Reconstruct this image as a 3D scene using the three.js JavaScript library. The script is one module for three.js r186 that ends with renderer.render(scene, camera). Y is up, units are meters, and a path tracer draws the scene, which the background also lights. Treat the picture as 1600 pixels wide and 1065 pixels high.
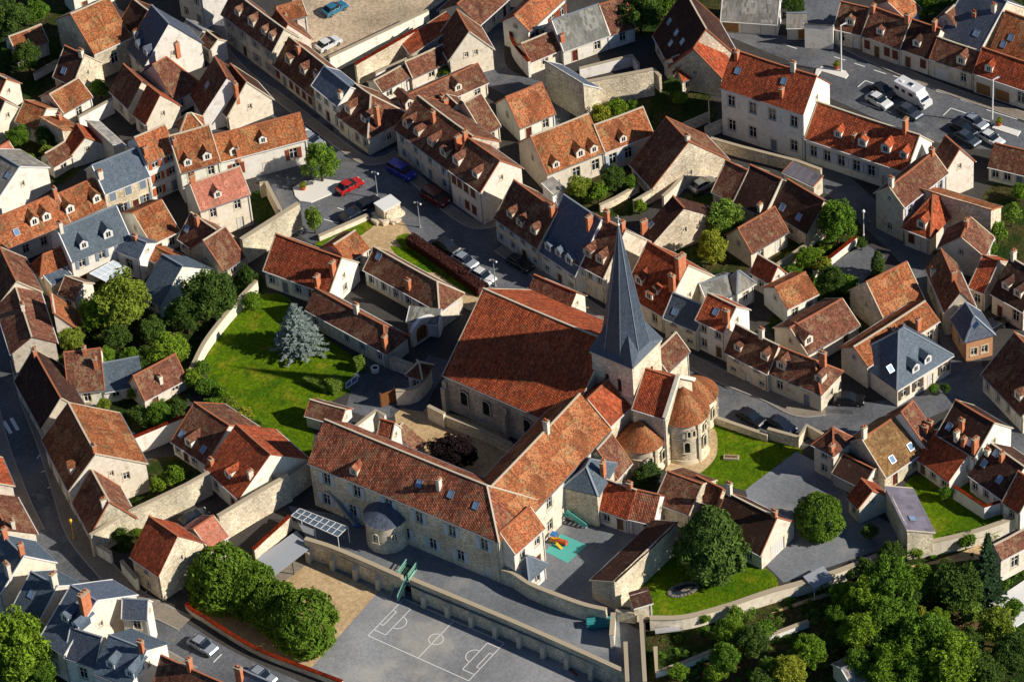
import * as THREE from 'three';
import { mergeGeometries } from 'three/addons/utils/BufferGeometryUtils.js';
import { RoundedBoxGeometry } from 'three/addons/geometries/RoundedBoxGeometry.js';
import { Sky } from 'three/addons/objects/Sky.js';

// ---------------------------------------------------------------- camera, sky, sun, exposure
const scene = new THREE.Scene();
const camera = new THREE.PerspectiveCamera(10.145, 1600 / 1065, 10, 2500);
camera.position.set(0, 351.648, 404.524);
camera.up.set(0.0871557, 0.7518377, -0.6535625);
camera.lookAt(0, 0, 0);
const renderer = new THREE.WebGLRenderer({ antialias: true });
renderer.toneMapping = THREE.LinearToneMapping;
renderer.toneMappingExposure = 1.25;
renderer.outputColorSpace = THREE.SRGBColorSpace;
renderer.shadowMap.enabled = true;
const SUN_DIR = new THREE.Vector3(0.795, 0.535, 0.292).normalize();
const sky = new Sky();
sky.name = 'sky'; sky.userData.kind = 'structure';
sky.scale.setScalar(2000);
sky.material.uniforms.sunPosition.value.copy(SUN_DIR);
sky.material.uniforms.turbidity.value = 1.2;
sky.material.uniforms.rayleigh.value = 1.3;
sky.material.uniforms.mieCoefficient.value = 0.001;
scene.add(sky);
scene.environmentIntensity = 0.1;
const sun = new THREE.DirectionalLight(0xfff6ea, 5);
sun.name = 'sun';
sun.position.copy(SUN_DIR).multiplyScalar(300);
sun.castShadow = true;
sun.shadow.mapSize.set(4096, 4096);
Object.assign(sun.shadow.camera, { left: -120, right: 120, top: 120, bottom: -120, near: 50, far: 600 });
scene.add(sun, sun.target);

// ---------------------------------------------------------------- seeded random and noise
function rng(seed) { let s = (seed * 2654435761) >>> 0 || 1; return () => { s = (s + 0x6d2b79f5) | 0; let t = Math.imul(s ^ (s >>> 15), 1 | s); t = (t + Math.imul(t ^ (t >>> 7), 61 | t)) ^ t; return ((t ^ (t >>> 14)) >>> 0) / 4294967296; }; }
function h2(x, y, s = 0) { let n = Math.imul(x, 374761393) + Math.imul(y, 668265263) + Math.imul(s, 2147483647 ^ 97531); n = Math.imul(n ^ (n >>> 13), 1274126177); return ((n ^ (n >>> 16)) >>> 0) / 4294967296; }
const sm = t => t * t * (3 - 2 * t), lp = (a, b, t) => a + (b - a) * t, cl = (v, a = 0, b = 1) => v < a ? a : v > b ? b : v;
function vn(x, y, per, s) { const xi = Math.floor(x), yi = Math.floor(y), fx = sm(x - xi), fy = sm(y - yi); const w = v => ((v % per) + per) % per; const a = w(xi), b = w(xi + 1), c = w(yi), d = w(yi + 1); return lp(lp(h2(a, c, s), h2(b, c, s), fx), lp(h2(a, d, s), h2(b, d, s), fx), fy); }
function vxy(x, y, px, py, s) { const xi = Math.floor(x), yi = Math.floor(y), fx = sm(x - xi), fy = sm(y - yi), m = (v, p) => ((v % p) + p) % p, a = m(xi, px), b = m(xi + 1, px), c = m(yi, py), d = m(yi + 1, py); return lp(lp(h2(a, c, s), h2(b, c, s), fx), lp(h2(a, d, s), h2(b, d, s), fx), fy); }
function fb(u, v, base, oct, s) { let a = 0, w = .5, t = 0; for (let o = 0; o < oct; o++) { const p = base << o; a += w * vn(u * p, v * p, p, s + o * 17); t += w; w *= .5; } return a / t; }   // tileable on the unit square

// ---------------------------------------------------------------- textures (what surfaces are made of)
function tex(n, fn, rep, srgb = true) {
  const d = new Uint8Array(n * n * 4);
  for (let y = 0; y < n; y++) for (let x = 0; x < n; x++) { const c = fn(x / n, y / n), i = (y * n + x) * 4; d[i] = cl(c[0]) * 255; d[i + 1] = cl(c[1]) * 255; d[i + 2] = cl(c[2]) * 255; d[i + 3] = 255; }
  const t = new THREE.DataTexture(d, n, n); t.wrapS = t.wrapT = THREE.RepeatWrapping; t.magFilter = THREE.LinearFilter; t.minFilter = THREE.LinearMipmapLinearFilter; t.generateMipmaps = true;
  if (srgb) t.colorSpace = THREE.SRGBColorSpace; t.repeat.set(1 / rep, 1 / rep); t.needsUpdate = true; return t;
}
const hex = h => [(h >> 16 & 255) / 255, (h >> 8 & 255) / 255, (h & 255) / 255];
const mixc = (a, b, t) => [lp(a[0], b[0], t), lp(a[1], b[1], t), lp(a[2], b[2], t)];
// roof coverings: every tile takes its own tone from a palette, with weathered patches and lichen
const RS = 10;
function roofTex(pal, nx, ny, o, s) {
  const P = pal.map(hex), moss = hex(o.moss || 0x6b6a4a), dark = hex(o.dark || 0x3a2a24);
  return tex(512, (u, v) => {
    const r = Math.floor(v * ny), off = (r % 2) * .5, c = Math.floor(u * nx + off) % nx;
    const q = h2(c, r, s), big = fb(u, v, 3, 4, s + 3), mid = fb(u, v, 14, 3, s + 9);
    let col = mixc(P[Math.floor(q * P.length)], P[Math.floor(h2(c, r, s + 5) * P.length)], .5);
    col = mixc(col, P[0], .35); const j = 1 + (h2(c, r, s + 2) - .5) * (o.jit ?? .3); col = col.map(k => k * j);
    col = mixc(col, dark, cl((big - .52) * 3.2) * (o.dk ?? .5)); col = mixc(col, moss, cl((mid - (o.ml ?? .66)) * 7) * (o.mk ?? .6));
    const stk = vxy(u * 34, v * 3, 34, 3, s + 21) * .6 + vxy(u * 80, v * 5, 80, 5, s + 22) * .4; col = mixc(col, dark, cl((stk - .56) * 4) * .4); const rep = vxy(u * 7, v * 6, 7, 6, s + 23); if (rep > .72 && h2(c, r, s + 13) > .35) col = mixc(col, P[P.length - 2], .55).map(k => k * 1.1);
    if (h2(c, r, s + 11) > .965) col = mixc(col, dark, .6);
    return col;
  }, RS);
}
const bumpPlain = tex(512, (u, v) => { const ny = 62, r = v * ny, f = r - Math.floor(r), row = Math.floor(r), x = u * 58 + (row % 2) * .5, fx = x - Math.floor(x); const h = .25 + (1 - f) * .5 + h2(Math.floor(x) % 58, row, 3) * .25 - (fx < .1 ? .25 : 0); return [h, h, h]; }, RS, false);
const bumpMech = tex(512, (u, v) => { const ny = 26, r = v * ny, f = r - Math.floor(r), x = u * 44, fx = x - Math.floor(x); const h = .1 + (1 - f) * .45 + (.5 + .5 * Math.cos(fx * 6.283)) * .35 + h2(Math.floor(x), Math.floor(r), 8) * .1; return [h, h, h]; }, RS, false);
const bumpNoise = tex(512, (u, v) => { const h = fb(u, v, 24, 4, 41); return [h, h, h]; }, 5, false);
const ROOF = {
  or: { t: roofTex([0xa25f3a, 0x945030, 0xb47146, 0x80482e, 0x8c6044, 0xa87a54, 0x70402c], 58, 62, { moss: 0x8c8058, dark: 0x4e3224, dk: .65, ml: .62, jit: .42 }, 11), b: bumpPlain, k: .05 },
  br: { t: roofTex([0x74493a, 0x633c2e, 0x835a44, 0x533428, 0x7b634e, 0x694030], 58, 62, { moss: 0x8a7d5c, dark: 0x3a2822, dk: .65, ml: .62, jit: .42 }, 23), b: bumpPlain, k: .05 },
  rd: { t: roofTex([0xa25033, 0x92442b, 0xb1603c, 0x7c3c28, 0xa4583a, 0x97452a], 44, 26, { moss: 0x85664c, dark: 0x583226, dk: .6, ml: .68, jit: .34 }, 37), b: bumpMech, k: .13 },
  rm: { t: roofTex([0x94523a, 0x7f4432, 0xaa6c50, 0x5c3a30, 0x98604a, 0x6c4a3c], 44, 26, { moss: 0x8a7458, dark: 0x503028, dk: .7, ml: .58, jit: .45 }, 41), b: bumpMech, k: .13 },
  db: { t: roofTex([0x4c342c, 0x422c26, 0x583e34, 0x392822, 0x5e463a], 58, 62, { moss: 0x6c604a, dark: 0x382620, dk: .6 }, 53), b: bumpPlain, k: .05 },
  pk: { t: roofTex([0xb07258, 0xa4664e, 0xba8066, 0x98604a], 58, 62, { moss: 0x8a7660, dark: 0x6e4636, dk: .4, ml: .7, jit: .18 }, 61), b: bumpPlain, k: .04 },
  sl: { t: roofTex([0x4f5965, 0x46505b, 0x5a6571, 0x3f4852, 0x626d78], 48, 56, { moss: 0x77786c, dark: 0x3e464f, dk: .45, ml: .72, jit: .2, mk: .4 }, 67), b: bumpPlain, k: .025 },
  gr: { t: roofTex([0x85827c, 0x7a7772, 0x928f88, 0x8a837a], 30, 14, { moss: 0x6f6c58, dark: 0x57544f, dk: .5, ml: .6, jit: .12 }, 71), b: bumpMech, k: .03 },
  zn: { t: roofTex([0x6a676e, 0x64616a, 0x706d74], 12, 10, { moss: 0x77746f, dark: 0x55525a, dk: .3, ml: .7, jit: .05 }, 91), b: bumpNoise, k: .01 },
  ms: { t: roofTex([0x8f6c46, 0x7c5a3a, 0x9f7b50, 0x6c4c34, 0x96744c], 58, 62, { moss: 0x9a8458, dark: 0x4f3828, dk: .6, ml: .58, mk: .6 }, 83), b: bumpPlain, k: .05 },
};
function plaster(s, o) { const a = hex(o.a), b = hex(o.b), d = hex(o.d); return tex(512, (u, v) => { const n = fb(u, v, 4, 5, s), m = fb(u, v, 20, 3, s + 7), st = fb(u * 1, v, 9, 4, s + 31); let c = mixc(a, b, sm(n)); c = mixc(c, d, cl((st - .56) * 4) * o.k); const g = 1 + (m - .5) * o.g; return c.map(k => k * g); }, 7); }
function rubble(s, pal, mortar) {   // coursed rubble: stones a hand or two wide
  const P = pal.map(hex), M = hex(mortar);
  return tex(512, (u, v) => {
    const ny = 40, wob = (fb(u, v, 10, 2, s) - .5) * .9, r = Math.floor(v * ny + wob), rr = ((r % ny) + ny) % ny, nx = 23 + Math.floor(h2(rr, 3, s) * 6), x = u * nx + h2(rr, 7, s), c = Math.floor(x) % nx, fx = x - Math.floor(x), fy = (v * ny + wob) - r;
    let col = P[Math.floor(h2(c, rr, s) * P.length)]; const j = 1 + (h2(c, rr, s + 1) - .5) * .2; col = col.map(k => k * j);
    if (fx < .1 || fy < .14) col = mixc(col, M, .75);
    const n = fb(u, v, 5, 4, s + 5); return mixc(col, M, cl((n - .5) * 3) * .7).map(k => k * (1 + (fb(u, v, 30, 2, s + 2) - .5) * .2 + (fb(u, v, 3, 4, s + 44) - .5) * .35));
  }, 7);
}
const WT = {
  cr: plaster(101, { a: 0xdbd0ba, b: 0xe3dbca, d: 0xb0a28a, k: .5, g: .12 }),
  be: plaster(111, { a: 0xc8bba3, b: 0xd4c9b5, d: 0x9a8c74, k: .6, g: .18 }),
  wh: plaster(121, { a: 0xdfdacc, b: 0xe9e6dc, d: 0xb5aa95, k: .4, g: .07 }),
  gy: plaster(131, { a: 0xb5b2aa, b: 0xc6c3ba, d: 0x8b857a, k: .5, g: .12 }),
  or: plaster(141, { a: 0xbd8a66, b: 0xc7966f, d: 0x99704f, k: .4, g: .15 }),
  st: rubble(151, [0xcabca2, 0xc1b196, 0xd2c6b0, 0xb8a88e, 0xc8b99e], 0xd0c5b0),
};
const asphaltT = tex(1024, (u, v) => { const n = fb(u, v, 5, 5, 201), g = fb(u, v, 120, 2, 205), p = fb(u, v, 12, 3, 209); let k = .44 + (n - .5) * .2 + (g - .5) * .12; for (let q = 0; q < 14; q++) { const px = h2(q, 1, 77), py = h2(q, 2, 77), w = .02 + h2(q, 3, 77) * .12, hh = .02 + h2(q, 4, 77) * .06, sk = (u - px) * (h2(q, 5, 77) - .5); if (u > px && u < px + w && v + sk > py && v + sk < py + hh) k *= h2(q, 6, 77) > .4 ? .8 : 1.12; } const c = [k, k * 1.01, k * 1.02]; return mixc(c, [.60, .57, .52], cl((p - .58) * 4) * .4); }, 32);
const courtT = tex(1024, (u, v) => { const n = fb(u, v, 4, 5, 211), g = fb(u, v, 120, 2, 215), p = fb(u, v, 7, 4, 219); let k = .52 + (n - .5) * .2 + (g - .5) * .1; return mixc([k, k * 1.01, k * 1.015], [.70, .67, .60], cl((p - .6) * 5) * .45); }, 30);
const grassT = tex(1024, (u, v) => { const n = fb(u, v, 6, 5, 221), g = fb(u, v, 90, 3, 225), p = fb(u, v, 16, 3, 229); let c = mixc([.25, .36, .02], [.35, .44, .03], n); c = mixc(c, [.50, .47, .14], cl((p - .55) * 4) * .6); c = mixc(c, [.20, .33, .03], cl((fb(u, v, 11, 4, 233) - .56) * 5) * .6); const k = .7 + g * .6; return c.map(q => q * k); }, 24);
const gardenT = tex(512, (u, v) => { const n = fb(u, v, 8, 4, 241), g = fb(u, v, 60, 3, 245); let c = mixc([.15, .22, .07], [.27, .25, .14], sm(cl((n - .35) * 3))); return c.map(q => q * (.7 + g * .6)); }, 20);
const sandT = tex(512, (u, v) => { const n = fb(u, v, 5, 4, 251), g = fb(u, v, 90, 2, 255); const c = mixc([.66, .55, .40], [.75, .66, .51], n); return c.map(q => q * (.85 + g * .3)); }, 24);
const gravelT = tex(512, (u, v) => { const n = fb(u, v, 6, 5, 261), g = fb(u, v, 110, 2, 265), p = fb(u, v, 3, 3, 268); let c = mixc([.66, .58, .47], [.76, .69, .59], n); c = mixc(c, [.48, .44, .36], cl((p - .55) * 4) * .5); return c.map(q => q * (.8 + g * .4)); }, 26);
const soilT = tex(512, (u, v) => { const n = fb(u, v, 8, 4, 271), g = fb(u, v, 70, 2, 275); return mixc([.33, .25, .16], [.47, .38, .26], n).map(q => q * (.75 + g * .5)); }, 16);
const pavingT = tex(512, (u, v) => { const n = fb(u, v, 6, 4, 281), g = fb(u, v, 80, 2, 285); return mixc([.52, .48, .43], [.62, .58, .52], n).map(q => q * (.88 + g * .24)); }, 14);
const brickT = tex(512, (u, v) => { const ny = 60, r = Math.floor(v * ny), x = u * 20 + (r % 2) * .5, c = Math.floor(x) % 20, fx = x - Math.floor(x), fy = v * ny - r; let col = mixc([.68, .34, .20], [.80, .46, .29], h2(c, r, 5)); if (fx < .07 || fy < .16) col = [.72, .62, .5]; return col.map(k => k * (.9 + fb(u, v, 12, 3, 291) * .2)); }, 5);
const barkT = tex(256, (u, v) => { const n = fb(u, v, 16, 3, 295); return mixc([.23, .18, .13], [.36, .30, .23], n); }, 1.5);

// ---------------------------------------------------------------- materials
const std = (color, o = {}) => new THREE.MeshPhysicalMaterial({ color, roughness: .85, specularIntensity: (o.roughness ?? .85) >= .85 ? .2 : 1, ...o });   // chalky mineral surfaces hardly shine
const tint = (r, k, w = .05) => new THREE.Color().setRGB(k * (1 + (r() - .5) * w), k * (1 + (r() - .5) * w), k * (1 + (r() - .5) * w));
const roofM = {}, wallM = {}; { const r = rng(5);
  for (const k in ROOF) roofM[k] = [1, .86, 1.1, .94].map(s => new THREE.MeshPhysicalMaterial({ specularIntensity: k === 'sl' ? .6 : .2, map: ROOF[k].t, bumpMap: ROOF[k].b, bumpScale: ROOF[k].k, roughness: k === 'sl' ? .62 : .9, color: tint(r, s, .08) }));
  for (const k in WT) wallM[k] = [1, .92, 1.04].map(s => new THREE.MeshPhysicalMaterial({ specularIntensity: .2, map: WT[k], bumpMap: bumpNoise, bumpScale: k === 'st' ? .05 : .012, roughness: .95, color: tint(r, Math.min(s, 1), .05) })); }
const M = {
  yard: std(0xd8dade, { map: courtT, roughness: .95, color: 0xdfe3e8 }), asphalt: std(0xd2d5da, { map: asphaltT, roughness: .95 }), court: std(0xffffff, { map: courtT, roughness: .95 }), grass: std(0xffffff, { map: grassT, roughness: 1, bumpMap: bumpNoise, bumpScale: .06 }), garden: std(0xffffff, { map: gardenT, roughness: 1, bumpMap: bumpNoise, bumpScale: .15 }),
  sand: std(0xffffff, { map: sandT, roughness: 1 }), gravel: std(0xffffff, { map: gravelT, roughness: 1 }), soil: std(0xffffff, { map: soilT, roughness: 1, bumpMap: bumpNoise, bumpScale: .1 }), paving: std(0xe8e8e6, { map: pavingT, roughness: .95 }), ground: std(0x7c8088, { map: pavingT, roughness: 1 }),
  kerb: std(0x9c988f), glass: std(0x1a2129, { roughness: .12, metalness: .0 }), joinery: std(0xd9d6cc, { roughness: .6 }), surround: std(0xd0c3a6), zinc: std(0x9aa0a4, { roughness: .45, metalness: .5 }), mortar: std(0xc4b79e), mortarRed: std(0xa8694a, { roughness: .9 }), slateRidge: std(0x8f979e, { roughness: .5, metalness: .3 }),
  brick: std(0xffffff, { map: brickT }), pot: std(0xa8552f), door: std(0x6d4a30, { roughness: .6 }), doorWhite: std(0xcfcdc6, { roughness: .55 }), doorBrown: std(0x8a6236, { roughness: .6 }), line: std(0xd8d8d2, { roughness: .8 }), bark: std(0xffffff, { map: barkT, roughness: 1 }),
  capOr: std(0xb4623c, { map: ROOF.or.t }), capSt: std(0xa79a82, { roughness: 1 }), white: std(0xdad9d3, { roughness: .5 }), steel: std(0xc9ccce, { roughness: .35, metalness: .6 }), timber: std(0x7a5030), turq: std(0x4fa69b, { roughness: .6 }), turqDark: std(0x2d7f80, { roughness: .5 }), green: std(0x7fb39c, { roughness: .5 }), greenDark: std(0x33423b), orange: std(0xb5531f, { roughness: .5 }), yellow: std(0xd9a31c, { roughness: .5 }), blue: std(0x2f6fae, { roughness: .4 }),
  roofGlass: std(0x5d6d7c, { roughness: .08 }), skylight: std(0x7d98b4, { roughness: .06, metalness: .2 }), sheet: std(0x8b8f94, { roughness: .6 }), tyre: std(0x18181a, { roughness: .9 }), rim: std(0x9a9ca0, { roughness: .3, metalness: .8 }), lampGlass: std(0xe6e4da, { roughness: .2 }), tail: std(0x9a1512, { roughness: .3 }), black: std(0x151515, { roughness: .5 }), stoneW: std(0xcfc4ac, { map: WT.st }),
};
const SHUT = { wh: std(0xb9c3c9, { roughness: .6 }), dr: std(0x5d231c, { roughness: .6 }), rd: std(0x83402c, { roughness: .6 }), or: std(0xb1592f, { roughness: .6 }), bl: std(0x74828f, { roughness: .6 }), gy: std(0x9a9890, { roughness: .6 }), br: std(0x554a38, { roughness: .6 }) };

// ---------------------------------------------------------------- helpers
const taken = {};
function numbered(n) { const k = taken[n] = (taken[n] ?? -1) + 1; return k ? n + '_' + String(k).padStart(3, '0') : n; }
function thing(name, label, category, group, x = 0, y = 0, z = 0, turn = 0) { const g = new THREE.Group(); g.name = numbered(name); g.position.set(x, y, z); g.rotation.y = turn; g.userData = { label, category }; if (group) g.userData.group = group; scene.add(g); return g; }
function mk(name, geo, mat, parent, Mx) { const m = new THREE.Mesh(geo, mat); m.name = name; if (Mx) m.applyMatrix4(Mx); parent.add(m); return m; }
function tagMesh(m, label, category, group) { m.name = numbered(m.name); m.userData = { label, category }; if (group) m.userData.group = group; scene.add(m); return m; }
function struct(name, geo, mat) { const m = new THREE.Mesh(geo, mat); m.name = numbered(name); m.userData.kind = 'structure'; scene.add(m); return m; }
const T = (x, y, z, ry = 0, rx = 0, rz = 0) => new THREE.Matrix4().makeRotationFromEuler(new THREE.Euler(rx, ry, rz, 'YXZ')).setPosition(x, y, z);
const bx = (w, h, d, x = 0, y = 0, z = 0, Mx) => { const g = new THREE.BoxGeometry(w, h, d).translate(x, y, z); uvBox(g, w, h, d); return Mx ? g.applyMatrix4(Mx) : g; };
function uvBox(g, w, h, d) { const uv = g.attributes.uv, s = [[d, h], [d, h], [w, d], [w, d], [w, h], [w, h]]; for (let i = 0; i < 24; i++) uv.setXY(i, uv.getX(i) * s[i >> 2][0], uv.getY(i) * s[i >> 2][1]); }
const cyl = (r0, r1, h, n = 10, x = 0, y = 0, z = 0) => new THREE.CylinderGeometry(r0, r1, h, n).translate(x, y, z);
const merge = a => mergeGeometries(a.map(g => g.index ? g.toNonIndexed() : g).map(g => { for (const k of Object.keys(g.attributes)) if (!['position', 'normal', 'uv'].includes(k)) g.deleteAttribute(k); return g; }));
function barBetween(a, b, w, h) { const d = new THREE.Vector3().subVectors(b, a), L = d.length(); const g = new THREE.BoxGeometry(w, h, L); const q = new THREE.Matrix4().lookAt(b, a, new THREE.Vector3(0, 1, 0)); uvBox(g, w, h, L); return g.applyMatrix4(q).translate((a.x + b.x) / 2, (a.y + b.y) / 2, (a.z + b.z) / 2); }
const V = (x, y, z) => new THREE.Vector3(x, y, z);
function poly(pts, y, holes) { const s = new THREE.Shape(pts.map(p => new THREE.Vector2(p[0], -p[1]))); if (holes) for (const h of holes) s.holes.push(new THREE.Path(h.map(p => new THREE.Vector2(p[0], -p[1])))); return new THREE.ShapeGeometry(s).rotateX(-Math.PI / 2).translate(0, y, 0); }
function smooth(pts, n = 6) { const c = new THREE.CatmullRomCurve3(pts.map(p => V(p[0], 0, p[1])), false, 'centripetal'); return c.getPoints((pts.length - 1) * n).map(p => [p.x, p.z]); }
function offs(pts, w) { return pts.map((p, i) => { const a = pts[Math.max(0, i - 1)], b = pts[Math.min(pts.length - 1, i + 1)], dx = b[0] - a[0], dz = b[1] - a[1], l = Math.hypot(dx, dz) || 1; return [p[0] - dz / l * w, p[1] + dx / l * w]; }); }
function strip(pts, w, y) { return poly([...offs(pts, w / 2), ...offs(pts, -w / 2).reverse()], y); }
// a wall along a polyline: vertical sides, top face, uv in metres
function ribbon(pts, t, y0, y1) {
  const L = offs(pts, t / 2), R = offs(pts, -t / 2), pos = [], uv = []; let s = 0;
  const q = (a, b, c, d, u) => { for (const [p, w] of [[a, 0], [b, 1], [c, 2], [a, 0], [c, 2], [d, 3]]) { pos.push(...p); uv.push(...u[w]); } };
  for (let i = 0; i < pts.length - 1; i++) {
    const l = Math.hypot(pts[i + 1][0] - pts[i][0], pts[i + 1][1] - pts[i][1]), e = s + l, A = L[i], B = L[i + 1], C = R[i], D = R[i + 1];
    q([A[0], y0, A[1]], [B[0], y0, B[1]], [B[0], y1, B[1]], [A[0], y1, A[1]], [[s, y0], [e, y0], [e, y1], [s, y1]]);
    q([D[0], y0, D[1]], [C[0], y0, C[1]], [C[0], y1, C[1]], [D[0], y1, D[1]], [[e, y0], [s, y0], [s, y1], [e, y1]]);
    q([A[0], y1, A[1]], [B[0], y1, B[1]], [D[0], y1, D[1]], [C[0], y1, C[1]], [[s, 0], [e, 0], [e, t], [s, t]]); s = e;
  }
  for (const i of [0, pts.length - 1]) q([L[i][0], y0, L[i][1]], [R[i][0], y0, R[i][1]], [R[i][0], y1, R[i][1]], [L[i][0], y1, L[i][1]], [[0, y0], [t, y0], [t, y1], [0, y1]]);
  const g = new THREE.BufferGeometry(); g.setAttribute('position', new THREE.Float32BufferAttribute(pos, 3)); g.setAttribute('uv', new THREE.Float32BufferAttribute(uv, 2)); g.computeVertexNormals(); return g;
}

// ---------------------------------------------------------------- measured layout, in metres (x east, z towards the viewer)
const SURFACES = [
["lawn","grass",0.01,[[-43.05,-1.97],[-40.35,-7.8],[-35.31,-14.54],[-32.11,-14.39],[-26.8,-5.3],[-21.56,1.56],[-20.32,5.09],[-24.41,8.56],[-27.11,10.85],[-29.09,22.91],[-30.79,21.03],[-35.95,12.33],[-42.14,3.56]]],
["lawn","grass",0.01,[[21.8,31.07],[25.4,20.32],[37.61,27.8],[30.04,34.25],[26.34,32.78]]],
["lawn","grass",0.012,[[11.71,50.15],[17.58,44.92],[23.56,43.86],[31.57,51.44],[30.46,54.01],[19.85,56.67],[14.89,56.76]]],
["garden","garden",0.008,[[-64.69,-17.38],[-58.8,-20.86],[-44.96,-21.85],[-35.73,-19.87],[-34.4,-14.7],[-42.15,-3.22],[-45.68,8.43],[-42.13,8.89],[-29.94,22.16],[-36.01,20.1],[-47.39,14.76],[-53.59,11.61],[-57.23,6.92],[-66.54,-5.09]]],
["yard_grass","garden",0.011,[[-36.08,-38.3],[-31.83,-37.71],[-31.91,-31.0],[-36.12,-31.59]]],
["garden","garden",0.008,[[8.75,-37.32],[22.0,-37.73],[21.0,-25.89],[10.88,-27.29]]],
["garden","garden",0.009,[[15.18,-54.25],[31.99,-53.42],[32.59,-44.69],[23.51,-44.43],[16.97,-46.14]]],
["garden","garden",0.008,[[25.86,-28.17],[34.13,-27.02],[34.33,-11.04],[26.11,-10.74]]],
["garden","garden",0.008,[[36.57,-10.73],[45.35,-19.58],[50.24,-21.83],[51.33,-15.86],[48.66,-9.09],[53.65,-5.59],[47.46,0.52],[41.44,-1.67]]],
["garden","garden",0.008,[[35.83,0.34],[52.94,-7.09],[53.44,2.7],[40.2,9.07]]],
["garden","garden",0.008,[[69.91,-23.51],[76.94,-26.98],[72.67,-0.22],[67.35,-6.54]]],
["garden","grass",0.009,[[50.84,35.04],[57.81,34.06],[65.94,41.91],[64.7,44.44],[52.09,47.45]]],
["garden","garden",0.008,[[-77.81,-92.66],[-61.53,-90.24],[-64.27,-80.47],[-64.86,-67.39],[-68.69,-64.72],[-76.8,-70.74]]],
["garden","garden",0.008,[[-76.42,-62.62],[-61.73,-60.52],[-63.22,-45.14],[-75.55,-43.82]]],
["garden","garden",0.008,[[21.79,-82.96],[38.56,-80.45],[36.75,-72.28],[26.43,-67.17],[20.87,-71.29]]],
["garden","garden",0.008,[[64.23,-78.32],[84.65,-75.26],[83.08,-65.43],[65.88,-61.38]]],
["garden","garden",0.008,[[-50.85,18.19],[-43.86,19.09],[-44.7,24.08],[-51.58,26.98],[-56.66,31.32],[-53.18,34.22],[-53.29,28.01]]],
["garden","garden",0.008,[[-71.67,40.4],[-64.83,42.44],[-60.25,54.73],[-58.4,61.79],[-70.75,60.3]]],
["garden","garden",0.009,[[-55.81,30.8],[-51.95,30.67],[-52.3,35.55],[-54.86,35.47]]],
["garden","garden",0.009,[[-13.32,19.17],[-8.17,21.12],[-4.98,26.63],[-15.1,20.23]]],
["lawn","grass",0.036,[[-27.35,-24.65],[-19.79,-29.47],[-18.42,-28.4],[-25.52,-23.24]]],
["lawn","grass",0.036,[[-15.47,-24.77],[-13.4,-25.5],[-4.36,-11.34],[-3.98,-9.89],[-5.3,-10.77]]],
["lawn","grass",0.036,[[-16.27,-22.98],[-13.53,-21.88],[-10.07,-16.38],[-12.78,-17.46]]],
["gravel_yard","gravel",0.012,[[-28.2,-88.71],[-4.15,-85.12],[-8.61,-79.33],[-25.05,-69.44],[-28.44,-73.56]]],
["path","sand",0.018,[[-20.83,-25.5],[-17.93,-29.07],[-14.68,-28.62],[-12.95,-25.0],[-2.66,-9.01],[-5.47,-7.29],[-9.25,-14.13]]],
["court_yard","sand",0.01,[[-16.57,12.23],[-11.31,12.92],[-1.19,20.74],[-1.7,29.57],[-8.53,28.7],[-15.1,20.23]]],
["yard_paving","asphalt",0.012,[[-21.55,0.88],[-16.2,1.59],[-13.83,9.95],[-18.4,14.61],[-23.59,11.31]]],
["playground","asphalt",0.012,[[-4.37,46.97],[2.13,36.89],[4.95,32.92],[17.11,40.62],[7.64,48.82],[11.43,53.65],[10.02,55.81],[1.26,50.63]]],
["playground","asphalt",0.012,[[29.2,34.15],[36.77,27.57],[40.22,31.17],[43.52,39.06],[49.5,44.95],[47.56,46.88],[32.32,52.12],[30.24,48.3]]],
["terrace","asphalt",0.012,[[-31.78,29.5],[-22.42,33.17],[-2.74,47.76],[10.04,55.46],[13.1,58.5],[12.53,70.33],[10.79,66.76],[-28.99,37.26]]],
["apse_path","sand",0.016,[[18.97,29.08],[20.56,30.54],[23.61,30.05],[26.07,26.82],[26.14,21.71],[23.75,23.97]]],
["car_park","asphalt",0.016,[[34.41,-68.47],[52.43,-63.03],[59.1,-54.28],[72.0,-43.72],[79.52,-37.23],[78.56,-31.26],[73.18,-32.78],[65.97,-34.87],[57.49,-41.91],[49.82,-49.27],[49.61,-55.66],[46.02,-58.11]]],
["square","asphalt",0.016,[[-36.05,-42.85],[-27.94,-44.77],[-18.89,-44.27],[-14.54,-46.27],[-7.56,-31.34],[-1.45,-23.13],[5.17,-10.76],[0.65,-11.37],[-4.71,-13.51],[-12.48,-25.38],[-17.03,-28.21],[-26.44,-23.65],[-29.17,-26.94],[-31.91,-31.0]]],
["driveway","asphalt",0.016,[[45.08,-9.57],[51.15,-14.45],[53.93,-11.2],[49.03,-4.81]]],
["garage_court","asphalt",0.017,[[47.21,-77.46],[56.0,-76.15],[53.43,-63.21],[46.89,-65.81]]],
["court","asphalt",-2.5900000000000003,[[-44.87,48.82],[-33.01,37.73],[-29.57,35.72],[-9.71,49.61],[11.14,65.99],[10.96,73.21],[-28.5,68.5]]],
["sand_court","sand",-2.58,[[-46.56,46.85],[-36.43,39.13],[-31.68,34.23],[-29.25,37.23],[-20.44,44.72],[-29.95,58.18],[-30.8,59.79]]],
["garden_path","sand",-1.288,[[29.76,56.36],[37.58,53.23],[47.11,50.27],[54.01,48.75],[61.94,46.13],[60.66,48.98],[50.47,50.1],[40.92,53.06]]],
["garden_soil","soil",-1.286,[[21.63,63.43],[29.39,59.79],[26.82,68.57],[20.29,68.91]]],
["garden_soil","soil",-1.2870000000000001,[[52.35,60.3],[56.9,57.38],[58.98,59.96],[53.47,63.89]]]
];
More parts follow.
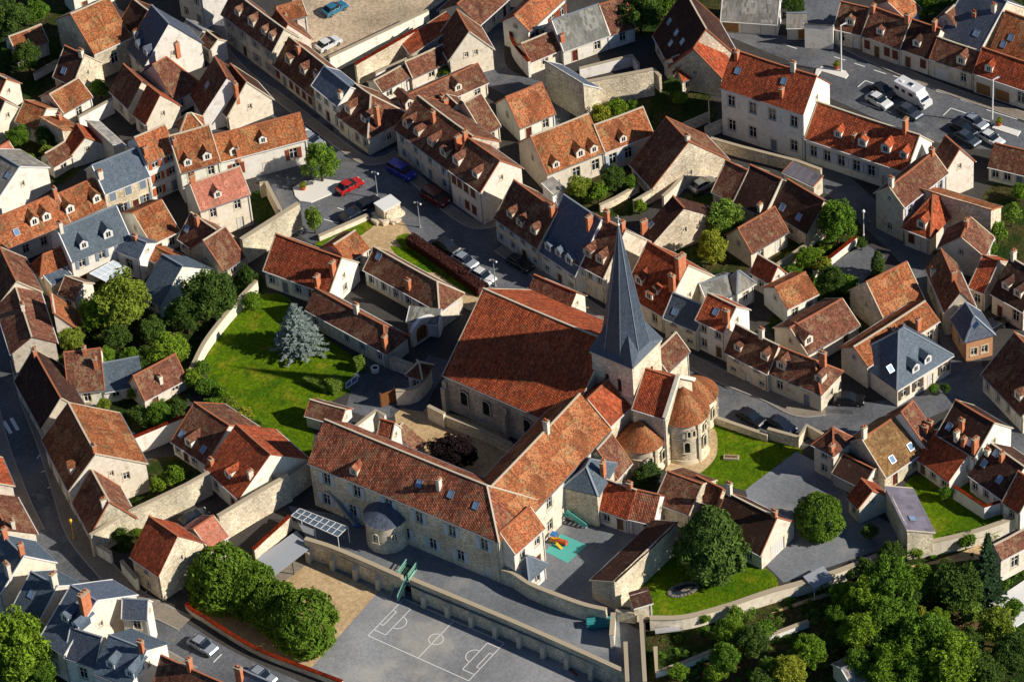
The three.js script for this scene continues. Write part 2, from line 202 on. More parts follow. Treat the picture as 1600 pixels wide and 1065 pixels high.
const ROADS = [
["street",7.0,0.02,[[-42.83,-92.63],[-40.81,-80.38],[-36.87,-69.85],[-32.52,-61.92],[-25.91,-50.99],[-20.38,-42.18],[-14.86,-36.85],[-7.76,-26.93]]],
["street",8.0,0.022,[[-8.56,-29.99],[-4.25,-22.78],[0.81,-14.18],[9.24,-3.92],[17.43,6.05],[24.94,11.33],[30.39,18.37],[38.63,22.68],[50.75,22.97]]],
["lane",5.0,0.021,[[49.04,22.75],[57.34,19.28],[61.19,13.86],[61.14,5.1],[59.26,-6.94],[55.48,-16.01],[52.15,-22.3],[47.56,-30.36],[39.96,-37.94]]],
["lane",5.5,0.024,[[60.18,11.72],[62.67,18.67],[68.14,33.51]]],
["street",7.0,0.02,[[-74.59,-13.08],[-71.42,-3.0],[-68.62,10.71],[-64.63,24.07],[-60.85,34.48],[-56.39,42.89],[-48.7,51.5],[-41.21,58.76],[-32.25,65.5]]],
["lane",5.0,0.021,[[1.33,-84.31],[0.51,-72.63],[0.48,-62.79],[3.38,-58.83],[8.01,-55.28],[9.3,-45.68]]],
["lane",4.0,0.023,[[-9.97,2.42],[-12.85,7.42],[-14.81,12.46]]]
];
const PAVEMENTS = [
[1.5,[[-41.3,-75.44],[-36.88,-66.91],[-32.33,-61.09],[-26.64,-52.98],[-21.71,-46.05],[-19.02,-43.21],[-16.55,-43.17],[-14.41,-44.4]]],
[1.5,[[-14.53,-41.05],[-11.11,-36.32],[-7.17,-29.8],[-3.62,-26.06],[0.59,-26.51]]],
[1.5,[[-0.86,-20.43],[4.88,-13.34],[9.95,-7.58],[13.27,-3.52],[17.88,0.68]]],
[2.2,[[22.77,6.09],[28.45,11.53],[34.15,15.98],[38.11,19.64],[41.58,19.83]]],
[2.6,[[-69.27,-5.45],[-67.59,2.9],[-64.85,12.5],[-62.53,21.8],[-60.27,30.86],[-56.5,38.07],[-52.58,43.96],[-45.38,50.16]]],
[1.5,[[-73.56,-0.58],[-70.73,13.04],[-67.19,25.0],[-65.27,30.23]]],
[1.6,[[52.91,-62.96],[57.61,-57.72],[64.46,-51.11],[72.16,-44.79],[78.96,-39.62]]],
[1.8,[[-57.12,47.54],[-50.33,53.63],[-44.5,58.93]]]
];
const WALLS = [
[[[-23.95,-65.72],[-8.45,-75.57]],3.0,0.4,"wh","st",0.0,"long bright white wall casting shade on the gravel yard at the top"],
[[[-19.99,-62.04],[-12.01,-68.3],[-6.77,-72.01]],4.0,0.45,"st","or",0.0,"tall ochre stone wall with tile coping behind the courtyard roofs"],
[[[-17.07,-61.23],[-12.16,-64.2]],2.6,0.35,"wh","st",0.0,"short white courtyard wall above the low brown roof"],
[[[-62.07,-56.72],[-57.01,-60.58]],2.6,0.35,"wh","st",0.0,"white yard wall with doorway among the upper left houses"],
[[[-69.5,-70.47],[-65.97,-73.28]],1.3,0.3,"wh","st",0.0,"low pale garden wall under trees in the upper left"],
[[[-52.39,16.75],[-45.56,13.36]],3.2,0.4,"wh","or",0.0,"white garden wall with orange tile coping beside the orchard"],
[[[-57.7,36.08],[-53.36,32.58],[-45.05,27.92],[-41.97,25.8]],4.0,0.4,"st","st",0.0,"long sunlit stone wall below the big orange roof"],
[[[-40.69,35.19],[-35.58,31.39],[-31.28,28.45]],4.6,0.5,"st","st",0.0,"tall sunlit stone wall below the red-tiled orchard house"],
[[[-36.32,39.58],[-31.43,33.84]],2.2,0.4,"st","or",0.0,"low wall with orange coping behind the open shelter"],
[[[-31.38,28.12],[-28.24,25.24]],3.6,0.4,"st","st",0.0,"shaded stone wall joining the convent corner"],
[[[-35.54,-15.61],[-38.48,-11.21],[-41.47,-6.05],[-43.0,-2.95],[-44.85,2.5]],2.0,0.45,"cr","st",0.0,"pale curving wall between the lawn and the wooded garden"],
[[[-3.84,47.75],[-2.61,48.51],[-0.44,50.87],[2.97,53.38],[6.38,55.58],[9.04,56.79]],2.6,0.5,"st","st",0.0,"curved stone wall on the south side of the school yard"],
[[[25.93,20.19],[29.54,22.63],[33.19,25.06]],1.1,0.4,"st","st",0.0,"low stone wall between the apse lawn and the street"],
[[[33.26,24.53],[37.17,26.73],[38.51,24.57],[40.46,26.6]],1.8,0.4,"st","st",0.0,"stone wall and gate pier beside the pigeon-tower house"],
[[[14.07,-51.58],[24.52,-53.28]],4.8,0.45,"st","st",0.0,"tall sunlit stone wall of the walled plot, top centre"],
[[[24.69,-55.65],[25.58,-53.7]],3.0,0.4,"st","st",0.0,"short stepped end wall of the walled plot, top centre"],
[[[13.7,-58.78],[17.33,-59.69],[21.85,-60.87],[22.64,-58.5]],2.0,0.3,"wh","st",0.0,"white inner wall with posts inside the walled plot"],
[[[23.39,-41.43],[27.09,-42.47]],2.0,0.35,"cr","or",0.0,"low cream wall right of the one-dormer orange house"],
[[[27.37,-43.14],[32.06,-45.62]],1.6,0.35,"st","st",0.0,"shaded stone wall along the green garden, top centre"],
[[[31.15,-41.7],[34.13,-43.23]],2.0,0.4,"st","st",0.0,"stone wall at the foot of the tall red-roofed house"],
[[[31.69,-39.09],[36.07,-36.34],[39.61,-34.3]],2.0,0.4,"st","st",0.0,"long stone wall below the tall red-roofed house"],
[[[39.61,-34.3],[43.63,-32.0],[46.89,-29.45]],2.0,0.4,"st","st",0.0,"stone wall below the long school house"],
[[[14.33,-26.65],[16.79,-28.03],[20.3,-30.56]],1.3,0.35,"st","st",0.0,"low stone wall through the green garden in mid top"],
[[[19.25,-25.96],[22.39,-28.26]],2.0,0.35,"st","st",0.0,"stone wall under the brown barn, mid garden"],
[[[27.78,-31.62],[25.08,-27.83],[23.5,-25.99]],2.4,0.4,"cr","st",0.0,"pale wall round the small yard with the silver car"],
[[[43.29,-7.91],[50.07,-14.41]],1.4,0.4,"wh","or",0.0,"white wall with red tile coping beside the leafy tree"],
[[[38.29,-9.28],[43.12,-13.31]],1.9,0.35,"st","st",0.0,"stone garden wall below the two-skylight roof"],
[[[-26.53,-25.72],[-19.24,-29.67]],0.9,0.4,"cr","st",0.0,"low pale parapet between the square and its lawn"],
[[[-37.42,-21.91],[-29.04,-29.08]],4.6,0.6,"st","st",0.0,"broad sunlit stone wall left of the bright red roof"],
[[[-34.85,-36.92],[-33.9,-37.16],[-31.83,-30.26]],2.6,0.4,"st","st",0.0,"brown wall round the shaded plot beside the square"],
[[[56.31,39.26],[59.73,43.58],[62.18,42.81]],2.2,0.35,"wh","or",0.0,"white garden wall with red coping in the lower right"],
[[[-57.17,35.72],[-55.19,37.67]],2.0,0.4,"wh","st",0.0,"short white wall along the left street pavement"],
[[[-53.73,39.53],[-51.64,43.2]],2.2,0.4,"wh","st",0.0,"white wall in front of the stone house by the left street"],
[[[-22.43,18.45],[-19.25,15.31],[-18.07,16.55]],3.0,0.35,"wh","st",0.0,"bright white yard wall behind the long convent roof"],
[[[-16.48,11.17],[-14.92,11.2],[-13.56,10.71],[-12.39,9.18],[-11.71,7.92]],2.6,0.4,"cr","st",0.0,"curved pale wall by the gate left of the church"],
[[[-10.08,16.27],[-5.37,19.58],[-1.22,23.31]],1.8,0.4,"st","st",0.0,"stone wall between the church and the cloister court"],
[[[-12.18,14.67],[-10.05,16.61]],2.4,0.45,"cr","st",0.0,"pale gate pier wall at the corner of the church court"],
[[[-17.16,3.51],[-13.53,6.04]],2.2,0.4,"st","st",0.0,"shaded wall at the end of the spruce-side range"],
[[[11.06,61.49],[10.75,68.47]],1.2,0.4,"st","st",0.0,"low wall on the left of the sunken path, bottom centre"],
[[[13.4,57.21],[12.93,69.12]],1.6,0.4,"st","st",0.0,"higher wall on the right of the sunken path, bottom centre"],
[[[14.84,61.44],[14.62,65.74],[17.97,64.71],[22.07,62.91]],1.1,0.4,"wh","st",-1.3,"low whitewashed ruin wall in the lower garden"],
[[[28.83,61.31],[34.7,59.11]],1.0,0.4,"wh","st",-1.3,"pale low wall beside the dark lower garden"],
[[[3.97,-70.02],[4.0,-66.26],[4.94,-63.23],[6.24,-60.25]],3.0,0.4,"wh","or",0.0,"curved white lane wall with orange coping, top centre"],
[[[9.89,57.28],[9.37,61.3]],2.4,0.5,"cr","st",0.0,"pale gate pier beside the turquoise bin"],
[[[12.7,57.03],[10.25,56.29]],1.8,0.4,"st","st",0.0,"stone wall behind the gate pier at the school yard corner"]
];
const RETAINING = [
[[[-29.57,37.03],[-25.96,39.15],[-16.97,45.89]],0.9,-2.7,0.5,"long buttressed stone retaining wall above the sports court, left stretch"],
[[[-15.82,46.34],[-3.13,55.65],[4.61,61.62],[10.75,66.48]],0.9,-2.7,0.5,"long buttressed stone retaining wall above the sports court, right stretch"],
[[[-45.26,47.29],[-44.51,48.58],[-43.24,49.78],[-36.15,56.68],[-29.95,60.86],[-25.25,63.92]],1.0,-2.7,0.4,"curving court wall with orange coping along the lower street"],
[[[14.52,57.1],[18.66,57.49],[24.0,56.29],[30.03,54.29],[35.44,52.87],[40.04,51.35],[45.15,49.3]],0.7,-1.5,0.6,"pale curved wall holding the lower lawn and playground above the gardens"],
[[[47.6,48.37],[52.07,48.17],[58.4,46.83],[63.56,45.03]],1.2,-1.5,0.5,"white garden wall at the lower right above the dirt track"]
];
const HOUSES = [
{"l":"tall white-rendered house cut by the top edge, left of the grey slate house","p":[-61.35,-89.59],"r":0.498,"L":7.13,"a":1.9,"b":1.63,"h":5.0,"m":"br","w":"wh","f":[2,2],"g":[1]},
{"l":"barn with sunlit orange roof half in shadow above a long bare stone wall","p":[-59.93,-75.48],"r":0.562,"L":6.52,"a":5.65,"b":4.12,"h":5.3,"m":"or","w":"st","f":[1],"g":[1]},
{"l":"small orange-roofed shed among dark trees in the top left corner","p":[-70.64,-77.26],"r":0.471,"L":5.38,"a":1.9,"b":1.7,"h":2.8,"m":"or","w":"cr","f":[1],"g":[1]},
{"l":"dark steep-roofed house beside the bare stone barn wall, one big skylight","p":[-62.24,-67.05],"r":-0.723,"L":4.06,"a":3.15,"b":3.42,"h":4.0,"m":"db","w":"st","f":[1],"g":[1],"rv":1,"K":[[-0.52,0.23]],"C":[[1.63,0.92,1.3]]},
{"l":"grey slate house with bright white gable near the top left street","p":[-48.9,-70.51],"r":-1.091,"L":5.55,"a":4.85,"b":5.72,"h":4.5,"m":"sl","w":"wh","f":[1,1],"g":[1],"rv":1,"D":[[-0.69,0.12],[1.88,0.15]],"C":[[-2.37,0.28,1.2]]},
{"l":"brown hipped roof with jagged shadow and a white chimney, below the slate house","p":[-48.28,-63.58],"r":0.662,"L":5.11,"a":4.4,"b":4.17,"h":3.0,"m":"br","w":"wh","f":[2],"g":[1],"hr":1,"C":[[2.16,1.0,1.6]]},
{"l":"narrow dark-roofed house wedged left of the red-gabled cottage","p":[-53.36,-60.89],"r":-1.029,"L":5.41,"a":2.8,"b":3.33,"h":3.5,"m":"br","w":"cr","f":[1],"g":[1],"rv":1},
{"l":"cottage with cream gable and single small attic window, steep red roof","p":[-50.1,-56.22],"r":-0.957,"L":3.25,"a":3.05,"b":3.62,"h":3.2,"m":"rd","w":"cr","f":[1],"g":[1],"rv":1},
{"l":"brown roof with one pale skylight facing the shaded yard","p":[-39.79,-57.73],"r":-1.252,"L":5.54,"a":4.4,"b":5.29,"h":3.5,"m":"br","w":"wh","f":[1],"g":[1],"rv":1,"K":[[-0.37,0.45]]},
{"l":"dark-roofed house with tall slim orange chimney on its cream gable","p":[-37.27,-57.41],"r":-1.115,"L":5.28,"a":3.65,"b":4.66,"h":3.0,"m":"db","w":"cr","f":[2],"g":[1],"rv":1,"C":[[2.24,0.53,2.6]]},
{"l":"orange pyramid roof rising behind the long orange-roofed row","p":[-44.74,-49.45],"r":0.149,"L":3.53,"a":1.4,"b":1.93,"h":5.0,"m":"or","w":"cr","f":[1,1],"g":[0],"hl":1,"hr":1},
{"l":"tall white three-storey house with orange shutters and plain orange roof","p":[-50.16,-42.12],"r":0.526,"L":4.92,"a":3.0,"b":2.54,"h":7.4,"m":"or","w":"wh","f":[2,2,2],"g":[1],"C":[[-2.06,0.26,1.4]],"s":"or"},
{"l":"white house with broad orange roof and two white gabled dormers, mid row","p":[-44.36,-41.6],"r":0.315,"L":6.04,"a":3.75,"b":3.78,"h":6.0,"m":"or","w":"wh","f":[2,2],"g":[1],"D":[[-1.66,0.07],[1.33,0.07]],"C":[[-2.62,0.77,1.0]]},
{"l":"long white house with orange roof and brown shutters beside the round green tree","p":[-34.7,-44.81],"r":0.275,"L":13.3,"a":2.6,"b":2.6,"h":4.8,"m":"or","w":"wh","f":[3],"g":[1],"D":[[-4.4,0.02],[0.22,0.19]],"C":[[-3.87,0.02,1.3]],"s":"rd"},
{"l":"cream gabled house on the left edge below the orange shed","p":[-74.04,-64.77],"r":-0.75,"L":3.52,"a":2.4,"b":2.25,"h":3.5,"m":"br","w":"cr","f":[1],"g":[1],"rv":1},
{"l":"cream house at left edge with only its gable wall in view","p":[-73.79,-58.15],"r":-0.821,"L":3.77,"a":2.4,"b":2.73,"h":4.0,"m":"br","w":"cr","f":[1],"g":[1],"rv":1,"C":[[1.49,0.14,1.0]]},
{"l":"low sunlit orange roof over a white yard wall, left cluster","p":[-64.04,-61.69],"r":0.684,"L":5.42,"a":2.8,"b":1.84,"h":3.0,"m":"or","w":"wh","f":[1],"g":[1]},
{"l":"shaded orange roof slope joined left of the low sunlit one","p":[-68.2,-57.68],"r":-0.63,"L":4.2,"a":2.6,"b":1.91,"h":3.0,"m":"or","w":"cr","f":[1],"g":[1],"rv":1},
{"l":"tall narrow lean-to with shaded stone back wall and thin orange roof","p":[-65.68,-52.19],"r":2.334,"L":5.1,"a":3.8,"b":2.23,"h":3.0,"m":"or","w":"st","f":[0],"g":[0],"mono":1,"C":[[1.33,0.3,1.2]]},
{"l":"grey lean-to roof with long shaded back wall above the orange row","p":[-58.38,-49.77],"r":2.138,"L":7.71,"a":1.8,"b":1.08,"h":3.5,"m":"gr","w":"cr","f":[0],"g":[0],"mono":1},
{"l":"small brown-roofed outhouse beside garden trees at left","p":[-65.15,-48.03],"r":0.714,"L":3.58,"a":1.5,"b":1.44,"h":2.4,"m":"br","w":"cr","f":[1],"g":[1]},
{"l":"dark red outhouse roof touching the small brown one","p":[-61.11,-50.39],"r":-1.195,"L":3.57,"a":2.5,"b":2.21,"h":2.6,"m":"rd","w":"wh","f":[1],"g":[1],"rv":1},
{"l":"white gabled house with grey roof cut by the left edge","p":[-71.82,-42.3],"r":-0.825,"L":6.58,"a":4.9,"b":3.18,"h":4.0,"m":"gr","w":"wh","f":[2],"g":[1],"rv":1,"K":[[2.43,0.66]]},
{"l":"tiny salmon-roofed garden shed at the far left edge","p":[-72.8,-49.81],"r":0.694,"L":1.83,"a":1.4,"b":1.44,"h":2.5,"m":"pk","w":"cr","f":[1],"g":[1]},
{"l":"shaded pale grey house at the top, left of the street mouth","p":[-43.12,-83.7],"r":-0.797,"L":5.62,"a":2.7,"b":1.89,"h":6.5,"m":"br","w":"gy","f":[2,2],"g":[1],"rv":1},
{"l":"dark roof at the top touching the slate house with dormers","p":[-52.3,-76.95],"r":-0.958,"L":4.02,"a":2.85,"b":2.65,"h":5.0,"m":"db","w":"wh","f":[1,1],"g":[1],"rv":1},
{"l":"small beige gabled annex at the street behind the white chimney","p":[-41.58,-71.79],"r":-0.96,"L":2.83,"a":1.4,"b":1.02,"h":3.5,"m":"br","w":"cr","f":[1],"g":[1],"rv":1},
{"l":"first long dormered house of the shaded street row at the top","p":[-34.09,-71.75],"r":-0.957,"L":13.38,"a":2.4,"b":2.72,"h":5.8,"m":"br","w":"be","f":[4,4],"g":[1],"rv":1,"D":[[-3.49,0.24],[0.18,0.23],[3.36,0.28],[5.29,0.27]],"s":"gy"},
{"l":"orange rear wing behind the dormered street house, by the parked teal car","p":[-29.52,-74.99],"r":0.342,"L":3.99,"a":1.85,"b":1.39,"h":5.5,"m":"or","w":"cr","f":[1,1],"g":[1],"C":[[-1.46,0.02,1.1]]},
{"l":"cream rear gable by the gravel yard with a low brown roof","p":[-30.52,-70.73],"r":1.987,"L":4.17,"a":3.3,"b":4.01,"h":3.6,"m":"br","w":"cr","f":[1],"g":[1]},
{"l":"low street house with six dark red shutters and two dormers","p":[-26.87,-62.54],"r":-0.986,"L":10.47,"a":3.1,"b":3.49,"h":3.2,"m":"br","w":"be","f":[6],"g":[1],"rv":1,"D":[[-2.52,0.26],[1.28,0.29]],"C":[[-1.55,0.76,1.6],[4.23,0.5,1.2]],"s":"dr"},
{"l":"white street house with slate roof between brown-tiled neighbours","p":[-22.51,-54.65],"r":-0.99,"L":6.87,"a":2.35,"b":2.0,"h":5.4,"m":"sl","w":"wh","f":[3,3],"g":[1],"rv":1,"C":[[3.03,0.29,1.3]]},
{"l":"corner house at the square with hipped roof and big orange chimney","p":[-17.7,-49.86],"r":-0.946,"L":7.58,"a":3.8,"b":3.51,"h":3.6,"m":"br","w":"be","f":[4],"g":[1],"hr":1,"rv":1,"D":[[-1.99,0.18],[1.55,0.24]],"C":[[3.39,0.58,2.4]]},
{"l":"long sunlit brown-roofed wing running back from the corner house","p":[-7.58,-55.2],"r":0.515,"L":13.93,"a":2.45,"b":1.75,"h":2.8,"m":"br","w":"cr","f":[4],"g":[1],"D":[[2.14,0.13],[-6.16,0.31]],"C":[[-3.82,0.34,1.0],[-0.98,0.02,1.0]]},
{"l":"low brown roof over a white courtyard front with an arched gate","p":[-14.88,-59.69],"r":0.64,"L":5.97,"a":1.55,"b":1.01,"h":2.6,"m":"br","w":"wh","f":[2],"g":[1]},
{"l":"brown courtyard roof continuing toward the cream gabled barn","p":[-9.48,-62.68],"r":0.536,"L":6.75,"a":1.55,"b":1.77,"h":2.6,"m":"br","w":"cr","f":[1],"g":[1]},
{"l":"cream gabled barn with brown attic shutters beside the curving lane","p":[-3.16,-64.98],"r":-1.302,"L":6.02,"a":3.4,"b":4.15,"h":4.0,"m":"br","w":"cr","f":[1],"g":[2],"rv":1},
{"l":"broad dark red roof sweeping down behind the ochre stone wall","p":[-4.96,-69.2],"r":-1.195,"L":4.02,"a":7.55,"b":2.53,"h":3.0,"m":"rd","w":"st","f":[0],"g":[0],"mono":1,"rv":1},
{"l":"long brown-roofed house at the top along the curving lane","p":[-1.27,-76.26],"r":0.901,"L":8.22,"a":3.7,"b":2.4,"h":3.0,"m":"br","w":"gy","f":[3],"g":[1]},
{"l":"white lane house with orange roof at the top centre, red shutters","p":[7.82,-71.49],"r":0.915,"L":10.23,"a":2.35,"b":1.87,"h":4.6,"m":"or","w":"wh","f":[4],"g":[1],"s":"rd"},
{"l":"white cottage with grey roof, blue door and one arched door","p":[13.91,-67.0],"r":0.4,"L":7.88,"a":3.25,"b":3.37,"h":3.0,"m":"gr","w":"wh","f":[2],"g":[1],"C":[[-3.54,0.25,1.3]]},
{"l":"white cottage end with brown roof and tall red brick chimney","p":[19.69,-69.19],"r":0.362,"L":4.23,"a":3.1,"b":3.28,"h":3.0,"m":"br","w":"wh","f":[1],"g":[1],"C":[[1.72,0.39,1.8]]},
{"l":"low brown roof in front of the white lane house, top centre","p":[7.74,-64.13],"r":0.487,"L":5.37,"a":2.25,"b":1.83,"h":2.6,"m":"br","w":"cr","f":[1],"g":[1]},
{"l":"lean-to with thin slate roof and tall shaded stone back wall, walled plot","p":[11.15,-51.28],"r":2.252,"L":8.52,"a":3.1,"b":2.46,"h":4.6,"m":"sl","w":"st","f":[0],"g":[0],"mono":1},
{"l":"dark-roofed barn with four skylights and a sunlit stone gable","p":[31.69,-60.1],"r":-1.348,"L":10.41,"a":5.05,"b":6.83,"h":3.2,"m":"db","w":"st","f":[3],"g":[1],"rv":1,"K":[[-3.72,0.39],[-0.54,0.41],[2.07,0.43],[-0.17,0.2]]},
{"l":"small salmon-roofed outbuilding in front of the dark barn","p":[28.54,-55.85],"r":0.423,"L":2.01,"a":2.8,"b":2.28,"h":2.6,"m":"rd","w":"cr","f":[1],"g":[1]},
{"l":"narrow rust-red roof between the dark barn and the big red-roofed house","p":[31.67,-55.02],"r":1.128,"L":4.31,"a":4.15,"b":4.33,"h":3.6,"m":"rd","w":"st","f":[1],"g":[1]},
{"l":"row of garages with grey roof at the top of the car park","p":[40.87,-68.72],"r":-0.26,"L":8.66,"a":2.45,"b":2.6,"h":2.5,"m":"gr","w":"wh","f":[0],"g":[1],"rv":1,"gar":3},
{"l":"tall two-storey white house with bright red-tiled roof beside the car park","p":[41.64,-41.39],"r":-0.624,"L":13.8,"a":3.9,"b":3.97,"h":9.0,"m":"rd","w":"wh","f":[4,4],"g":[1],"rv":1,"K":[[-5.13,0.49],[2.34,0.6]],"C":[[-5.97,0.83,1.2],[2.79,0.24,1.4],[3.17,0.96,1.6]]},
{"l":"sunlit orange-roofed house with three small dark-cheeked dormers","p":[9.66,-37.4],"r":0.445,"L":9.58,"a":4.25,"b":3.89,"h":4.2,"m":"or","w":"cr","f":[3],"g":[1],"D":[[-3.11,0.02],[1.02,0.04],[3.24,0.02]]},
{"l":"sunlit orange-roofed house with one dormer, right of the three-dormer one","p":[18.4,-39.74],"r":0.419,"L":8.06,"a":2.8,"b":2.74,"h":4.2,"m":"or","w":"cr","f":[3],"g":[1],"D":[[-0.77,0.02]],"s":"wh"},
{"l":"orange-roofed cottage with a small white front, mid top","p":[4.96,-48.95],"r":0.474,"L":6.08,"a":3.45,"b":3.26,"h":3.0,"m":"or","w":"wh","f":[2],"g":[1]},
{"l":"brown roof pinned between the corner wing and the orange cottage","p":[-2.69,-47.22],"r":0.67,"L":3.21,"a":3.8,"b":3.66,"h":3.2,"m":"br","w":"cr","f":[1],"g":[1]},
{"l":"brown barn with a broad sunlit stone gable above the green garden","p":[26.59,-33.59],"r":-1.149,"L":6.59,"a":6.2,"b":5.81,"h":2.6,"m":"br","w":"st","f":[2],"g":[1],"rv":1,"C":[[2.89,1.0,1.0]]},
{"l":"grey-brown roofed first house of the car park terrace","p":[56.07,-63.04],"r":-0.513,"L":4.56,"a":2.7,"b":2.79,"h":3.3,"m":"br","w":"be","f":[2],"g":[1],"rv":1,"D":[[-0.0,0.16]]},
{"l":"terrace house facing the car park with four dark red shutters","p":[61.08,-59.25],"r":-0.685,"L":6.71,"a":2.85,"b":3.17,"h":3.6,"m":"br","w":"cr","f":[4],"g":[1],"rv":1,"D":[[-0.61,0.15]],"C":[[-2.95,0.86,1.2],[2.95,0.88,1.6]],"s":"dr"},
{"l":"terrace house facing the car park with one narrow red dormer","p":[65.77,-55.87],"r":-0.655,"L":4.94,"a":2.95,"b":3.26,"h":3.5,"m":"db","w":"cr","f":[2],"g":[1],"rv":1,"D":[[-0.23,0.16]],"C":[[1.64,0.93,1.6]],"s":"dr"},
{"l":"terrace house with dark garage door and one stone dormer","p":[70.16,-51.35],"r":-0.658,"L":7.3,"a":2.15,"b":2.21,"h":3.6,"m":"br","w":"be","f":[1],"g":[1],"rv":1,"D":[[1.34,0.09]],"gar":1},
{"l":"orange-red terrace house with white garage doors at the right end","p":[77.05,-46.14],"r":-0.655,"L":9.51,"a":2.45,"b":2.7,"h":3.9,"m":"rd","w":"cr","f":[1],"g":[1],"rv":1,"D":[[-2.58,0.13]],"gar":2},
{"l":"orange hipped roof peeping over the terrace by the car park","p":[61.96,-63.04],"r":0.925,"L":3.74,"a":3.3,"b":2.14,"h":5.0,"m":"or","w":"wh","f":[1],"g":[1]},
{"l":"wide slate roof with stone verge behind the car park terrace","p":[75.21,-57.53],"r":-0.809,"L":7.32,"a":6.35,"b":5.31,"h":5.0,"m":"sl","w":"be","f":[2,2],"g":[1],"rv":1,"K":[[1.7,0.24]],"C":[[2.5,0.74,1.4],[-0.0,0.52,0.8]]},
{"l":"small tilted brown roof beside the wide slate one","p":[69.95,-57.78],"r":0.86,"L":3.37,"a":1.5,"b":1.39,"h":6.5,"m":"br","w":"cr","f":[1,1],"g":[1]},
{"l":"orange roof with oval skylight at the top right corner","p":[79.88,-51.96],"r":-0.683,"L":6.22,"a":4.35,"b":4.27,"h":5.0,"m":"or","w":"st","f":[1,1],"g":[1],"rv":1,"K":[[-0.77,0.42],[-1.48,0.2]]},
{"l":"long white school house with red roof, four dormers and white shutters","p":[54.17,-32.27],"r":-0.629,"L":16.67,"a":3.75,"b":3.77,"h":4.6,"m":"rd","w":"wh","f":[7],"g":[1],"rv":1,"D":[[-3.57,0.24],[0.48,0.22],[4.26,0.25],[7.16,0.26]],"C":[[6.03,1.0,2.2],[-0.98,0.34,1.0],[0.49,0.47,0.8]],"s":"wh"},
{"l":"brown-roofed house with shaded gable, white door and window, beside the long red roof","p":[58.64,-19.3],"r":0.766,"L":10.0,"a":2.45,"b":2.21,"h":6.5,"m":"br","w":"be","f":[3,3],"g":[1,1],"C":[[-4.6,1.0,1.6],[4.6,1.0,1.0]],"s":"wh"},
{"l":"cream gable wing at the end of the long white school house","p":[65.39,-25.18],"r":-1.097,"L":3.41,"a":2.5,"b":3.29,"h":5.0,"m":"br","w":"cr","f":[1,1],"g":[1],"rv":1},
{"l":"low brown-grey roof over white panels at the right edge","p":[74.54,-26.9],"r":-0.506,"L":5.75,"a":2.5,"b":2.14,"h":2.8,"m":"br","w":"wh","f":[3],"g":[1],"rv":1},
{"l":"long salmon-brown roof on the left edge with two dark dormers and a skylight","p":[-69.17,-31.04],"r":0.487,"L":11.62,"a":3.3,"b":3.02,"h":3.6,"m":"or","w":"wh","f":[4],"g":[1],"D":[[0.89,0.28],[2.84,0.27]],"K":[[-2.08,0.29]],"C":[[5.41,0.88,1.8]]},
{"l":"brown-orange house with two white pointed dormers, left side","p":[-61.51,-35.03],"r":0.535,"L":5.96,"a":3.1,"b":2.83,"h":3.6,"m":"or","w":"wh","f":[2],"g":[1],"D":[[-2.26,0.21],[2.1,0.16]]},
{"l":"stone-fronted house with slate roof and grey-blue shutters","p":[-55.41,-38.66],"r":0.469,"L":7.24,"a":3.15,"b":2.88,"h":5.6,"m":"sl","w":"st","f":[4,3],"g":[1],"C":[[-3.22,0.48,1.5]],"s":"bl"},
{"l":"white house with pale slate roof and two white dormers above a conservatory","p":[-59.04,-24.52],"r":0.479,"L":9.32,"a":3.35,"b":3.28,"h":5.6,"m":"sl","w":"wh","f":[3,3],"g":[1],"D":[[-2.16,0.15],[1.75,0.16]],"C":[[-4.26,0.92,1.8]],"s":"bl"},
{"l":"small white wing with dark slate roof joined to the dormered slate house","p":[-52.58,-22.9],"r":-0.639,"L":4.12,"a":1.9,"b":1.32,"h":4.4,"m":"sl","w":"wh","f":[1],"g":[1],"rv":1,"C":[[0.15,0.94,0.8]]},
{"l":"bright orange tile roof left of the small white gable","p":[-50.84,-29.74],"r":0.544,"L":4.77,"a":4.25,"b":2.76,"h":3.0,"m":"or","w":"wh","f":[2],"g":[1]},
{"l":"low house with brown roof and white chimney facing the garden lane","p":[-42.66,-25.61],"r":-0.893,"L":5.83,"a":2.75,"b":2.85,"h":2.6,"m":"br","w":"wh","f":[3],"g":[1],"rv":1,"K":[[-2.18,0.4]],"C":[[-0.81,0.77,1.7]]},
{"l":"barn with grey-brown roof half in blue shade near the stone gable","p":[-41.09,-21.94],"r":0.723,"L":4.04,"a":3.5,"b":3.41,"h":2.6,"m":"br","w":"st","f":[1],"g":[1]},
{"l":"cream house with salmon roof and a single white dormer near the square","p":[-40.71,-32.02],"r":0.388,"L":7.74,"a":2.95,"b":2.69,"h":6.0,"m":"pk","w":"cr","f":[2,2],"g":[0],"D":[[-0.7,0.17]],"C":[[-3.47,1.0,1.4]]},
{"l":"orange hipped roof with grey end slope on the left","p":[-64.66,-21.2],"r":0.521,"L":5.0,"a":1.4,"b":1.93,"h":4.0,"m":"or","w":"be","f":[1],"g":[0],"hl":1},
{"l":"small slate lean-to under the orange hipped roof on the left","p":[-64.59,-19.91],"r":0.627,"L":3.37,"a":1.95,"b":0.56,"h":3.2,"m":"sl","w":"be","f":[0],"g":[0],"mono":1},
{"l":"dark brown roof on the left edge, above the long street row","p":[-70.32,-17.84],"r":-1.244,"L":8.34,"a":3.1,"b":3.06,"h":4.0,"m":"br","w":"cr","f":[2],"g":[1],"rv":1},
{"l":"long brown roof of the left street row, upper stretch","p":[-67.9,-8.35],"r":1.807,"L":11.4,"a":3.1,"b":2.01,"h":4.0,"m":"br","w":"be","f":[3],"g":[1],"C":[[0.5,1.0,1.2]]},
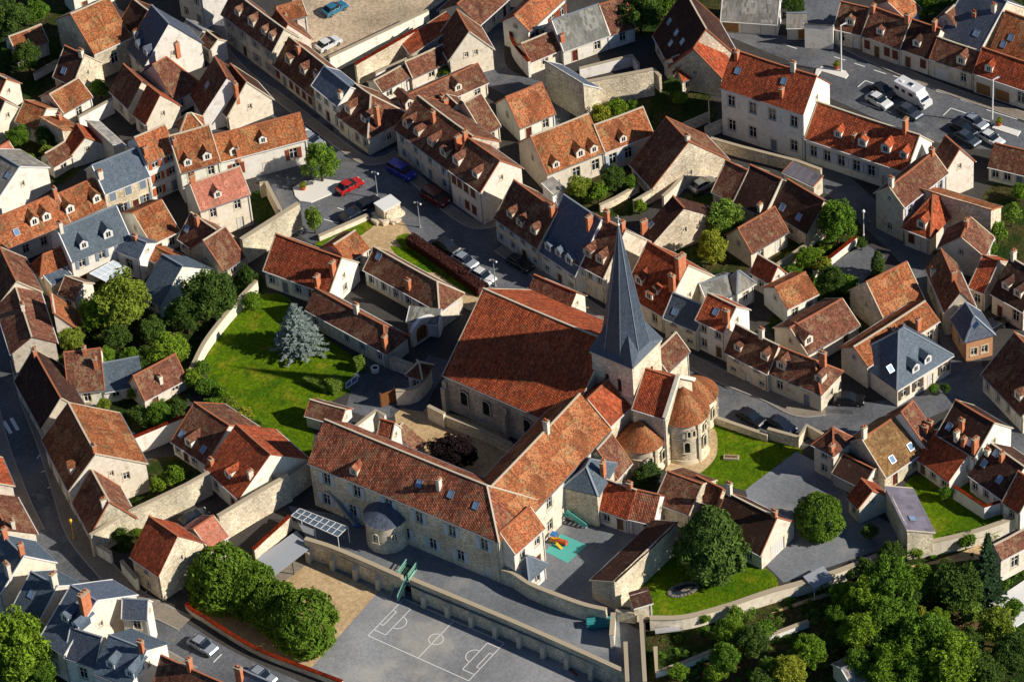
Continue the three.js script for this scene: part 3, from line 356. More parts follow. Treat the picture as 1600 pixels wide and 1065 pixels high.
{"l":"L-shaped orange garden shed beside the yellow-green tree","p":[-63.86,-9.02],"r":1.705,"L":4.34,"a":3.35,"b":4.29,"h":2.3,"m":"or","w":"cr","f":[0],"g":[0],"mono":1},
{"l":"slate-roofed garden house with white gable in front of dark trees","p":[-47.02,-16.37],"r":-0.797,"L":4.02,"a":4.95,"b":3.77,"h":2.6,"m":"sl","w":"wh","f":[1],"g":[1],"rv":1},
{"l":"little brown and orange roof behind the slate garden house","p":[-48.22,-21.77],"r":-0.72,"L":3.92,"a":1.5,"b":0.97,"h":2.6,"m":"or","w":"cr","f":[1],"g":[1],"rv":1},
{"l":"small dark brown roof beside the conservatory wall","p":[-61.29,-16.65],"r":-0.601,"L":3.15,"a":1.95,"b":1.63,"h":2.6,"m":"br","w":"cr","f":[1],"g":[1],"rv":1},
{"l":"bright red-roofed white house with two tall brick chimneys by the lawn","p":[-27.53,-16.17],"r":-0.617,"L":11.25,"a":3.65,"b":3.53,"h":3.4,"m":"rd","w":"wh","f":[5],"g":[1,1],"rv":1,"C":[[5.22,0.53,2.2],[3.62,0.02,2.2]],"s":"wh"},
{"l":"long dark red-brown hipped range beside the gravel path","p":[-13.21,-11.19],"r":-0.799,"L":14.67,"a":2.3,"b":2.27,"h":3.2,"m":"br","w":"be","f":[6],"g":[0],"hr":1,"rv":1,"K":[[-5.92,0.71]],"C":[[1.1,0.13,1.8]],"s":"wh"},
{"l":"sunlit orange cross wing behind the bright red roof","p":[-22.55,-19.89],"r":0.712,"L":4.08,"a":2.55,"b":1.66,"h":3.2,"m":"or","w":"cr","f":[1],"g":[1]},
{"l":"long dark-roofed range with shuttered front beside the blue spruce","p":[-21.41,-3.32],"r":-0.782,"L":15.27,"a":2.15,"b":2.1,"h":3.2,"m":"br","w":"be","f":[5],"g":[0],"hr":1,"rv":1,"C":[[0.38,0.94,1.6],[7.13,0.22,1.8]],"s":"wh"},
{"l":"dormered house of the shaded main street row with pale shutters","p":[-6.86,-41.23],"r":-0.958,"L":13.0,"a":4.6,"b":3.43,"h":5.2,"m":"br","w":"be","f":[4,4],"g":[1],"rv":1,"D":[[-4.98,0.15],[-2.38,0.16],[0.99,0.16],[4.22,0.14]],"C":[[-1.27,0.71,2.0],[5.62,0.57,2.2],[5.75,0.83,1.6]],"s":"wh"},
{"l":"end house of the main street row with cream gable and dark red shutters","p":[-1.62,-31.06],"r":-0.937,"L":7.19,"a":3.75,"b":3.44,"h":6.4,"m":"br","w":"cr","f":[5,5],"g":[1,1],"rv":1,"D":[[-2.98,0.17],[1.34,0.19]],"s":"dr"},
{"l":"dormered brown-roofed house starting the lower street row","p":[5.19,-20.65],"r":-0.931,"L":9.65,"a":3.9,"b":4.26,"h":4.6,"m":"br","w":"be","f":[4,4],"g":[1],"rv":1,"D":[[-2.3,0.16],[-0.03,0.13],[2.88,0.17]],"C":[[4.3,0.84,1.8]],"s":"wh"},
{"l":"slate-roofed house with three tiny dormers in the lower street row","p":[11.52,-14.79],"r":-0.915,"L":7.85,"a":5.1,"b":6.74,"h":4.0,"m":"sl","w":"wh","f":[3,3],"g":[1],"rv":1,"D":[[-2.41,0.04],[-0.32,0.06],[2.0,0.05]],"C":[[2.7,0.78,2.2]]},
{"l":"tan-fronted house with two brown dormers just left of the spire","p":[15.19,-11.41],"r":-0.795,"L":5.47,"a":4.8,"b":5.09,"h":5.2,"m":"br","w":"be","f":[2,3],"g":[1],"rv":1,"D":[[-1.12,0.17],[1.17,0.17]],"C":[[-0.61,1.0,2.0],[2.33,0.99,1.5]],"s":"wh"},
{"l":"red-tiled house with three long dormers behind the spire","p":[22.68,-5.06],"r":-0.848,"L":7.68,"a":5.25,"b":5.5,"h":3.6,"m":"rd","w":"cr","f":[2],"g":[1],"rv":1,"D":[[-2.08,0.23],[0.59,0.09],[1.07,0.23]],"C":[[3.44,0.45,3.0],[3.44,0.8,3.4]]},
{"l":"dark slate roof between the red-tiled houses right of the spire","p":[24.98,2.04],"r":-0.685,"L":5.54,"a":2.35,"b":2.36,"h":4.0,"m":"sl","w":"cr","f":[2,2],"g":[1],"rv":1,"K":[[-1.44,0.29]]},
{"l":"white house with red-tiled roof, a skylight and a white chimney","p":[29.29,4.62],"r":-0.755,"L":4.84,"a":2.75,"b":2.45,"h":5.6,"m":"rd","w":"wh","f":[2,2],"g":[1],"rv":1,"K":[[-0.08,0.48]],"C":[[2.02,0.34,2.2]]},
{"l":"pale grey fibre-cement roof right of the red-tiled dormer house","p":[28.96,-3.99],"r":0.336,"L":4.61,"a":2.15,"b":1.4,"h":3.2,"m":"gr","w":"wh","f":[1],"g":[1]},
{"l":"pale grey pyramid roof with a white sunlit face","p":[32.35,-4.24],"r":0.61,"L":2.99,"a":1.4,"b":1.87,"h":3.6,"m":"gr","w":"wh","f":[1],"g":[0],"hl":1,"hr":1},
{"l":"dark-roofed barn with broad sunlit stone gable and ragged eave","p":[25.29,-18.41],"r":-1.133,"L":3.01,"a":5.25,"b":4.02,"h":3.2,"m":"db","w":"st","f":[1],"g":[1],"rv":1,"K":[[-1.06,0.21]],"C":[[-1.11,0.02,2.2]]},
{"l":"brown-red roof beside the small yard with the parked silver car","p":[34.43,-26.48],"r":-0.772,"L":3.93,"a":3.3,"b":3.26,"h":3.2,"m":"br","w":"be","f":[1],"g":[1],"rv":1},
{"l":"first dark brown roof right of the silver car yard","p":[38.33,-23.65],"r":-0.763,"L":5.51,"a":4.0,"b":3.81,"h":3.2,"m":"db","w":"be","f":[2],"g":[1],"rv":1,"C":[[1.72,0.05,1.2]]},
{"l":"dark brown roof with two skylights and stone gable by a tall leafy tree","p":[43.52,-19.05],"r":-0.878,"L":7.0,"a":3.35,"b":3.57,"h":3.3,"m":"db","w":"st","f":[1],"g":[1],"rv":1,"K":[[-2.16,0.2],[1.11,0.2]]},
{"l":"sunlit brown roof over a plain cream wall left of the two skylights","p":[36.04,-15.34],"r":0.628,"L":6.9,"a":2.6,"b":2.65,"h":3.0,"m":"br","w":"cr","f":[2],"g":[1]},
{"l":"tiny house with steep pointed red roof and dark red door","p":[61.09,-15.13],"r":-0.685,"L":4.14,"a":4.15,"b":3.73,"h":3.4,"m":"rd","w":"cr","f":[2],"g":[0],"hl":1,"hr":1,"rv":1,"D":[[0.35,0.1]],"s":"dr"},
{"l":"tall shaded stone barn wall with a thin strip of orange roof","p":[64.16,-14.29],"r":2.555,"L":11.14,"a":3.4,"b":1.92,"h":4.8,"m":"or","w":"st","f":[0],"g":[0],"mono":1},
{"l":"grey-brown roof with a ridge chimney right of the pointed red roof","p":[64.76,-7.97],"r":1.149,"L":4.62,"a":3.2,"b":2.63,"h":4.0,"m":"br","w":"cr","f":[1],"g":[1],"C":[[0.18,1.0,1.3]]},
{"l":"brown-red roof with ridge chimneys along the narrow lane","p":[61.22,1.81],"r":-1.438,"L":9.5,"a":2.0,"b":2.75,"h":4.6,"m":"br","w":"be","f":[2],"g":[1],"rv":1,"C":[[1.92,0.96,1.6],[-2.78,0.13,1.0]]},
{"l":"red-tiled wing right of the chimneyed lane house","p":[67.24,-1.11],"r":-0.682,"L":2.46,"a":3.65,"b":2.85,"h":3.6,"m":"rd","w":"be","f":[1],"g":[1],"rv":1},
{"l":"slate-roofed house with orange front beside the lane","p":[63.11,9.75],"r":-1.337,"L":5.07,"a":1.95,"b":2.04,"h":4.0,"m":"sl","w":"or","f":[1],"g":[2],"hr":1,"rv":1,"K":[[2.1,0.81]]},
{"l":"cream house with dark roof at the right edge, one long dormer","p":[71.65,2.56],"r":-0.867,"L":5.67,"a":3.9,"b":3.67,"h":3.8,"m":"db","w":"cr","f":[2],"g":[1],"rv":1,"D":[[-1.23,0.21],[0.98,0.2]],"C":[[-2.44,1.0,1.6]]},
{"l":"barn with plain sunlit orange roof and shaded stone gable, right of centre","p":[52.41,1.22],"r":0.528,"L":6.98,"a":3.8,"b":3.96,"h":3.6,"m":"or","w":"st","f":[0],"g":[1]},
{"l":"long low dusty-brown roof with a small white dormer","p":[42.08,5.68],"r":0.582,"L":9.31,"a":3.45,"b":2.24,"h":2.8,"m":"br","w":"cr","f":[2],"g":[1],"D":[[-3.64,0.2]]},
{"l":"cream house with orange roof and brown garage door beside the slate house","p":[51.64,10.19],"r":0.643,"L":13.44,"a":2.55,"b":1.67,"h":4.2,"m":"or","w":"cr","f":[4],"g":[1],"C":[[3.25,0.11,2.0],[-0.08,0.51,1.0]],"gar":1},
{"l":"cream house with pale slate hipped roof and two white dormers","p":[52.72,13.9],"r":0.62,"L":9.93,"a":4.55,"b":4.44,"h":3.5,"m":"sl","w":"cr","f":[4],"g":[0],"hl":1,"hr":1,"D":[[-1.27,0.06],[1.1,0.09]],"K":[[-4.56,0.4]],"s":"br"},
{"l":"orange-roofed house with white front and dark red barn doors","p":[39.32,-1.94],"r":0.527,"L":5.19,"a":2.75,"b":1.79,"h":3.2,"m":"or","w":"wh","f":[2],"g":[1]},
{"l":"small red-roofed house beside the pale grey pyramid roof","p":[36.71,-6.4],"r":-0.865,"L":3.69,"a":1.4,"b":1.93,"h":3.2,"m":"rd","w":"wh","f":[1],"g":[1],"rv":1},
{"l":"dark-roofed street house at left with a red lower roof strip","p":[-63.84,7.14],"r":-1.202,"L":11.34,"a":3.25,"b":4.02,"h":3.6,"m":"db","w":"be","f":[4],"g":[1],"rv":1,"C":[[-4.53,0.94,1.3]]},
{"l":"mottled mossy brown roof over a white wall with ivy","p":[-59.27,2.13],"r":0.039,"L":4.94,"a":3.7,"b":3.89,"h":3.0,"m":"br","w":"wh","f":[1],"g":[1],"C":[[0.33,0.94,1.0],[1.67,0.55,1.6]]},
{"l":"small white garden cottage with plain slate-grey roof","p":[-54.37,2.65],"r":0.15,"L":5.33,"a":2.55,"b":2.56,"h":2.4,"m":"sl","w":"wh","f":[2],"g":[1]},
{"l":"brown roof half in shade beside the small slate cottage","p":[-49.47,4.38],"r":0.59,"L":6.85,"a":2.0,"b":2.75,"h":2.3,"m":"br","w":"cr","f":[2],"g":[1],"C":[[-0.17,0.33,1.0]]},
{"l":"big house with sweeping orange roof and cream gable with six windows","p":[-58.37,21.14],"r":-1.215,"L":11.34,"a":4.3,"b":4.55,"h":5.0,"m":"or","w":"cr","f":[3,3],"g":[1,2,3],"ab":6.45,"rv":1,"D":[[3.36,0.18]],"C":[[5.27,1.0,1.4]]},
{"l":"low house with dark roof and stone gable below the big orange roof","p":[-55.98,30.34],"r":-1.207,"L":6.88,"a":3.15,"b":4.34,"h":3.0,"m":"br","w":"st","f":[2],"g":[1],"rv":1,"C":[[2.99,0.79,1.4]]},
{"l":"brown-red roofed house with two skylights and white wall by the orchard","p":[-41.33,16.79],"r":-0.836,"L":6.94,"a":4.7,"b":3.5,"h":2.7,"m":"br","w":"wh","f":[4],"g":[1],"rv":1,"D":[[-0.46,0.07]],"K":[[-2.52,0.22],[1.98,0.2]]},
{"l":"red-tiled house with a red dormer and white wall by the orchard","p":[-35.54,24.51],"r":-0.966,"L":7.84,"a":5.6,"b":4.33,"h":3.6,"m":"rd","w":"wh","f":[2],"g":[1],"rv":1,"D":[[0.2,0.12]],"C":[[-3.52,0.11,1.0],[3.52,0.42,1.4]]},
{"l":"brown-roofed garden shed at the corner of the lawn","p":[-25.8,14.04],"r":-0.503,"L":5.38,"a":1.6,"b":1.19,"h":2.4,"m":"br","w":"wh","f":[1],"g":[1],"rv":1},
{"l":"small beige-roofed wing behind the long convent building","p":[-16.21,21.97],"r":1.022,"L":2.11,"a":3.05,"b":2.11,"h":3.2,"m":"br","w":"wh","f":[1],"g":[1]},
{"l":"stone house with red roof and blank sunlit gable by the left street","p":[-47.29,41.0],"r":-0.837,"L":5.47,"a":3.85,"b":4.07,"h":5.0,"m":"rd","w":"st","f":[1,1],"g":[1],"rv":1},
{"l":"salmon-roofed wing of the stone house by the left street","p":[-42.52,36.76],"r":0.695,"L":3.34,"a":2.6,"b":1.69,"h":3.4,"m":"pk","w":"st","f":[1],"g":[1]},
{"l":"stone-fronted house with two small dormers on the street behind the church","p":[33.38,11.25],"r":-0.775,"L":7.24,"a":2.4,"b":2.94,"h":4.0,"m":"br","w":"be","f":[3,2],"g":[1],"rv":1,"D":[[-1.93,0.14],[2.44,0.29]],"C":[[0.73,1.0,1.6]]},
{"l":"corner shop with hipped brown roof and white shop window","p":[39.18,15.52],"r":-0.68,"L":8.72,"a":2.55,"b":2.61,"h":3.6,"m":"br","w":"be","f":[2],"g":[1],"hr":1,"rv":1,"D":[[-2.37,0.2],[3.43,0.31]],"C":[[3.12,1.0,2.2]]},
{"l":"stone house with mustard-yellow lichened roof and two blue skylights","p":[47.85,31.37],"r":0.659,"L":7.54,"a":4.2,"b":3.83,"h":3.0,"m":"ms","w":"st","f":[2],"g":[1],"K":[[-1.52,0.2],[1.91,0.2]],"C":[[-3.37,1.0,2.0]]},
{"l":"purple-brown roof behind the mustard roof with a ridge chimney","p":[51.39,29.61],"r":0.855,"L":2.67,"a":3.75,"b":4.14,"h":4.0,"m":"br","w":"wh","f":[1],"g":[0],"C":[[0.93,0.2,1.6],[0.06,0.26,1.0]]},
{"l":"dark brown roof with many small chimneys and a white gable at right","p":[59.97,32.53],"r":-0.859,"L":6.61,"a":3.55,"b":3.32,"h":5.6,"m":"db","w":"wh","f":[2,2],"g":[1],"rv":1,"K":[[-2.22,0.27],[1.69,0.2]],"C":[[-0.41,0.38,2.0],[-0.34,0.09,1.6],[0.97,0.08,1.2],[2.9,0.08,2.4]]},
{"l":"low ribbed dark red roof over white walls, below the dark roof","p":[56.85,33.99],"r":-0.957,"L":6.07,"a":3.45,"b":2.68,"h":2.6,"m":"rd","w":"wh","f":[3],"g":[1],"rv":1},
{"l":"dark roof with a bright skylight at the right edge","p":[63.4,38.59],"r":-0.955,"L":6.09,"a":3.75,"b":3.06,"h":3.2,"m":"db","w":"wh","f":[3],"g":[1],"rv":1,"K":[[1.17,0.32],[-2.17,0.43],[-1.55,0.85]],"C":[[-0.29,0.8,1.4],[-2.61,0.7,1.0]]},
{"l":"plain red roof in the lower right cut by the edge","p":[65.23,43.22],"r":-0.912,"L":3.03,"a":2.75,"b":3.19,"h":3.2,"m":"rd","w":"wh","f":[1],"g":[1],"rv":1},
{"l":"square pigeon-tower house with brown pyramid roof at the playground corner","p":[41.3,31.43],"r":-0.799,"L":3.3,"a":2.0,"b":2.05,"h":5.0,"m":"br","w":"cr","f":[1,1],"g":[0],"hl":1,"hr":1,"rv":1,"C":[[1.25,0.1,1.0]]},
{"l":"low dark-roofed shed with white doors in front of the mustard roof","p":[44.25,34.78],"r":-0.77,"L":4.95,"a":2.25,"b":1.46,"h":2.4,"m":"db","w":"wh","f":[0],"g":[1],"rv":1,"gar":2},
{"l":"little red roof stub beside the grey purple roof","p":[44.68,40.46],"r":-1.127,"L":2.56,"a":2.05,"b":1.92,"h":3.0,"m":"rd","w":"cr","f":[1],"g":[1],"rv":1},
{"l":"grey-purple mono-pitch roof with one skylight over a stone end wall","p":[47.89,45.09],"r":1.771,"L":8.75,"a":3.5,"b":1.46,"h":3.2,"m":"zn","w":"st","f":[0],"g":[0],"mono":1,"K":[[-1.95,0.55]]},
{"l":"broad brown-red roof with dormer on the right edge","p":[69.69,21.45],"r":-1.152,"L":9.94,"a":4.9,"b":4.92,"h":3.4,"m":"br","w":"cr","f":[4],"g":[1],"rv":1,"D":[[2.56,0.11]]},
{"l":"slate-roofed house at lower left with three orange chimneys","p":[-66.95,41.88],"r":-0.968,"L":5.4,"a":4.15,"b":3.86,"h":5.0,"m":"sl","w":"cr","f":[1,1],"g":[1],"rv":1,"C":[[-1.77,1.0,1.8],[2.3,1.0,2.0],[2.3,0.41,2.4]]},
{"l":"slate roof with a grilled skylight and wide orange chimney, lower left","p":[-62.78,47.79],"r":-0.726,"L":4.65,"a":3.95,"b":2.97,"h":5.0,"m":"sl","w":"cr","f":[1,1],"g":[1],"rv":1,"K":[[-0.66,0.48]],"C":[[1.92,1.0,2.2]]},
{"l":"slate roof with two long dormers and a huge orange chimney stack","p":[-57.24,52.89],"r":-0.76,"L":4.58,"a":6.45,"b":4.19,"h":5.6,"m":"sl","w":"cr","f":[1,1],"g":[1],"rv":1,"D":[[-0.16,0.43],[1.89,0.41]],"C":[[1.89,0.76,3.6]]},
{"l":"white gabled cross wing with slate roof in the lower left","p":[-57.08,58.06],"r":-0.506,"L":4.56,"a":2.15,"b":2.83,"h":5.0,"m":"sl","w":"wh","f":[1],"g":[1],"rv":1},
{"l":"dark slate roof with white dormers near the bottom edge","p":[-51.7,60.9],"r":-0.588,"L":5.63,"a":4.1,"b":2.66,"h":5.6,"m":"sl","w":"wh","f":[1,1],"g":[1],"rv":1,"D":[[-0.72,0.22],[2.35,0.19]],"C":[[2.41,0.92,2.0]]},
{"l":"brown-red roof at the bottom edge beside slate houses","p":[-43.2,67.09],"r":-0.635,"L":10.24,"a":2.6,"b":3.58,"h":5.0,"m":"br","w":"cr","f":[3,3],"g":[1],"rv":1,"C":[[-0.6,1.0,1.8]]},
{"l":"slate roof corner with paired chimneys at the bottom edge","p":[-33.81,70.4],"r":-0.632,"L":8.87,"a":2.75,"b":3.79,"h":5.0,"m":"sl","w":"wh","f":[2,2],"g":[1],"rv":1,"C":[[-4.03,0.71,2.4]]},
{"l":"white box wing with grey roof beside the huge chimney","p":[-50.95,52.67],"r":-0.193,"L":3.3,"a":1.4,"b":1.62,"h":6.0,"m":"sl","w":"wh","f":[1,1],"g":[1],"rv":1},
{"l":"red roof on the left edge opposite the zebra crossing","p":[-71.81,23.11],"r":1.883,"L":6.16,"a":2.6,"b":1.69,"h":4.0,"m":"rd","w":"cr","f":[1],"g":[1]},
{"l":"brown roof on the left edge where the street bends","p":[-69.67,32.45],"r":1.948,"L":7.82,"a":3.5,"b":2.27,"h":4.0,"m":"br","w":"cr","f":[2],"g":[1],"C":[[-3.42,0.75,1.6]]},
{"l":"cream house with arched doorway at the right edge above the gardens","p":[61.37,52.8],"r":0.519,"L":4.69,"a":1.4,"b":1.2,"h":4.0,"m":"br","w":"cr","f":[1],"g":[1]},
{"l":"brown roof linking the playground shed to the round yew","p":[24.28,37.4],"r":-0.743,"L":4.22,"a":1.4,"b":1.93,"h":3.0,"m":"br","w":"st","f":[1],"g":[1],"rv":1},
{"l":"long dark lean-to shed along the school playground","p":[14.89,49.53],"r":-2.305,"L":13.49,"a":3.85,"b":1.89,"h":3.2,"m":"db","w":"st","f":[0],"g":[0],"mono":1,"rv":1},
{"l":"red-roofed white school range, left half, by the playground stairs","p":[12.58,37.3],"r":-0.596,"L":4.55,"a":2.4,"b":2.82,"h":3.0,"m":"rd","w":"wh","f":[2],"g":[1],"rv":1,"C":[[1.34,1.0,1.0]]},
{"l":"red-roofed white school range, right half, beside the lean-to","p":[15.9,38.86],"r":-0.442,"L":3.49,"a":2.6,"b":2.5,"h":3.0,"m":"rm","w":"wh","f":[2],"g":[1],"rv":1},
{"l":"weathered brown roof between the school range and the yew","p":[21.1,36.71],"r":-0.609,"L":5.23,"a":3.5,"b":2.27,"h":3.2,"m":"br","w":"st","f":[0],"g":[1],"rv":1},
{"l":"dark-roofed house with white garage gable facing the grey playground","p":[29.19,44.08],"r":-0.739,"L":8.06,"a":3.55,"b":3.6,"h":3.0,"m":"db","w":"cr","f":[2],"g":[0],"rv":1,"C":[[-3.63,1.0,2.0],[3.63,1.0,1.0]],"ge":1},
{"l":"small white pavilion with slate hipped roof at the school yard corner","p":[-0.48,47.76],"r":0.82,"L":3.31,"a":1.55,"b":1.55,"h":2.8,"m":"sl","w":"wh","f":[1],"g":[0],"hl":1,"hr":1},
{"l":"brown roofed gabled annex on the street side of the nave","p":[6.67,-2.04],"r":-0.684,"L":7.06,"a":1.95,"b":1.95,"h":6.0,"m":"br","w":"cr","f":[0],"g":[1],"rv":1},
{"l":"small white flat-topped gate lodge","p":[-11.66,-4.56],"r":-0.284,"L":4.53,"a":1.9,"b":0.73,"h":2.6,"m":"gr","w":"wh","f":[0],"g":[0],"mono":1,"rv":1},
{"l":"tiny white box house with grey roof behind the lower street row","p":[7.24,-30.96],"r":0.629,"L":2.15,"a":2.25,"b":0.48,"h":2.6,"m":"gr","w":"wh","f":[0],"g":[0],"mono":1},
{"l":"small grey-roofed garage with white door at the top","p":[47.43,-65.16],"r":-0.146,"L":2.9,"a":1.4,"b":1.32,"h":2.6,"m":"gr","w":"wh","f":[0],"g":[1],"rv":1,"gar":2},
{"l":"flat-roofed double garage with brown doors at the top","p":[50.28,-61.09],"r":2.9,"L":4.32,"a":1.4,"b":1.79,"h":2.6,"m":"gr","w":"wh","f":[0],"g":[0],"mono":1,"gar":2},
{"l":"tiny square lodge with brown roof by the curved wall","p":[-13.02,8.11],"r":-0.53,"L":2.15,"a":1.4,"b":1.19,"h":3.4,"m":"br","w":"cr","f":[1],"g":[0],"hl":1,"hr":1,"rv":1},
{"l":"long flat grey-roofed shed above the two-skylight roof","p":[44.81,-28.52],"r":-0.78,"L":5.5,"a":2.05,"b":0.42,"h":2.6,"m":"zn","w":"be","f":[0],"g":[0],"mono":1,"rv":1},
{"l":"little dark-roofed lodge at the corner of the lower lawn","p":[13.37,55.32],"r":0.271,"L":2.43,"a":1.45,"b":0.9,"h":3.0,"m":"db","w":"st","f":[0],"g":[0],"mono":1},
{"l":"small grey-roofed annex touching the white gable of the slate house","p":[-44.36,-75.01],"r":-0.888,"L":4.0,"a":1.4,"b":1.04,"h":3.4,"m":"gr","w":"wh","f":[1],"g":[1],"rv":1},
{"l":"narrow white house end with brown roof behind the dormered street row","p":[-5.73,-48.47],"r":-1.058,"L":2.96,"a":1.4,"b":0.98,"h":5.0,"m":"br","w":"wh","f":[1],"g":[1],"rv":1,"C":[[-0.24,0.28,1.2]]},
{"l":"small tiled rear dormer wing breaking the back of the convent roof","p":[-17.45,24.91],"r":-0.52,"L":2.09,"a":1.4,"b":1.93,"h":7.5,"m":"rm","w":"wh","f":[0],"g":[1],"rv":1}
];
const CHURCH = [
{"p":[4.81,11.6],"r":-0.683,"L":20.79,"a":10.15,"b":7.65,"h":6.5,"m":"rd","w":"st","f":[0],"g":[1],"rv":1,"part":"nave"},
{"p":[19.4,23.7],"r":-0.559,"L":4.84,"a":3.95,"b":3.55,"h":9.0,"m":"rd","w":"st","f":[0],"g":[1],"rv":1,"part":"choir"},
{"p":[10.95,23.81],"r":0.866,"L":5.16,"a":3.3,"b":2.91,"h":8.0,"m":"rd","w":"st","f":[0],"g":[1],"part":"transept"},
{"p":[20.57,14.88],"r":0.865,"L":5.23,"a":1.9,"b":2.09,"h":8.0,"m":"br","w":"st","f":[0],"g":[1],"part":"transept"},
{"p":[11.03,30.35],"r":0.935,"L":3.67,"a":2.7,"b":3.72,"h":3.6,"m":"br","w":"st","f":[1],"g":[1],"part":"vestry"},
{"p":[8.61,34.98],"r":1.114,"L":6.14,"a":2.35,"b":2.0,"h":6.0,"m":"sl","w":"st","f":[0],"g":[0],"hl":1,"hr":1,"C":[[0.14,0.15,2.6]],"part":"sacristy"},
{"p":[-13.48,35.4],"r":-0.641,"L":30.17,"a":4.3,"b":3.95,"h":8.0,"m":"rm","w":"st","f":[7,6],"g":[0],"hr":1,"rv":1,"D":[[-8.1,0.08]],"K":[[1.45,0.46],[6.32,0.51],[10.31,0.49]],"C":[[4.43,0.55,1.8]],"s":"wh","part":"convent"},
{"p":[1.96,33.61],"r":0.913,"L":20.86,"a":4.45,"b":4.01,"h":7.6,"m":"or","w":"cr","f":[5,5],"g":[1],"C":[[2.31,0.96,2.0]],"nv":1,"part":"convent"},
{"p":[-1.66,44.93],"r":0.82,"L":6.0,"a":2.15,"b":2.29,"h":6.2,"m":"or","w":"cr","f":[2,2],"g":[1],"part":"convent"}
];
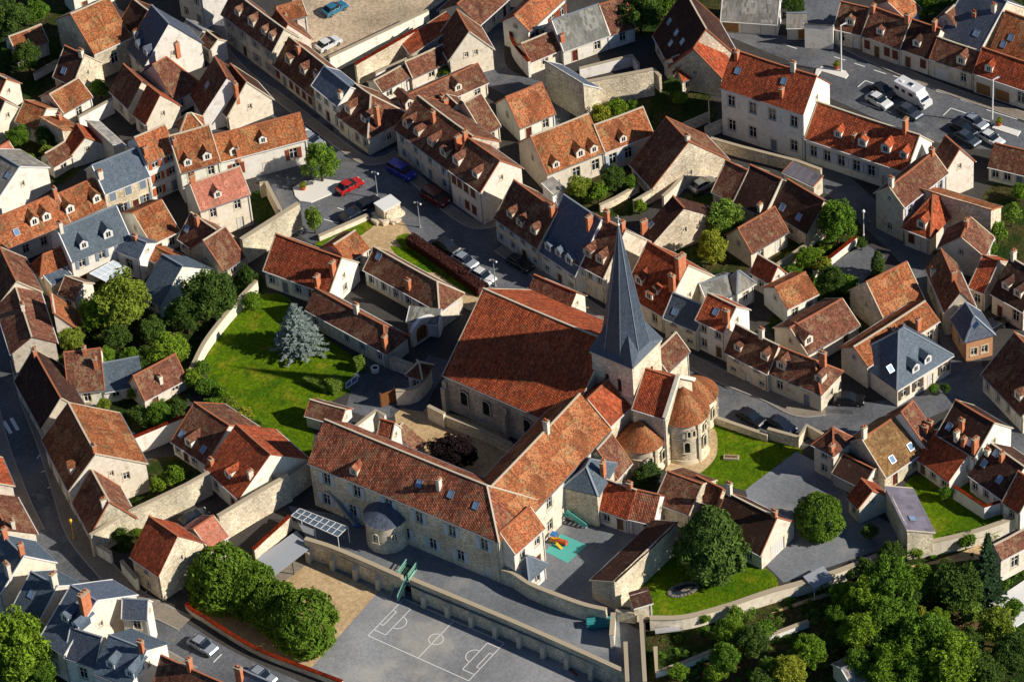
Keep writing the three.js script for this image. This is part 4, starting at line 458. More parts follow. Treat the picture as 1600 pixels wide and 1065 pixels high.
const TREES = [
[-25.78,-39.33,3.12,"l",1.0,0.0,0.45,"round bright green tree on the pale island in the square"],
[-27.05,-27.44,1.52,"l",1.4,0.0,0.35,"small upright green tree beside the low parapet"],
[-29.76,-1.9,3.57,"s",0.88,0.0,0.3,"silvery blue spruce standing on the lawn"],
[-40.49,44.37,4.02,"r",1.08,-2.6,0.25,"leftmost of the four round trees in the sand court"],
[-36.72,46.2,3.3,"r",1.08,-2.6,0.25,"second of the four round trees in the sand court"],
[-33.76,49.44,3.21,"r",1.05,-2.6,0.25,"third of the four round trees in the sand court"],
[-29.92,53.38,3.84,"r",1.08,-2.6,0.25,"largest rightmost of the four round trees in the sand court"],
[23.37,49.18,3.93,"c",1.5,0.0,0.1,"large dense conical yew beside the lower lawn"],
[37.94,43.58,2.86,"r",1.0,0.0,0.25,"clipped round tree alone on the grey playground"],
[-9.42,25.49,3.39,"p",0.75,0.0,0.8,"dark purple spreading tree in the cloister court"],
[16.43,31.63,1.96,"h",0.9,0.0,0.1,"dark bush beneath the small apse"],
[-54.18,-9.71,4.11,"y",1.1,0.0,0.8,"tall yellow-green tree in the walled left garden"],
[-58.15,-9.07,2.86,"b",1.1,0.0,0.8,"green tree just left of the yellow-green one"],
[-42.06,-9.88,3.93,"d",1.0,0.0,0.8,"big dark tree beside the pale curving wall"],
[-45.34,-7.69,2.86,"d",1.0,0.0,0.8,"dark tree behind the big one by the curving wall"],
[-61.64,-5.38,1.96,"y",1.0,0.0,0.8,"small yellow-green tree beside the brown roofs"],
[-47.79,-0.06,2.86,"b",1.0,0.0,0.8,"mid green garden tree above the brown-roofed shed"],
[-55.3,-4.61,2.14,"d",1.0,0.0,0.8,"dark shrubby tree under the yellow-green tree"],
[-53.02,-0.08,1.79,"b",1.0,0.0,0.8,"leafy tree beside the mossy brown roof"],
[-50.1,-5.7,2.14,"d",1.0,0.0,0.8,"dark tree in the middle of the left garden"],
[-36.87,-16.16,1.61,"d",1.0,0.0,0.8,"small dark tree by the upper end of the curving wall"],
[-36.05,-11.42,1.43,"b",1.0,0.0,0.35,"bush on the lawn side of the curving wall"],
[-44.59,4.27,1.52,"b",1.0,0.0,0.35,"first orchard tree by the lawn, upper end"],
[-42.62,6.26,1.52,"b",1.0,0.0,0.35,"second orchard tree along the lawn edge"],
[-40.61,7.66,1.34,"b",1.0,0.0,0.35,"third orchard tree along the lawn edge"],
[-39.28,10.48,1.34,"y",1.0,0.0,0.35,"fourth orchard tree along the lawn edge"],
[-37.35,12.44,1.34,"y",1.0,0.0,0.35,"fifth orchard tree along the lawn edge"],
[-35.45,15.2,1.25,"b",1.0,0.0,0.35,"sixth orchard tree along the lawn edge"],
[-33.55,17.52,1.25,"y",1.0,0.0,0.35,"seventh orchard tree along the lawn edge"],
[-31.83,18.94,1.16,"b",1.0,0.0,0.35,"last orchard tree at the lawn's lower corner"],
[-41.05,12.22,1.34,"d",1.0,0.0,0.35,"low tree behind the orchard row beside the red roof"],
[-56.84,7.62,1.07,"y",1.0,0.0,0.35,"small bush at the white wall with ivy"],
[-49.03,11.52,1.79,"b",1.0,0.0,0.8,"green shrub in the small inner garden"],
[-51.41,11.33,1.52,"d",1.0,0.0,0.35,"darker shrub left in the small inner garden"],
[-46.77,9.6,1.43,"d",1.0,0.0,0.35,"shrub under the brown roof in the inner garden"],
[-52.63,5.38,1.07,"l",1.0,0.0,0.35,"shrub at the slate cottage door"],
[-46.83,24.1,1.61,"b",1.0,0.0,0.8,"bush in the yard behind the stone wall"],
[-49.07,24.95,1.34,"b",1.0,0.0,0.35,"bush against the cream gable house yard wall"],
[-53.89,34.41,1.34,"d",1.0,0.0,0.35,"dark bush in the little front garden on the left street"],
[-51.76,33.38,0.8,"b",1.0,0.0,0.35,"smaller bush in the little front garden"],
[-66.31,57.13,5.0,"b",1.0,0.0,0.8,"big round tree in the lower left corner"],
[-63.35,60.06,2.14,"b",1.0,0.0,0.8,"small tree at the bottom edge, lower left"],
[-68.52,44.37,1.43,"l",1.0,0.0,0.35,"light green tree on the left edge by the slate houses"],
[-72.93,-81.9,3.04,"d",1.0,0.0,0.8,"large dark tree in the top left corner"],
[-69.46,-84.3,2.14,"b",1.0,0.0,0.8,"tree right of the dark corner tree, top left"],
[-70.25,-72.27,2.5,"d",1.0,0.0,0.8,"dark tree below the small orange shed"],
[-73.94,-74.84,1.43,"d",1.0,0.0,0.35,"dark tree on the left edge below the orange shed"],
[-70.95,-53.22,1.96,"b",1.0,0.0,0.8,"tree by the orange roofs on the left edge"],
[-66.73,-52.7,1.79,"d",1.0,0.0,0.8,"dark bushy tree beside the thin orange lean-to"],
[-69.56,-46.6,1.79,"b",1.0,0.0,0.8,"bush at the pale wall near the left edge"],
[-59.13,-64.43,1.52,"b",1.0,0.0,0.35,"tree under the bare stone barn wall"],
[-66.83,-50.78,1.07,"y",1.0,0.0,0.35,"yellow shrub among the left edge trees"],
[23.8,-68.78,3.39,"d",1.0,0.0,0.8,"large dark tree at the top, right of the white cottage"],
[27.72,-71.42,2.5,"b",1.0,0.0,0.8,"tree at the top edge above the skylight barn"],
[47.31,-69.16,1.79,"d",1.0,0.0,0.8,"tree at the top edge behind the garages"],
[70.32,-64.02,2.32,"d",1.0,0.0,0.8,"dark tree at the top behind the terrace"],
[67.5,-66.17,1.79,"b",1.0,0.0,0.8,"tree at the top between orange and slate roofs"],
[78.37,-63.82,2.32,"b",1.0,0.0,0.8,"tree in the top right corner"],
[81.42,-62.7,1.61,"d",1.0,0.0,0.8,"tree cut by the right edge at the top"],
[11.64,-29.39,1.96,"y",1.0,0.0,0.8,"bright shrubby tree below the three-dormer orange house"],
[14.33,-28.27,1.61,"b",1.0,0.0,0.8,"green tree left in the mid top garden"],
[16.69,-30.92,1.96,"d",1.0,0.0,0.8,"dark green tree in the mid top garden"],
[19.15,-30.84,1.25,"b",1.0,0.0,0.35,"small bush near the barn in the mid top garden"],
[13.11,-28.85,0.89,"y",1.0,0.0,0.35,"yellow shrub in the mid top garden"],
[20.1,-25.44,1.07,"b",1.0,0.0,0.35,"bush by the low wall above the dark barn"],
[31.75,-18.98,2.77,"l",1.0,0.0,0.45,"round bright green tree by the silver car yard"],
[29.31,-12.63,2.59,"y",1.0,0.0,0.8,"round yellow-green tree right of the dark barn"],
[27.28,-12.93,1.25,"d",1.0,0.0,0.35,"dark bush left of the round yellow-green tree"],
[47.55,-14.51,2.95,"b",1.25,0.0,0.8,"tall leafy tree beside the two-skylight roof"],
[42.54,-9.23,1.79,"b",1.0,0.0,0.8,"pale garden shrub below the two-skylight roof"],
[44.63,-7.04,1.61,"y",1.0,0.0,0.8,"yellowish shrub along the white wall"],
[40.1,-7.0,1.43,"b",1.0,0.0,0.35,"shrub at the stone garden wall"],
[50.7,-13.0,0.89,"d",1.0,0.0,0.35,"small bush at the street lamp by the lane"],
[52.22,-7.11,0.89,"d",1.8,0.0,0.35,"slim dark cypress at the driveway"],
[45.24,-3.03,2.32,"d",1.0,0.0,0.8,"dark garden tree above the orange barn roof"],
[47.46,-2.88,1.61,"b",1.0,0.0,0.8,"green tree beside the driveway pillar"],
[43.72,-1.76,1.43,"d",1.0,0.0,0.35,"low dark tree by the orange-roofed house"],
[48.6,-1.31,1.25,"d",1.0,0.0,0.35,"dark shrub near the orange barn gable"],
[15.98,-46.59,1.61,"y",1.0,0.0,0.8,"bright shrub below the tall stone wall"],
[18.65,-47.77,1.61,"b",1.0,0.0,0.8,"leafy shrub right of the bright one by the stone wall"],
[21.1,-49.06,1.16,"b",1.0,0.0,0.35,"small shrub at the end of the stone wall"],
[27.26,-51.25,1.61,"d",1.0,0.0,0.8,"dark shrub by the salmon outbuilding"],
[28.08,-49.98,1.25,"b",1.0,0.0,0.35,"shrub at the corner of the shaded garden"],
[-6.58,-62.16,0.89,"b",1.0,0.0,0.35,"bush in the narrow courtyard of the long wing"],
[69.92,-11.75,1.61,"l",1.1,0.0,0.45,"light green climbing shrub at the right edge"],
[72.47,-15.29,1.61,"l",1.1,0.0,0.45,"light green shrub above, at the right edge"],
[68.42,-9.0,1.25,"b",1.0,0.0,0.35,"shrub below the light green ones at the right edge"],
[74.51,-20.65,1.43,"b",1.0,0.0,0.35,"shrub at the far right edge beside the red roof"],
[58.11,18.74,0.71,"d",1.0,0.0,0.35,"small potted shrub beside the slate house door"],
[56.54,18.77,0.8,"b",1.0,0.0,0.35,"low planter bush beside the cream slate house"],
[-25.83,-64.99,0.62,"d",1.0,0.0,0.35,"small tree by the white car in the gravel yard"],
[44.39,45.54,1.07,"d",1.0,0.0,0.35,"bush in the grass at lower right behind the wall"],
[55.13,39.58,1.07,"b",1.0,0.0,0.35,"garden bush beside the red ribbed roof"],
[46.73,50.01,1.79,"d",1.0,-1.3,0.8,"round bush at the grey roof's stone end wall"],
[49.68,48.51,1.34,"b",1.0,-1.3,0.35,"bush beside the white garden wall, lower right"],
[56.68,47.46,1.34,"b",1.0,-1.3,0.35,"bush on the dirt track by the white wall"],
[43.1,51.02,1.34,"d",1.0,-1.3,0.35,"dark clipped bush under the playground wall"],
[41.04,51.52,0.8,"d",1.0,-1.3,0.35,"small clipped bush under the playground wall"],
[50.13,52.52,1.25,"l",1.0,-1.3,0.35,"light bush along the dirt track"],
[57.89,57.31,2.32,"f",1.9,-1.3,0.3,"tall dark fir at the right edge"],
[41.79,59.47,2.86,"b",1.1,-1.3,0.8,"tall green tree at the upper left of the garden wood"],
[45.45,57.81,3.57,"b",1.1,-1.3,0.8,"broad green tree at the top of the garden wood"],
[49.52,56.87,2.5,"b",1.0,-1.3,0.8,"round tree right of the broad one in the wood"],
[54.02,58.68,3.39,"d",1.1,-1.3,0.8,"large dark dome tree left of the fir"],
[52.42,56.23,1.34,"p",1.2,-1.3,0.35,"dark purple tree in the garden wood"],
[51.69,59.09,1.07,"p",1.0,-1.3,0.35,"small purple shrub below the purple tree"],
[40.67,65.14,2.68,"b",1.2,-1.3,0.8,"bright green tree on the left of the wood"],
[44.97,63.33,3.39,"b",1.0,-1.3,0.8,"tree in the heart of the garden wood"],
[48.71,61.62,1.25,"y",1.6,-1.3,0.35,"slim yellow tree in the garden wood"],
[55.3,61.33,1.61,"l",1.0,-1.3,0.45,"light green bush below the fir"],
[48.82,67.8,3.75,"b",1.0,-1.3,0.8,"broad pale green tree in the lower wood"],
[44.57,69.39,3.04,"b",1.0,-1.3,0.8,"tree near the bottom middle of the wood"],
[51.04,71.99,3.75,"b",1.0,-1.3,0.8,"large tree at the bottom of the wood"],
[57.87,65.76,2.86,"y",1.0,-1.3,0.8,"yellowish tree at the right edge of the wood"],
[59.29,70.63,3.04,"d",1.0,-1.3,0.8,"dark tree at the bottom right corner"],
[55.38,72.6,2.68,"d",1.0,-1.3,0.8,"dark tree along the bottom edge, right"],
[40.16,69.11,2.14,"b",1.0,-1.3,0.8,"young tree at the bottom of the wood, left side"],
[33.69,67.16,2.68,"b",1.0,-1.3,0.8,"spreading tree at the bottom beside the garden hut"],
[30.92,70.19,2.68,"y",1.0,-1.3,0.8,"yellow-green tree at the bottom edge"],
[28.91,68.52,1.79,"b",1.0,-1.3,0.8,"bush at the bottom edge left of the yellow-green tree"],
[24.37,61.51,2.14,"b",1.0,-1.3,0.8,"tree by the ruin wall in the lower garden"],
[27.18,64.31,2.32,"d",1.0,-1.3,0.8,"dark tree right of the ruin wall"],
[23.48,66.29,2.14,"b",1.0,-1.3,0.8,"tree in front of the ruin wall, lower garden"],
[17.31,66.72,1.25,"b",1.0,-1.3,0.35,"bush at the end of the ruin wall"],
[25.55,57.53,1.34,"l",1.0,-1.3,0.35,"light bush below the pale curved wall"],
[28.85,61.53,1.61,"b",1.0,-1.3,0.8,"bush in the middle of the lower garden"],
[21.45,57.16,0.89,"b",1.0,-1.3,0.35,"bush by the lower garden table"],
[27.85,70.97,2.14,"d",1.0,-1.3,0.8,"dark bush at the bottom edge centre right"],
[37.49,64.48,1.79,"d",1.0,-1.3,0.8,"dark tree by the sloping path of the wood"],
[47.57,59.18,2.14,"d",1.0,-1.3,0.8,"dark tree between the two broad ones in the wood"],
[42.76,61.47,2.14,"d",1.0,-1.3,0.8,"dark tree inside the left wood"],
[60.87,60.81,1.43,"b",1.0,-1.3,0.35,"tree by the white slab at the right edge"],
[39.63,57.03,2.14,"b",1.0,-1.3,0.8,"tree at the upper left corner of the garden wood"],
[42.63,65.63,2.32,"d",1.0,-1.3,0.8,"dark tree among the lower middle of the wood"],
[46.24,71.87,2.5,"b",1.0,-1.3,0.8,"tree on the bottom edge in the middle of the wood"],
[53.69,67.73,2.5,"d",1.0,-1.3,0.8,"dark tree right of the lower wood"],
[50.76,62.68,1.79,"b",1.0,-1.3,0.8,"mid green tree under the purple shrub"],
[38.37,60.58,1.79,"b",1.0,-1.3,0.8,"tree beside the sloping path in the wood"],
[42.63,71.82,2.32,"b",1.0,-1.3,0.8,"bushy tree on the bottom edge left of middle"],
[22.11,67.47,1.43,"b",1.0,-1.3,0.35,"bush at the bottom edge in the lower garden"],
[-43.28,1.95,1.34,"b",1.0,0.0,0.35,"bush at the pale wall where the orchard starts"],
[-41.94,9.64,1.25,"b",1.0,0.0,0.35,"bush inside the orchard near the red roof"],
[-38.26,14.74,1.16,"d",1.0,0.0,0.35,"bush below the orchard row, middle"],
[-34.97,19.31,1.16,"d",1.0,0.0,0.35,"bush below the orchard row, lower end"],
[-56.61,-0.82,1.79,"b",1.0,0.0,0.8,"leafy tree over the mossy roof's upper edge"],
[-51.23,1.72,1.61,"d",1.0,0.0,0.8,"dark bush behind the slate garden cottage"],
[-60.37,-2.45,1.25,"b",1.0,0.0,0.35,"bush between brown roofs at the left garden edge"],
[-49.06,3.31,1.43,"d",1.0,0.0,0.35,"bush above the brown roof beside the slate cottage"]
];
const CARS = [
[-22.96,-81.47,0.62,"teal","car","teal car parked in the gravel yard at the top"],
[-24.15,-72.45,0.62,"white","car","small white car in the shade of the long white wall"],
[-21.78,-37.07,0.6,"red","car","bright red car parked on the square"],
[-19.27,-32.52,0.59,"black","car","black car beside the stone monument"],
[-21.48,-30.45,0.59,"navy","car","dark blue car in the shade on the square"],
[-14.06,-39.31,-0.81,"blue","van","bright blue van at the edge of the square"],
[-9.34,-32.48,-0.81,"maroon","van","dark red van parked along the main street row"],
[-8.15,-21.29,-0.81,"black","car","black car, upper of three beside the brown hedge"],
[-5.74,-17.64,-0.8,"silver","car","silver car, middle of three beside the brown hedge"],
[-3.37,-13.89,-0.8,"white","car","white car, lowest of three beside the brown hedge"],
[2.06,-16.0,-0.81,"black","car","black car in the shade of the lower street row"],
[29.7,-30.16,0.57,"silver","car","silver car in the small walled yard"],
[31.39,20.72,-0.8,"black","car","black car by the low wall of the apse lawn"],
[35.33,22.79,-0.81,"navy","car","dark blue car right of the black one by the apse lawn"],
[44.93,18.85,-0.2,"black","car","black car parked before the slate-roofed cream house"],
[58.44,-48.5,-0.87,"black","car","black car beside the camper van"],
[57.49,-46.28,-0.87,"white","car","white car in front of the camper van"],
[61.53,-43.04,-0.87,"grey","car","grey car on the near side of the camper van"],
[62.55,-46.33,-0.87,"white","camper","white camper van with roof hatch in the car park"],
[70.76,-39.24,-0.88,"silver","car","pale silver car farthest back in the right car group"],
[68.92,-37.66,-0.87,"black","car","black car in the right car group"],
[69.07,-35.49,-0.87,"grey","car","dark grey car nearest the hedge in the right group"],
[72.48,-35.01,-0.87,"white","car","white car at the right end of the car group"],
[-43.13,54.86,-0.73,"silver","car","silver car on the lower left street"],
[-35.57,61.28,-0.73,"silver","car","silver car at the bottom edge on the lower street"],
[-29.11,-51.46,-0.81,"white","car","white car half hidden behind the long orange-roofed house"],
[-27.14,-48.69,-0.81,"silver","car","silver car by the end of the long orange-roofed house"],
[-44.33,30.78,0.56,"navy","car","dark blue car in the yard behind the stone house"],
[58.92,26.37,-0.82,"grey","car","grey car in the lane beside the red sheds"],
[66.56,6.25,0.53,"black","car","black car in the yard of the right edge house"]
];
const LAMPS = [
[52.9,-54.86,8.6,"tall white street lamp rising from the car park island, left one"],
[73.29,-39.04,8.2,"tall white street lamp rising from the car park island, right one"],
[51.35,-16.0,4.4,"white globe street lamp beside the lane and leafy tree"],
[-11.86,-26.76,4.8,"grey street lamp with twin heads near the gravel path"],
[-17.77,-34.4,5.0,"grey street lamp beside the stone monument"],
[-1.68,-12.11,5.0,"grey street lamp at the end of the brown hedge"],
[32.04,-44.92,4.6,"slim white pole by the walled garden, top right"],
[-60.49,32.31,3.2,"ornate yellow lantern on the left street pavement"]
];


// ---------------------------------------------------------------- ground, streets, pavements
const COURT = [[-45.26,47.29], [-42.06,43.83], [-36.46,39.78], [-31.56,33.68], [-29.57,37.03], [-25.96,39.15], [-16.97,45.89], [-15.82,46.34], [-3.13,55.65], [4.61,61.62], [10.75,66.48], [10.84,69.18], [-7.66,77.79], [-20.21,70.83], [-25.25,63.92], [-29.95,60.86], [-36.15,56.68], [-43.24,49.78], [-44.51,48.58]];
const EDGE = [[75.44,40.66], [63.56,45.03], [58.4,46.83], [52.07,48.17], [47.6,48.37], [45.15,49.3], [40.04,51.35], [35.44,52.87], [30.03,54.29], [24.0,56.29], [18.66,57.49], [14.52,57.1], [13.9,57.15], [13.13,68.31]];
struct('ground', poly([[-260, -300], [260, -300], [260, EDGE[0][1]], ...EDGE, [EDGE.at(-1)[0], 260], [-260, 260]], 0, [COURT]), M.ground);
struct('garden_ground', poly([[260, EDGE[0][1]], ...EDGE, [EDGE.at(-1)[0], 260], [260, 260]], -1.3), M.garden);
struct('lower_ground', poly([[-260, 0], [260, 0], [260, 260], [-260, 260]], -2.6), M.garden);
const SM = { grass: M.grass, garden: M.garden, gravel: M.gravel, sand: M.sand, asphalt: M.asphalt, soil: M.soil };
const soft = pts => { const c = new THREE.CatmullRomCurve3(pts.map(p => V(p[0], 0, p[1])), true, 'centripetal').getPoints(pts.length * 8).map(p => [p.x, p.z]), r = rng(pts.length + 3); return c.map(p => [p[0] + (r() - .5) * .12, p[1] + (r() - .5) * .12]); };
for (const [name, k, y, pts] of SURFACES) struct(name, poly(k === 'asphalt' || name === 'sand_court' ? pts : soft(pts), y), name === 'court' ? M.court : name === 'playground' || name === 'terrace' ? M.yard : SM[k]);
for (const [name, w, y, pts] of ROADS) struct(name, strip(smooth(pts), w, y), M.asphalt);
for (const [w, pts] of PAVEMENTS) { const s = smooth(pts); struct('pavement', strip(s, w, .13), M.paving); struct('kerb', ribbon(offs(s, w / 2 + .07), .14, 0, .128), M.kerb); struct('kerb', ribbon(offs(s, -w / 2 - .07), .14, 0, .128), M.kerb); }

// ---------------------------------------------------------------- buildings
// one roof slope as a gently uneven slab: A,B eave left/right, C,D ridge right/left
function slab(A, B, C, D, th, sag, seed, uo, vo) {
  const wid = A.distanceTo(B), hei = A.clone().add(B).multiplyScalar(.5).distanceTo(C.clone().add(D).multiplyScalar(.5)), nu = Math.max(1, Math.round(wid / 1.1)), nv = Math.max(1, Math.round(hei / 1.1));
  const ux = B.clone().sub(A).normalize(), pos = [], uv = [], idx = [], P = (s, t) => A.clone().lerp(B, s).lerp(D.clone().lerp(C, s), t);
  const sl = D.clone().lerp(C, .5).sub(A.clone().lerp(B, .5)).normalize();
  for (let j = 0; j <= nv; j++) for (let i = 0; i <= nu; i++) { const p = P(i / nu, j / nv); const n = (vn(p.x * .6 + seed, p.z * .6 + p.y * .4, 4096, 77) - .5) * .09 - sag * Math.sin(Math.PI * i / nu) * (.3 + .7 * j / nv); uv.push(p.clone().sub(A).dot(ux) + uo, p.clone().sub(A).dot(sl) + vo); pos.push(p.x, p.y + n + th, p.z); }
  for (let j = 0; j < nv; j++) for (let i = 0; i < nu; i++) { const a = j * (nu + 1) + i, b = a + 1, c = b + nu + 1, d = a + nu + 1; idx.push(a, b, c, a, c, d); }
  const ring = []; for (let i = 0; i <= nu; i++) ring.push(i); for (let j = 1; j <= nv; j++) ring.push(j * (nu + 1) + nu); for (let i = nu - 1; i >= 0; i--) ring.push(nv * (nu + 1) + i); for (let j = nv - 1; j >= 1; j--) ring.push(j * (nu + 1));
  const g = new THREE.BufferGeometry(); g.setAttribute('position', new THREE.Float32BufferAttribute(pos, 3)); g.setAttribute('uv', new THREE.Float32BufferAttribute(uv, 2)); g.setIndex(idx); g.computeVertexNormals();
  const sp = [], su = []; for (let k = 0; k < ring.length; k++) { const a = ring[k], b = ring[(k + 1) % ring.length]; const pa = [pos[a * 3], pos[a * 3 + 1], pos[a * 3 + 2]], pb = [pos[b * 3], pos[b * 3 + 1], pos[b * 3 + 2]]; const qa = [pa[0], pa[1] - th, pa[2]], qb = [pb[0], pb[1] - th, pb[2]]; sp.push(...qa, ...qb, ...pb, ...qa, ...pb, ...pa); for (let q = 0; q < 6; q++) su.push(0, 0); }
  const s2 = new THREE.BufferGeometry(); s2.setAttribute('position', new THREE.Float32BufferAttribute(sp, 3)); s2.setAttribute('uv', new THREE.Float32BufferAttribute(su, 2)); s2.computeVertexNormals();
  return merge([g, s2]);
}
function facade(outline, holes, t, Mx) {
  const s = new THREE.Shape(outline.map(p => new THREE.Vector2(p[0], p[1])));
  for (const h of holes) { const [x, y, w, hh, arch] = h, p = new THREE.Path(); p.moveTo(x - w / 2, y); p.lineTo(x - w / 2, y + hh - (arch ? w / 2 : 0)); if (arch) p.absarc(x, y + hh - w / 2, w / 2, Math.PI, 0, true); else p.lineTo(x + w / 2, y + hh); p.lineTo(x + w / 2, y); p.closePath(); s.holes.push(p); }
  return new THREE.ExtrudeGeometry(s, { depth: t, bevelEnabled: false, curveSegments: 8 }).translate(0, 0, -t).applyMatrix4(Mx);
}
const cache = {}; const cached = (k, f) => cache[k] || (cache[k] = f());
// window unit with its sill at the origin, facing +z: joinery + pane + stone surround (+ shutters)
function addWindow(parent, Mx, w, h, o = {}) {
  const k = w.toFixed(2) + '_' + h.toFixed(2) + (o.arch ? 'a' : '');
  const wm = mk('window', cached('wf' + k, () => merge([bx(.07, h, .06, -w / 2 + .035, h / 2, -.15), bx(.07, h, .06, w / 2 - .035, h / 2, -.15), bx(w, .07, .06, 0, .035, -.151), bx(w, .07, .06, 0, h - .035, -.151), bx(.08, h, .05, 0, h / 2, -.148), bx(w, .05, .05, 0, h * .62, -.149)])), o.dark ? M.greenDark : M.joinery, parent, Mx);
  mk('pane', cached('wp' + k, () => bx(w, h, .03, 0, h / 2, -.2)), M.glass, wm);
  if (!o.plain) mk('surround', cached('ws' + k, () => { const a = [bx(.14, h + .05, .07, -w / 2 - .07, h / 2, .005), bx(.14, h + .05, .07, w / 2 + .07, h / 2, .005), bx(w + .36, .1, .16, 0, -.05, .03)]; if (!o.arch) a.push(bx(w + .3, .16, .08, 0, h + .08, .006)); else { const s = new THREE.Shape(); s.absarc(0, h - w / 2, w / 2 + .14, 0, Math.PI, false); const q = new THREE.Path(); q.absarc(0, h - w / 2, w / 2, 0, Math.PI, false); s.lineTo(-w / 2, h - w / 2); s.absarc(0, h - w / 2, w / 2, Math.PI, 0, true); a.push(new THREE.ExtrudeGeometry(s, { depth: .08, bevelEnabled: false, curveSegments: 8 }).translate(0, 0, -.03)); } return merge(a); }), M.surround, wm);
  if (o.s) for (const e of [-1, 1]) mk('shutter', cached('sh' + k, () => merge([bx(w / 2, h, .04, 0, h / 2, .06), bx(w / 2 - .1, .05, .02, 0, h * .2, .088), bx(w / 2 - .1, .05, .02, 0, h * .8, .088)])), SHUT[o.s], wm, o.shut ? T(e * w * .25, 0, -.02) : T(e * (w * .75 + .03), 0, .003));
  return wm;
}
function addDoor(parent, Mx, w, h, mat, name = 'door') { const d = mk(name, cached('dr' + w + '_' + h, () => { const a = [bx(w, h, .06, 0, h / 2, -.16)]; const n = Math.max(2, Math.round(w / .45)); for (let i = 0; i < n; i++) a.push(bx(w / n - .05, h - .2, .03, -w / 2 + (i + .5) * w / n, h / 2, -.118)); return merge(a); }), mat, parent, Mx); mk('surround', cached('ds' + w + '_' + h, () => merge([bx(.14, h, .07, -w / 2 - .07, h / 2, .005), bx(.14, h, .07, w / 2 + .07, h / 2, .005), bx(w + .28, .16, .08, 0, h + .08, .006)])), M.surround, d); if (w < 1.5) mk('handle', cached('dh', () => bx(.05, .14, .05)), M.steel, d, T(w * .33, h * .48, -.08)); return d; }
function addChimney(parent, Mx, w, d, h, brick, seed) {
  const r = rng(seed), c = mk('chimney', cached('ch' + w.toFixed(2) + d.toFixed(2) + h.toFixed(1) + brick, () => merge([bx(w, h + 1.2, d, 0, (h - 1.2) / 2, 0), bx(w + .12, .16, d + .12, 0, h - .3, 0)])), brick ? M.brick : wallM.cr[seed % 3], parent, Mx);
  mk('cap', bx(w + .16, .1, d + .16, 0, h + .052, 0), M.capSt, c);
  const n = w > 1 ? 3 : 2; for (let i = 0; i < n; i++) mk('pot', cached('pot', () => cyl(.1, .13, .34, 8, 0, .17, 0)), M.pot, c, T((i - (n - 1) / 2) * w / n, h + .1, (r() - .5) * .08));
}
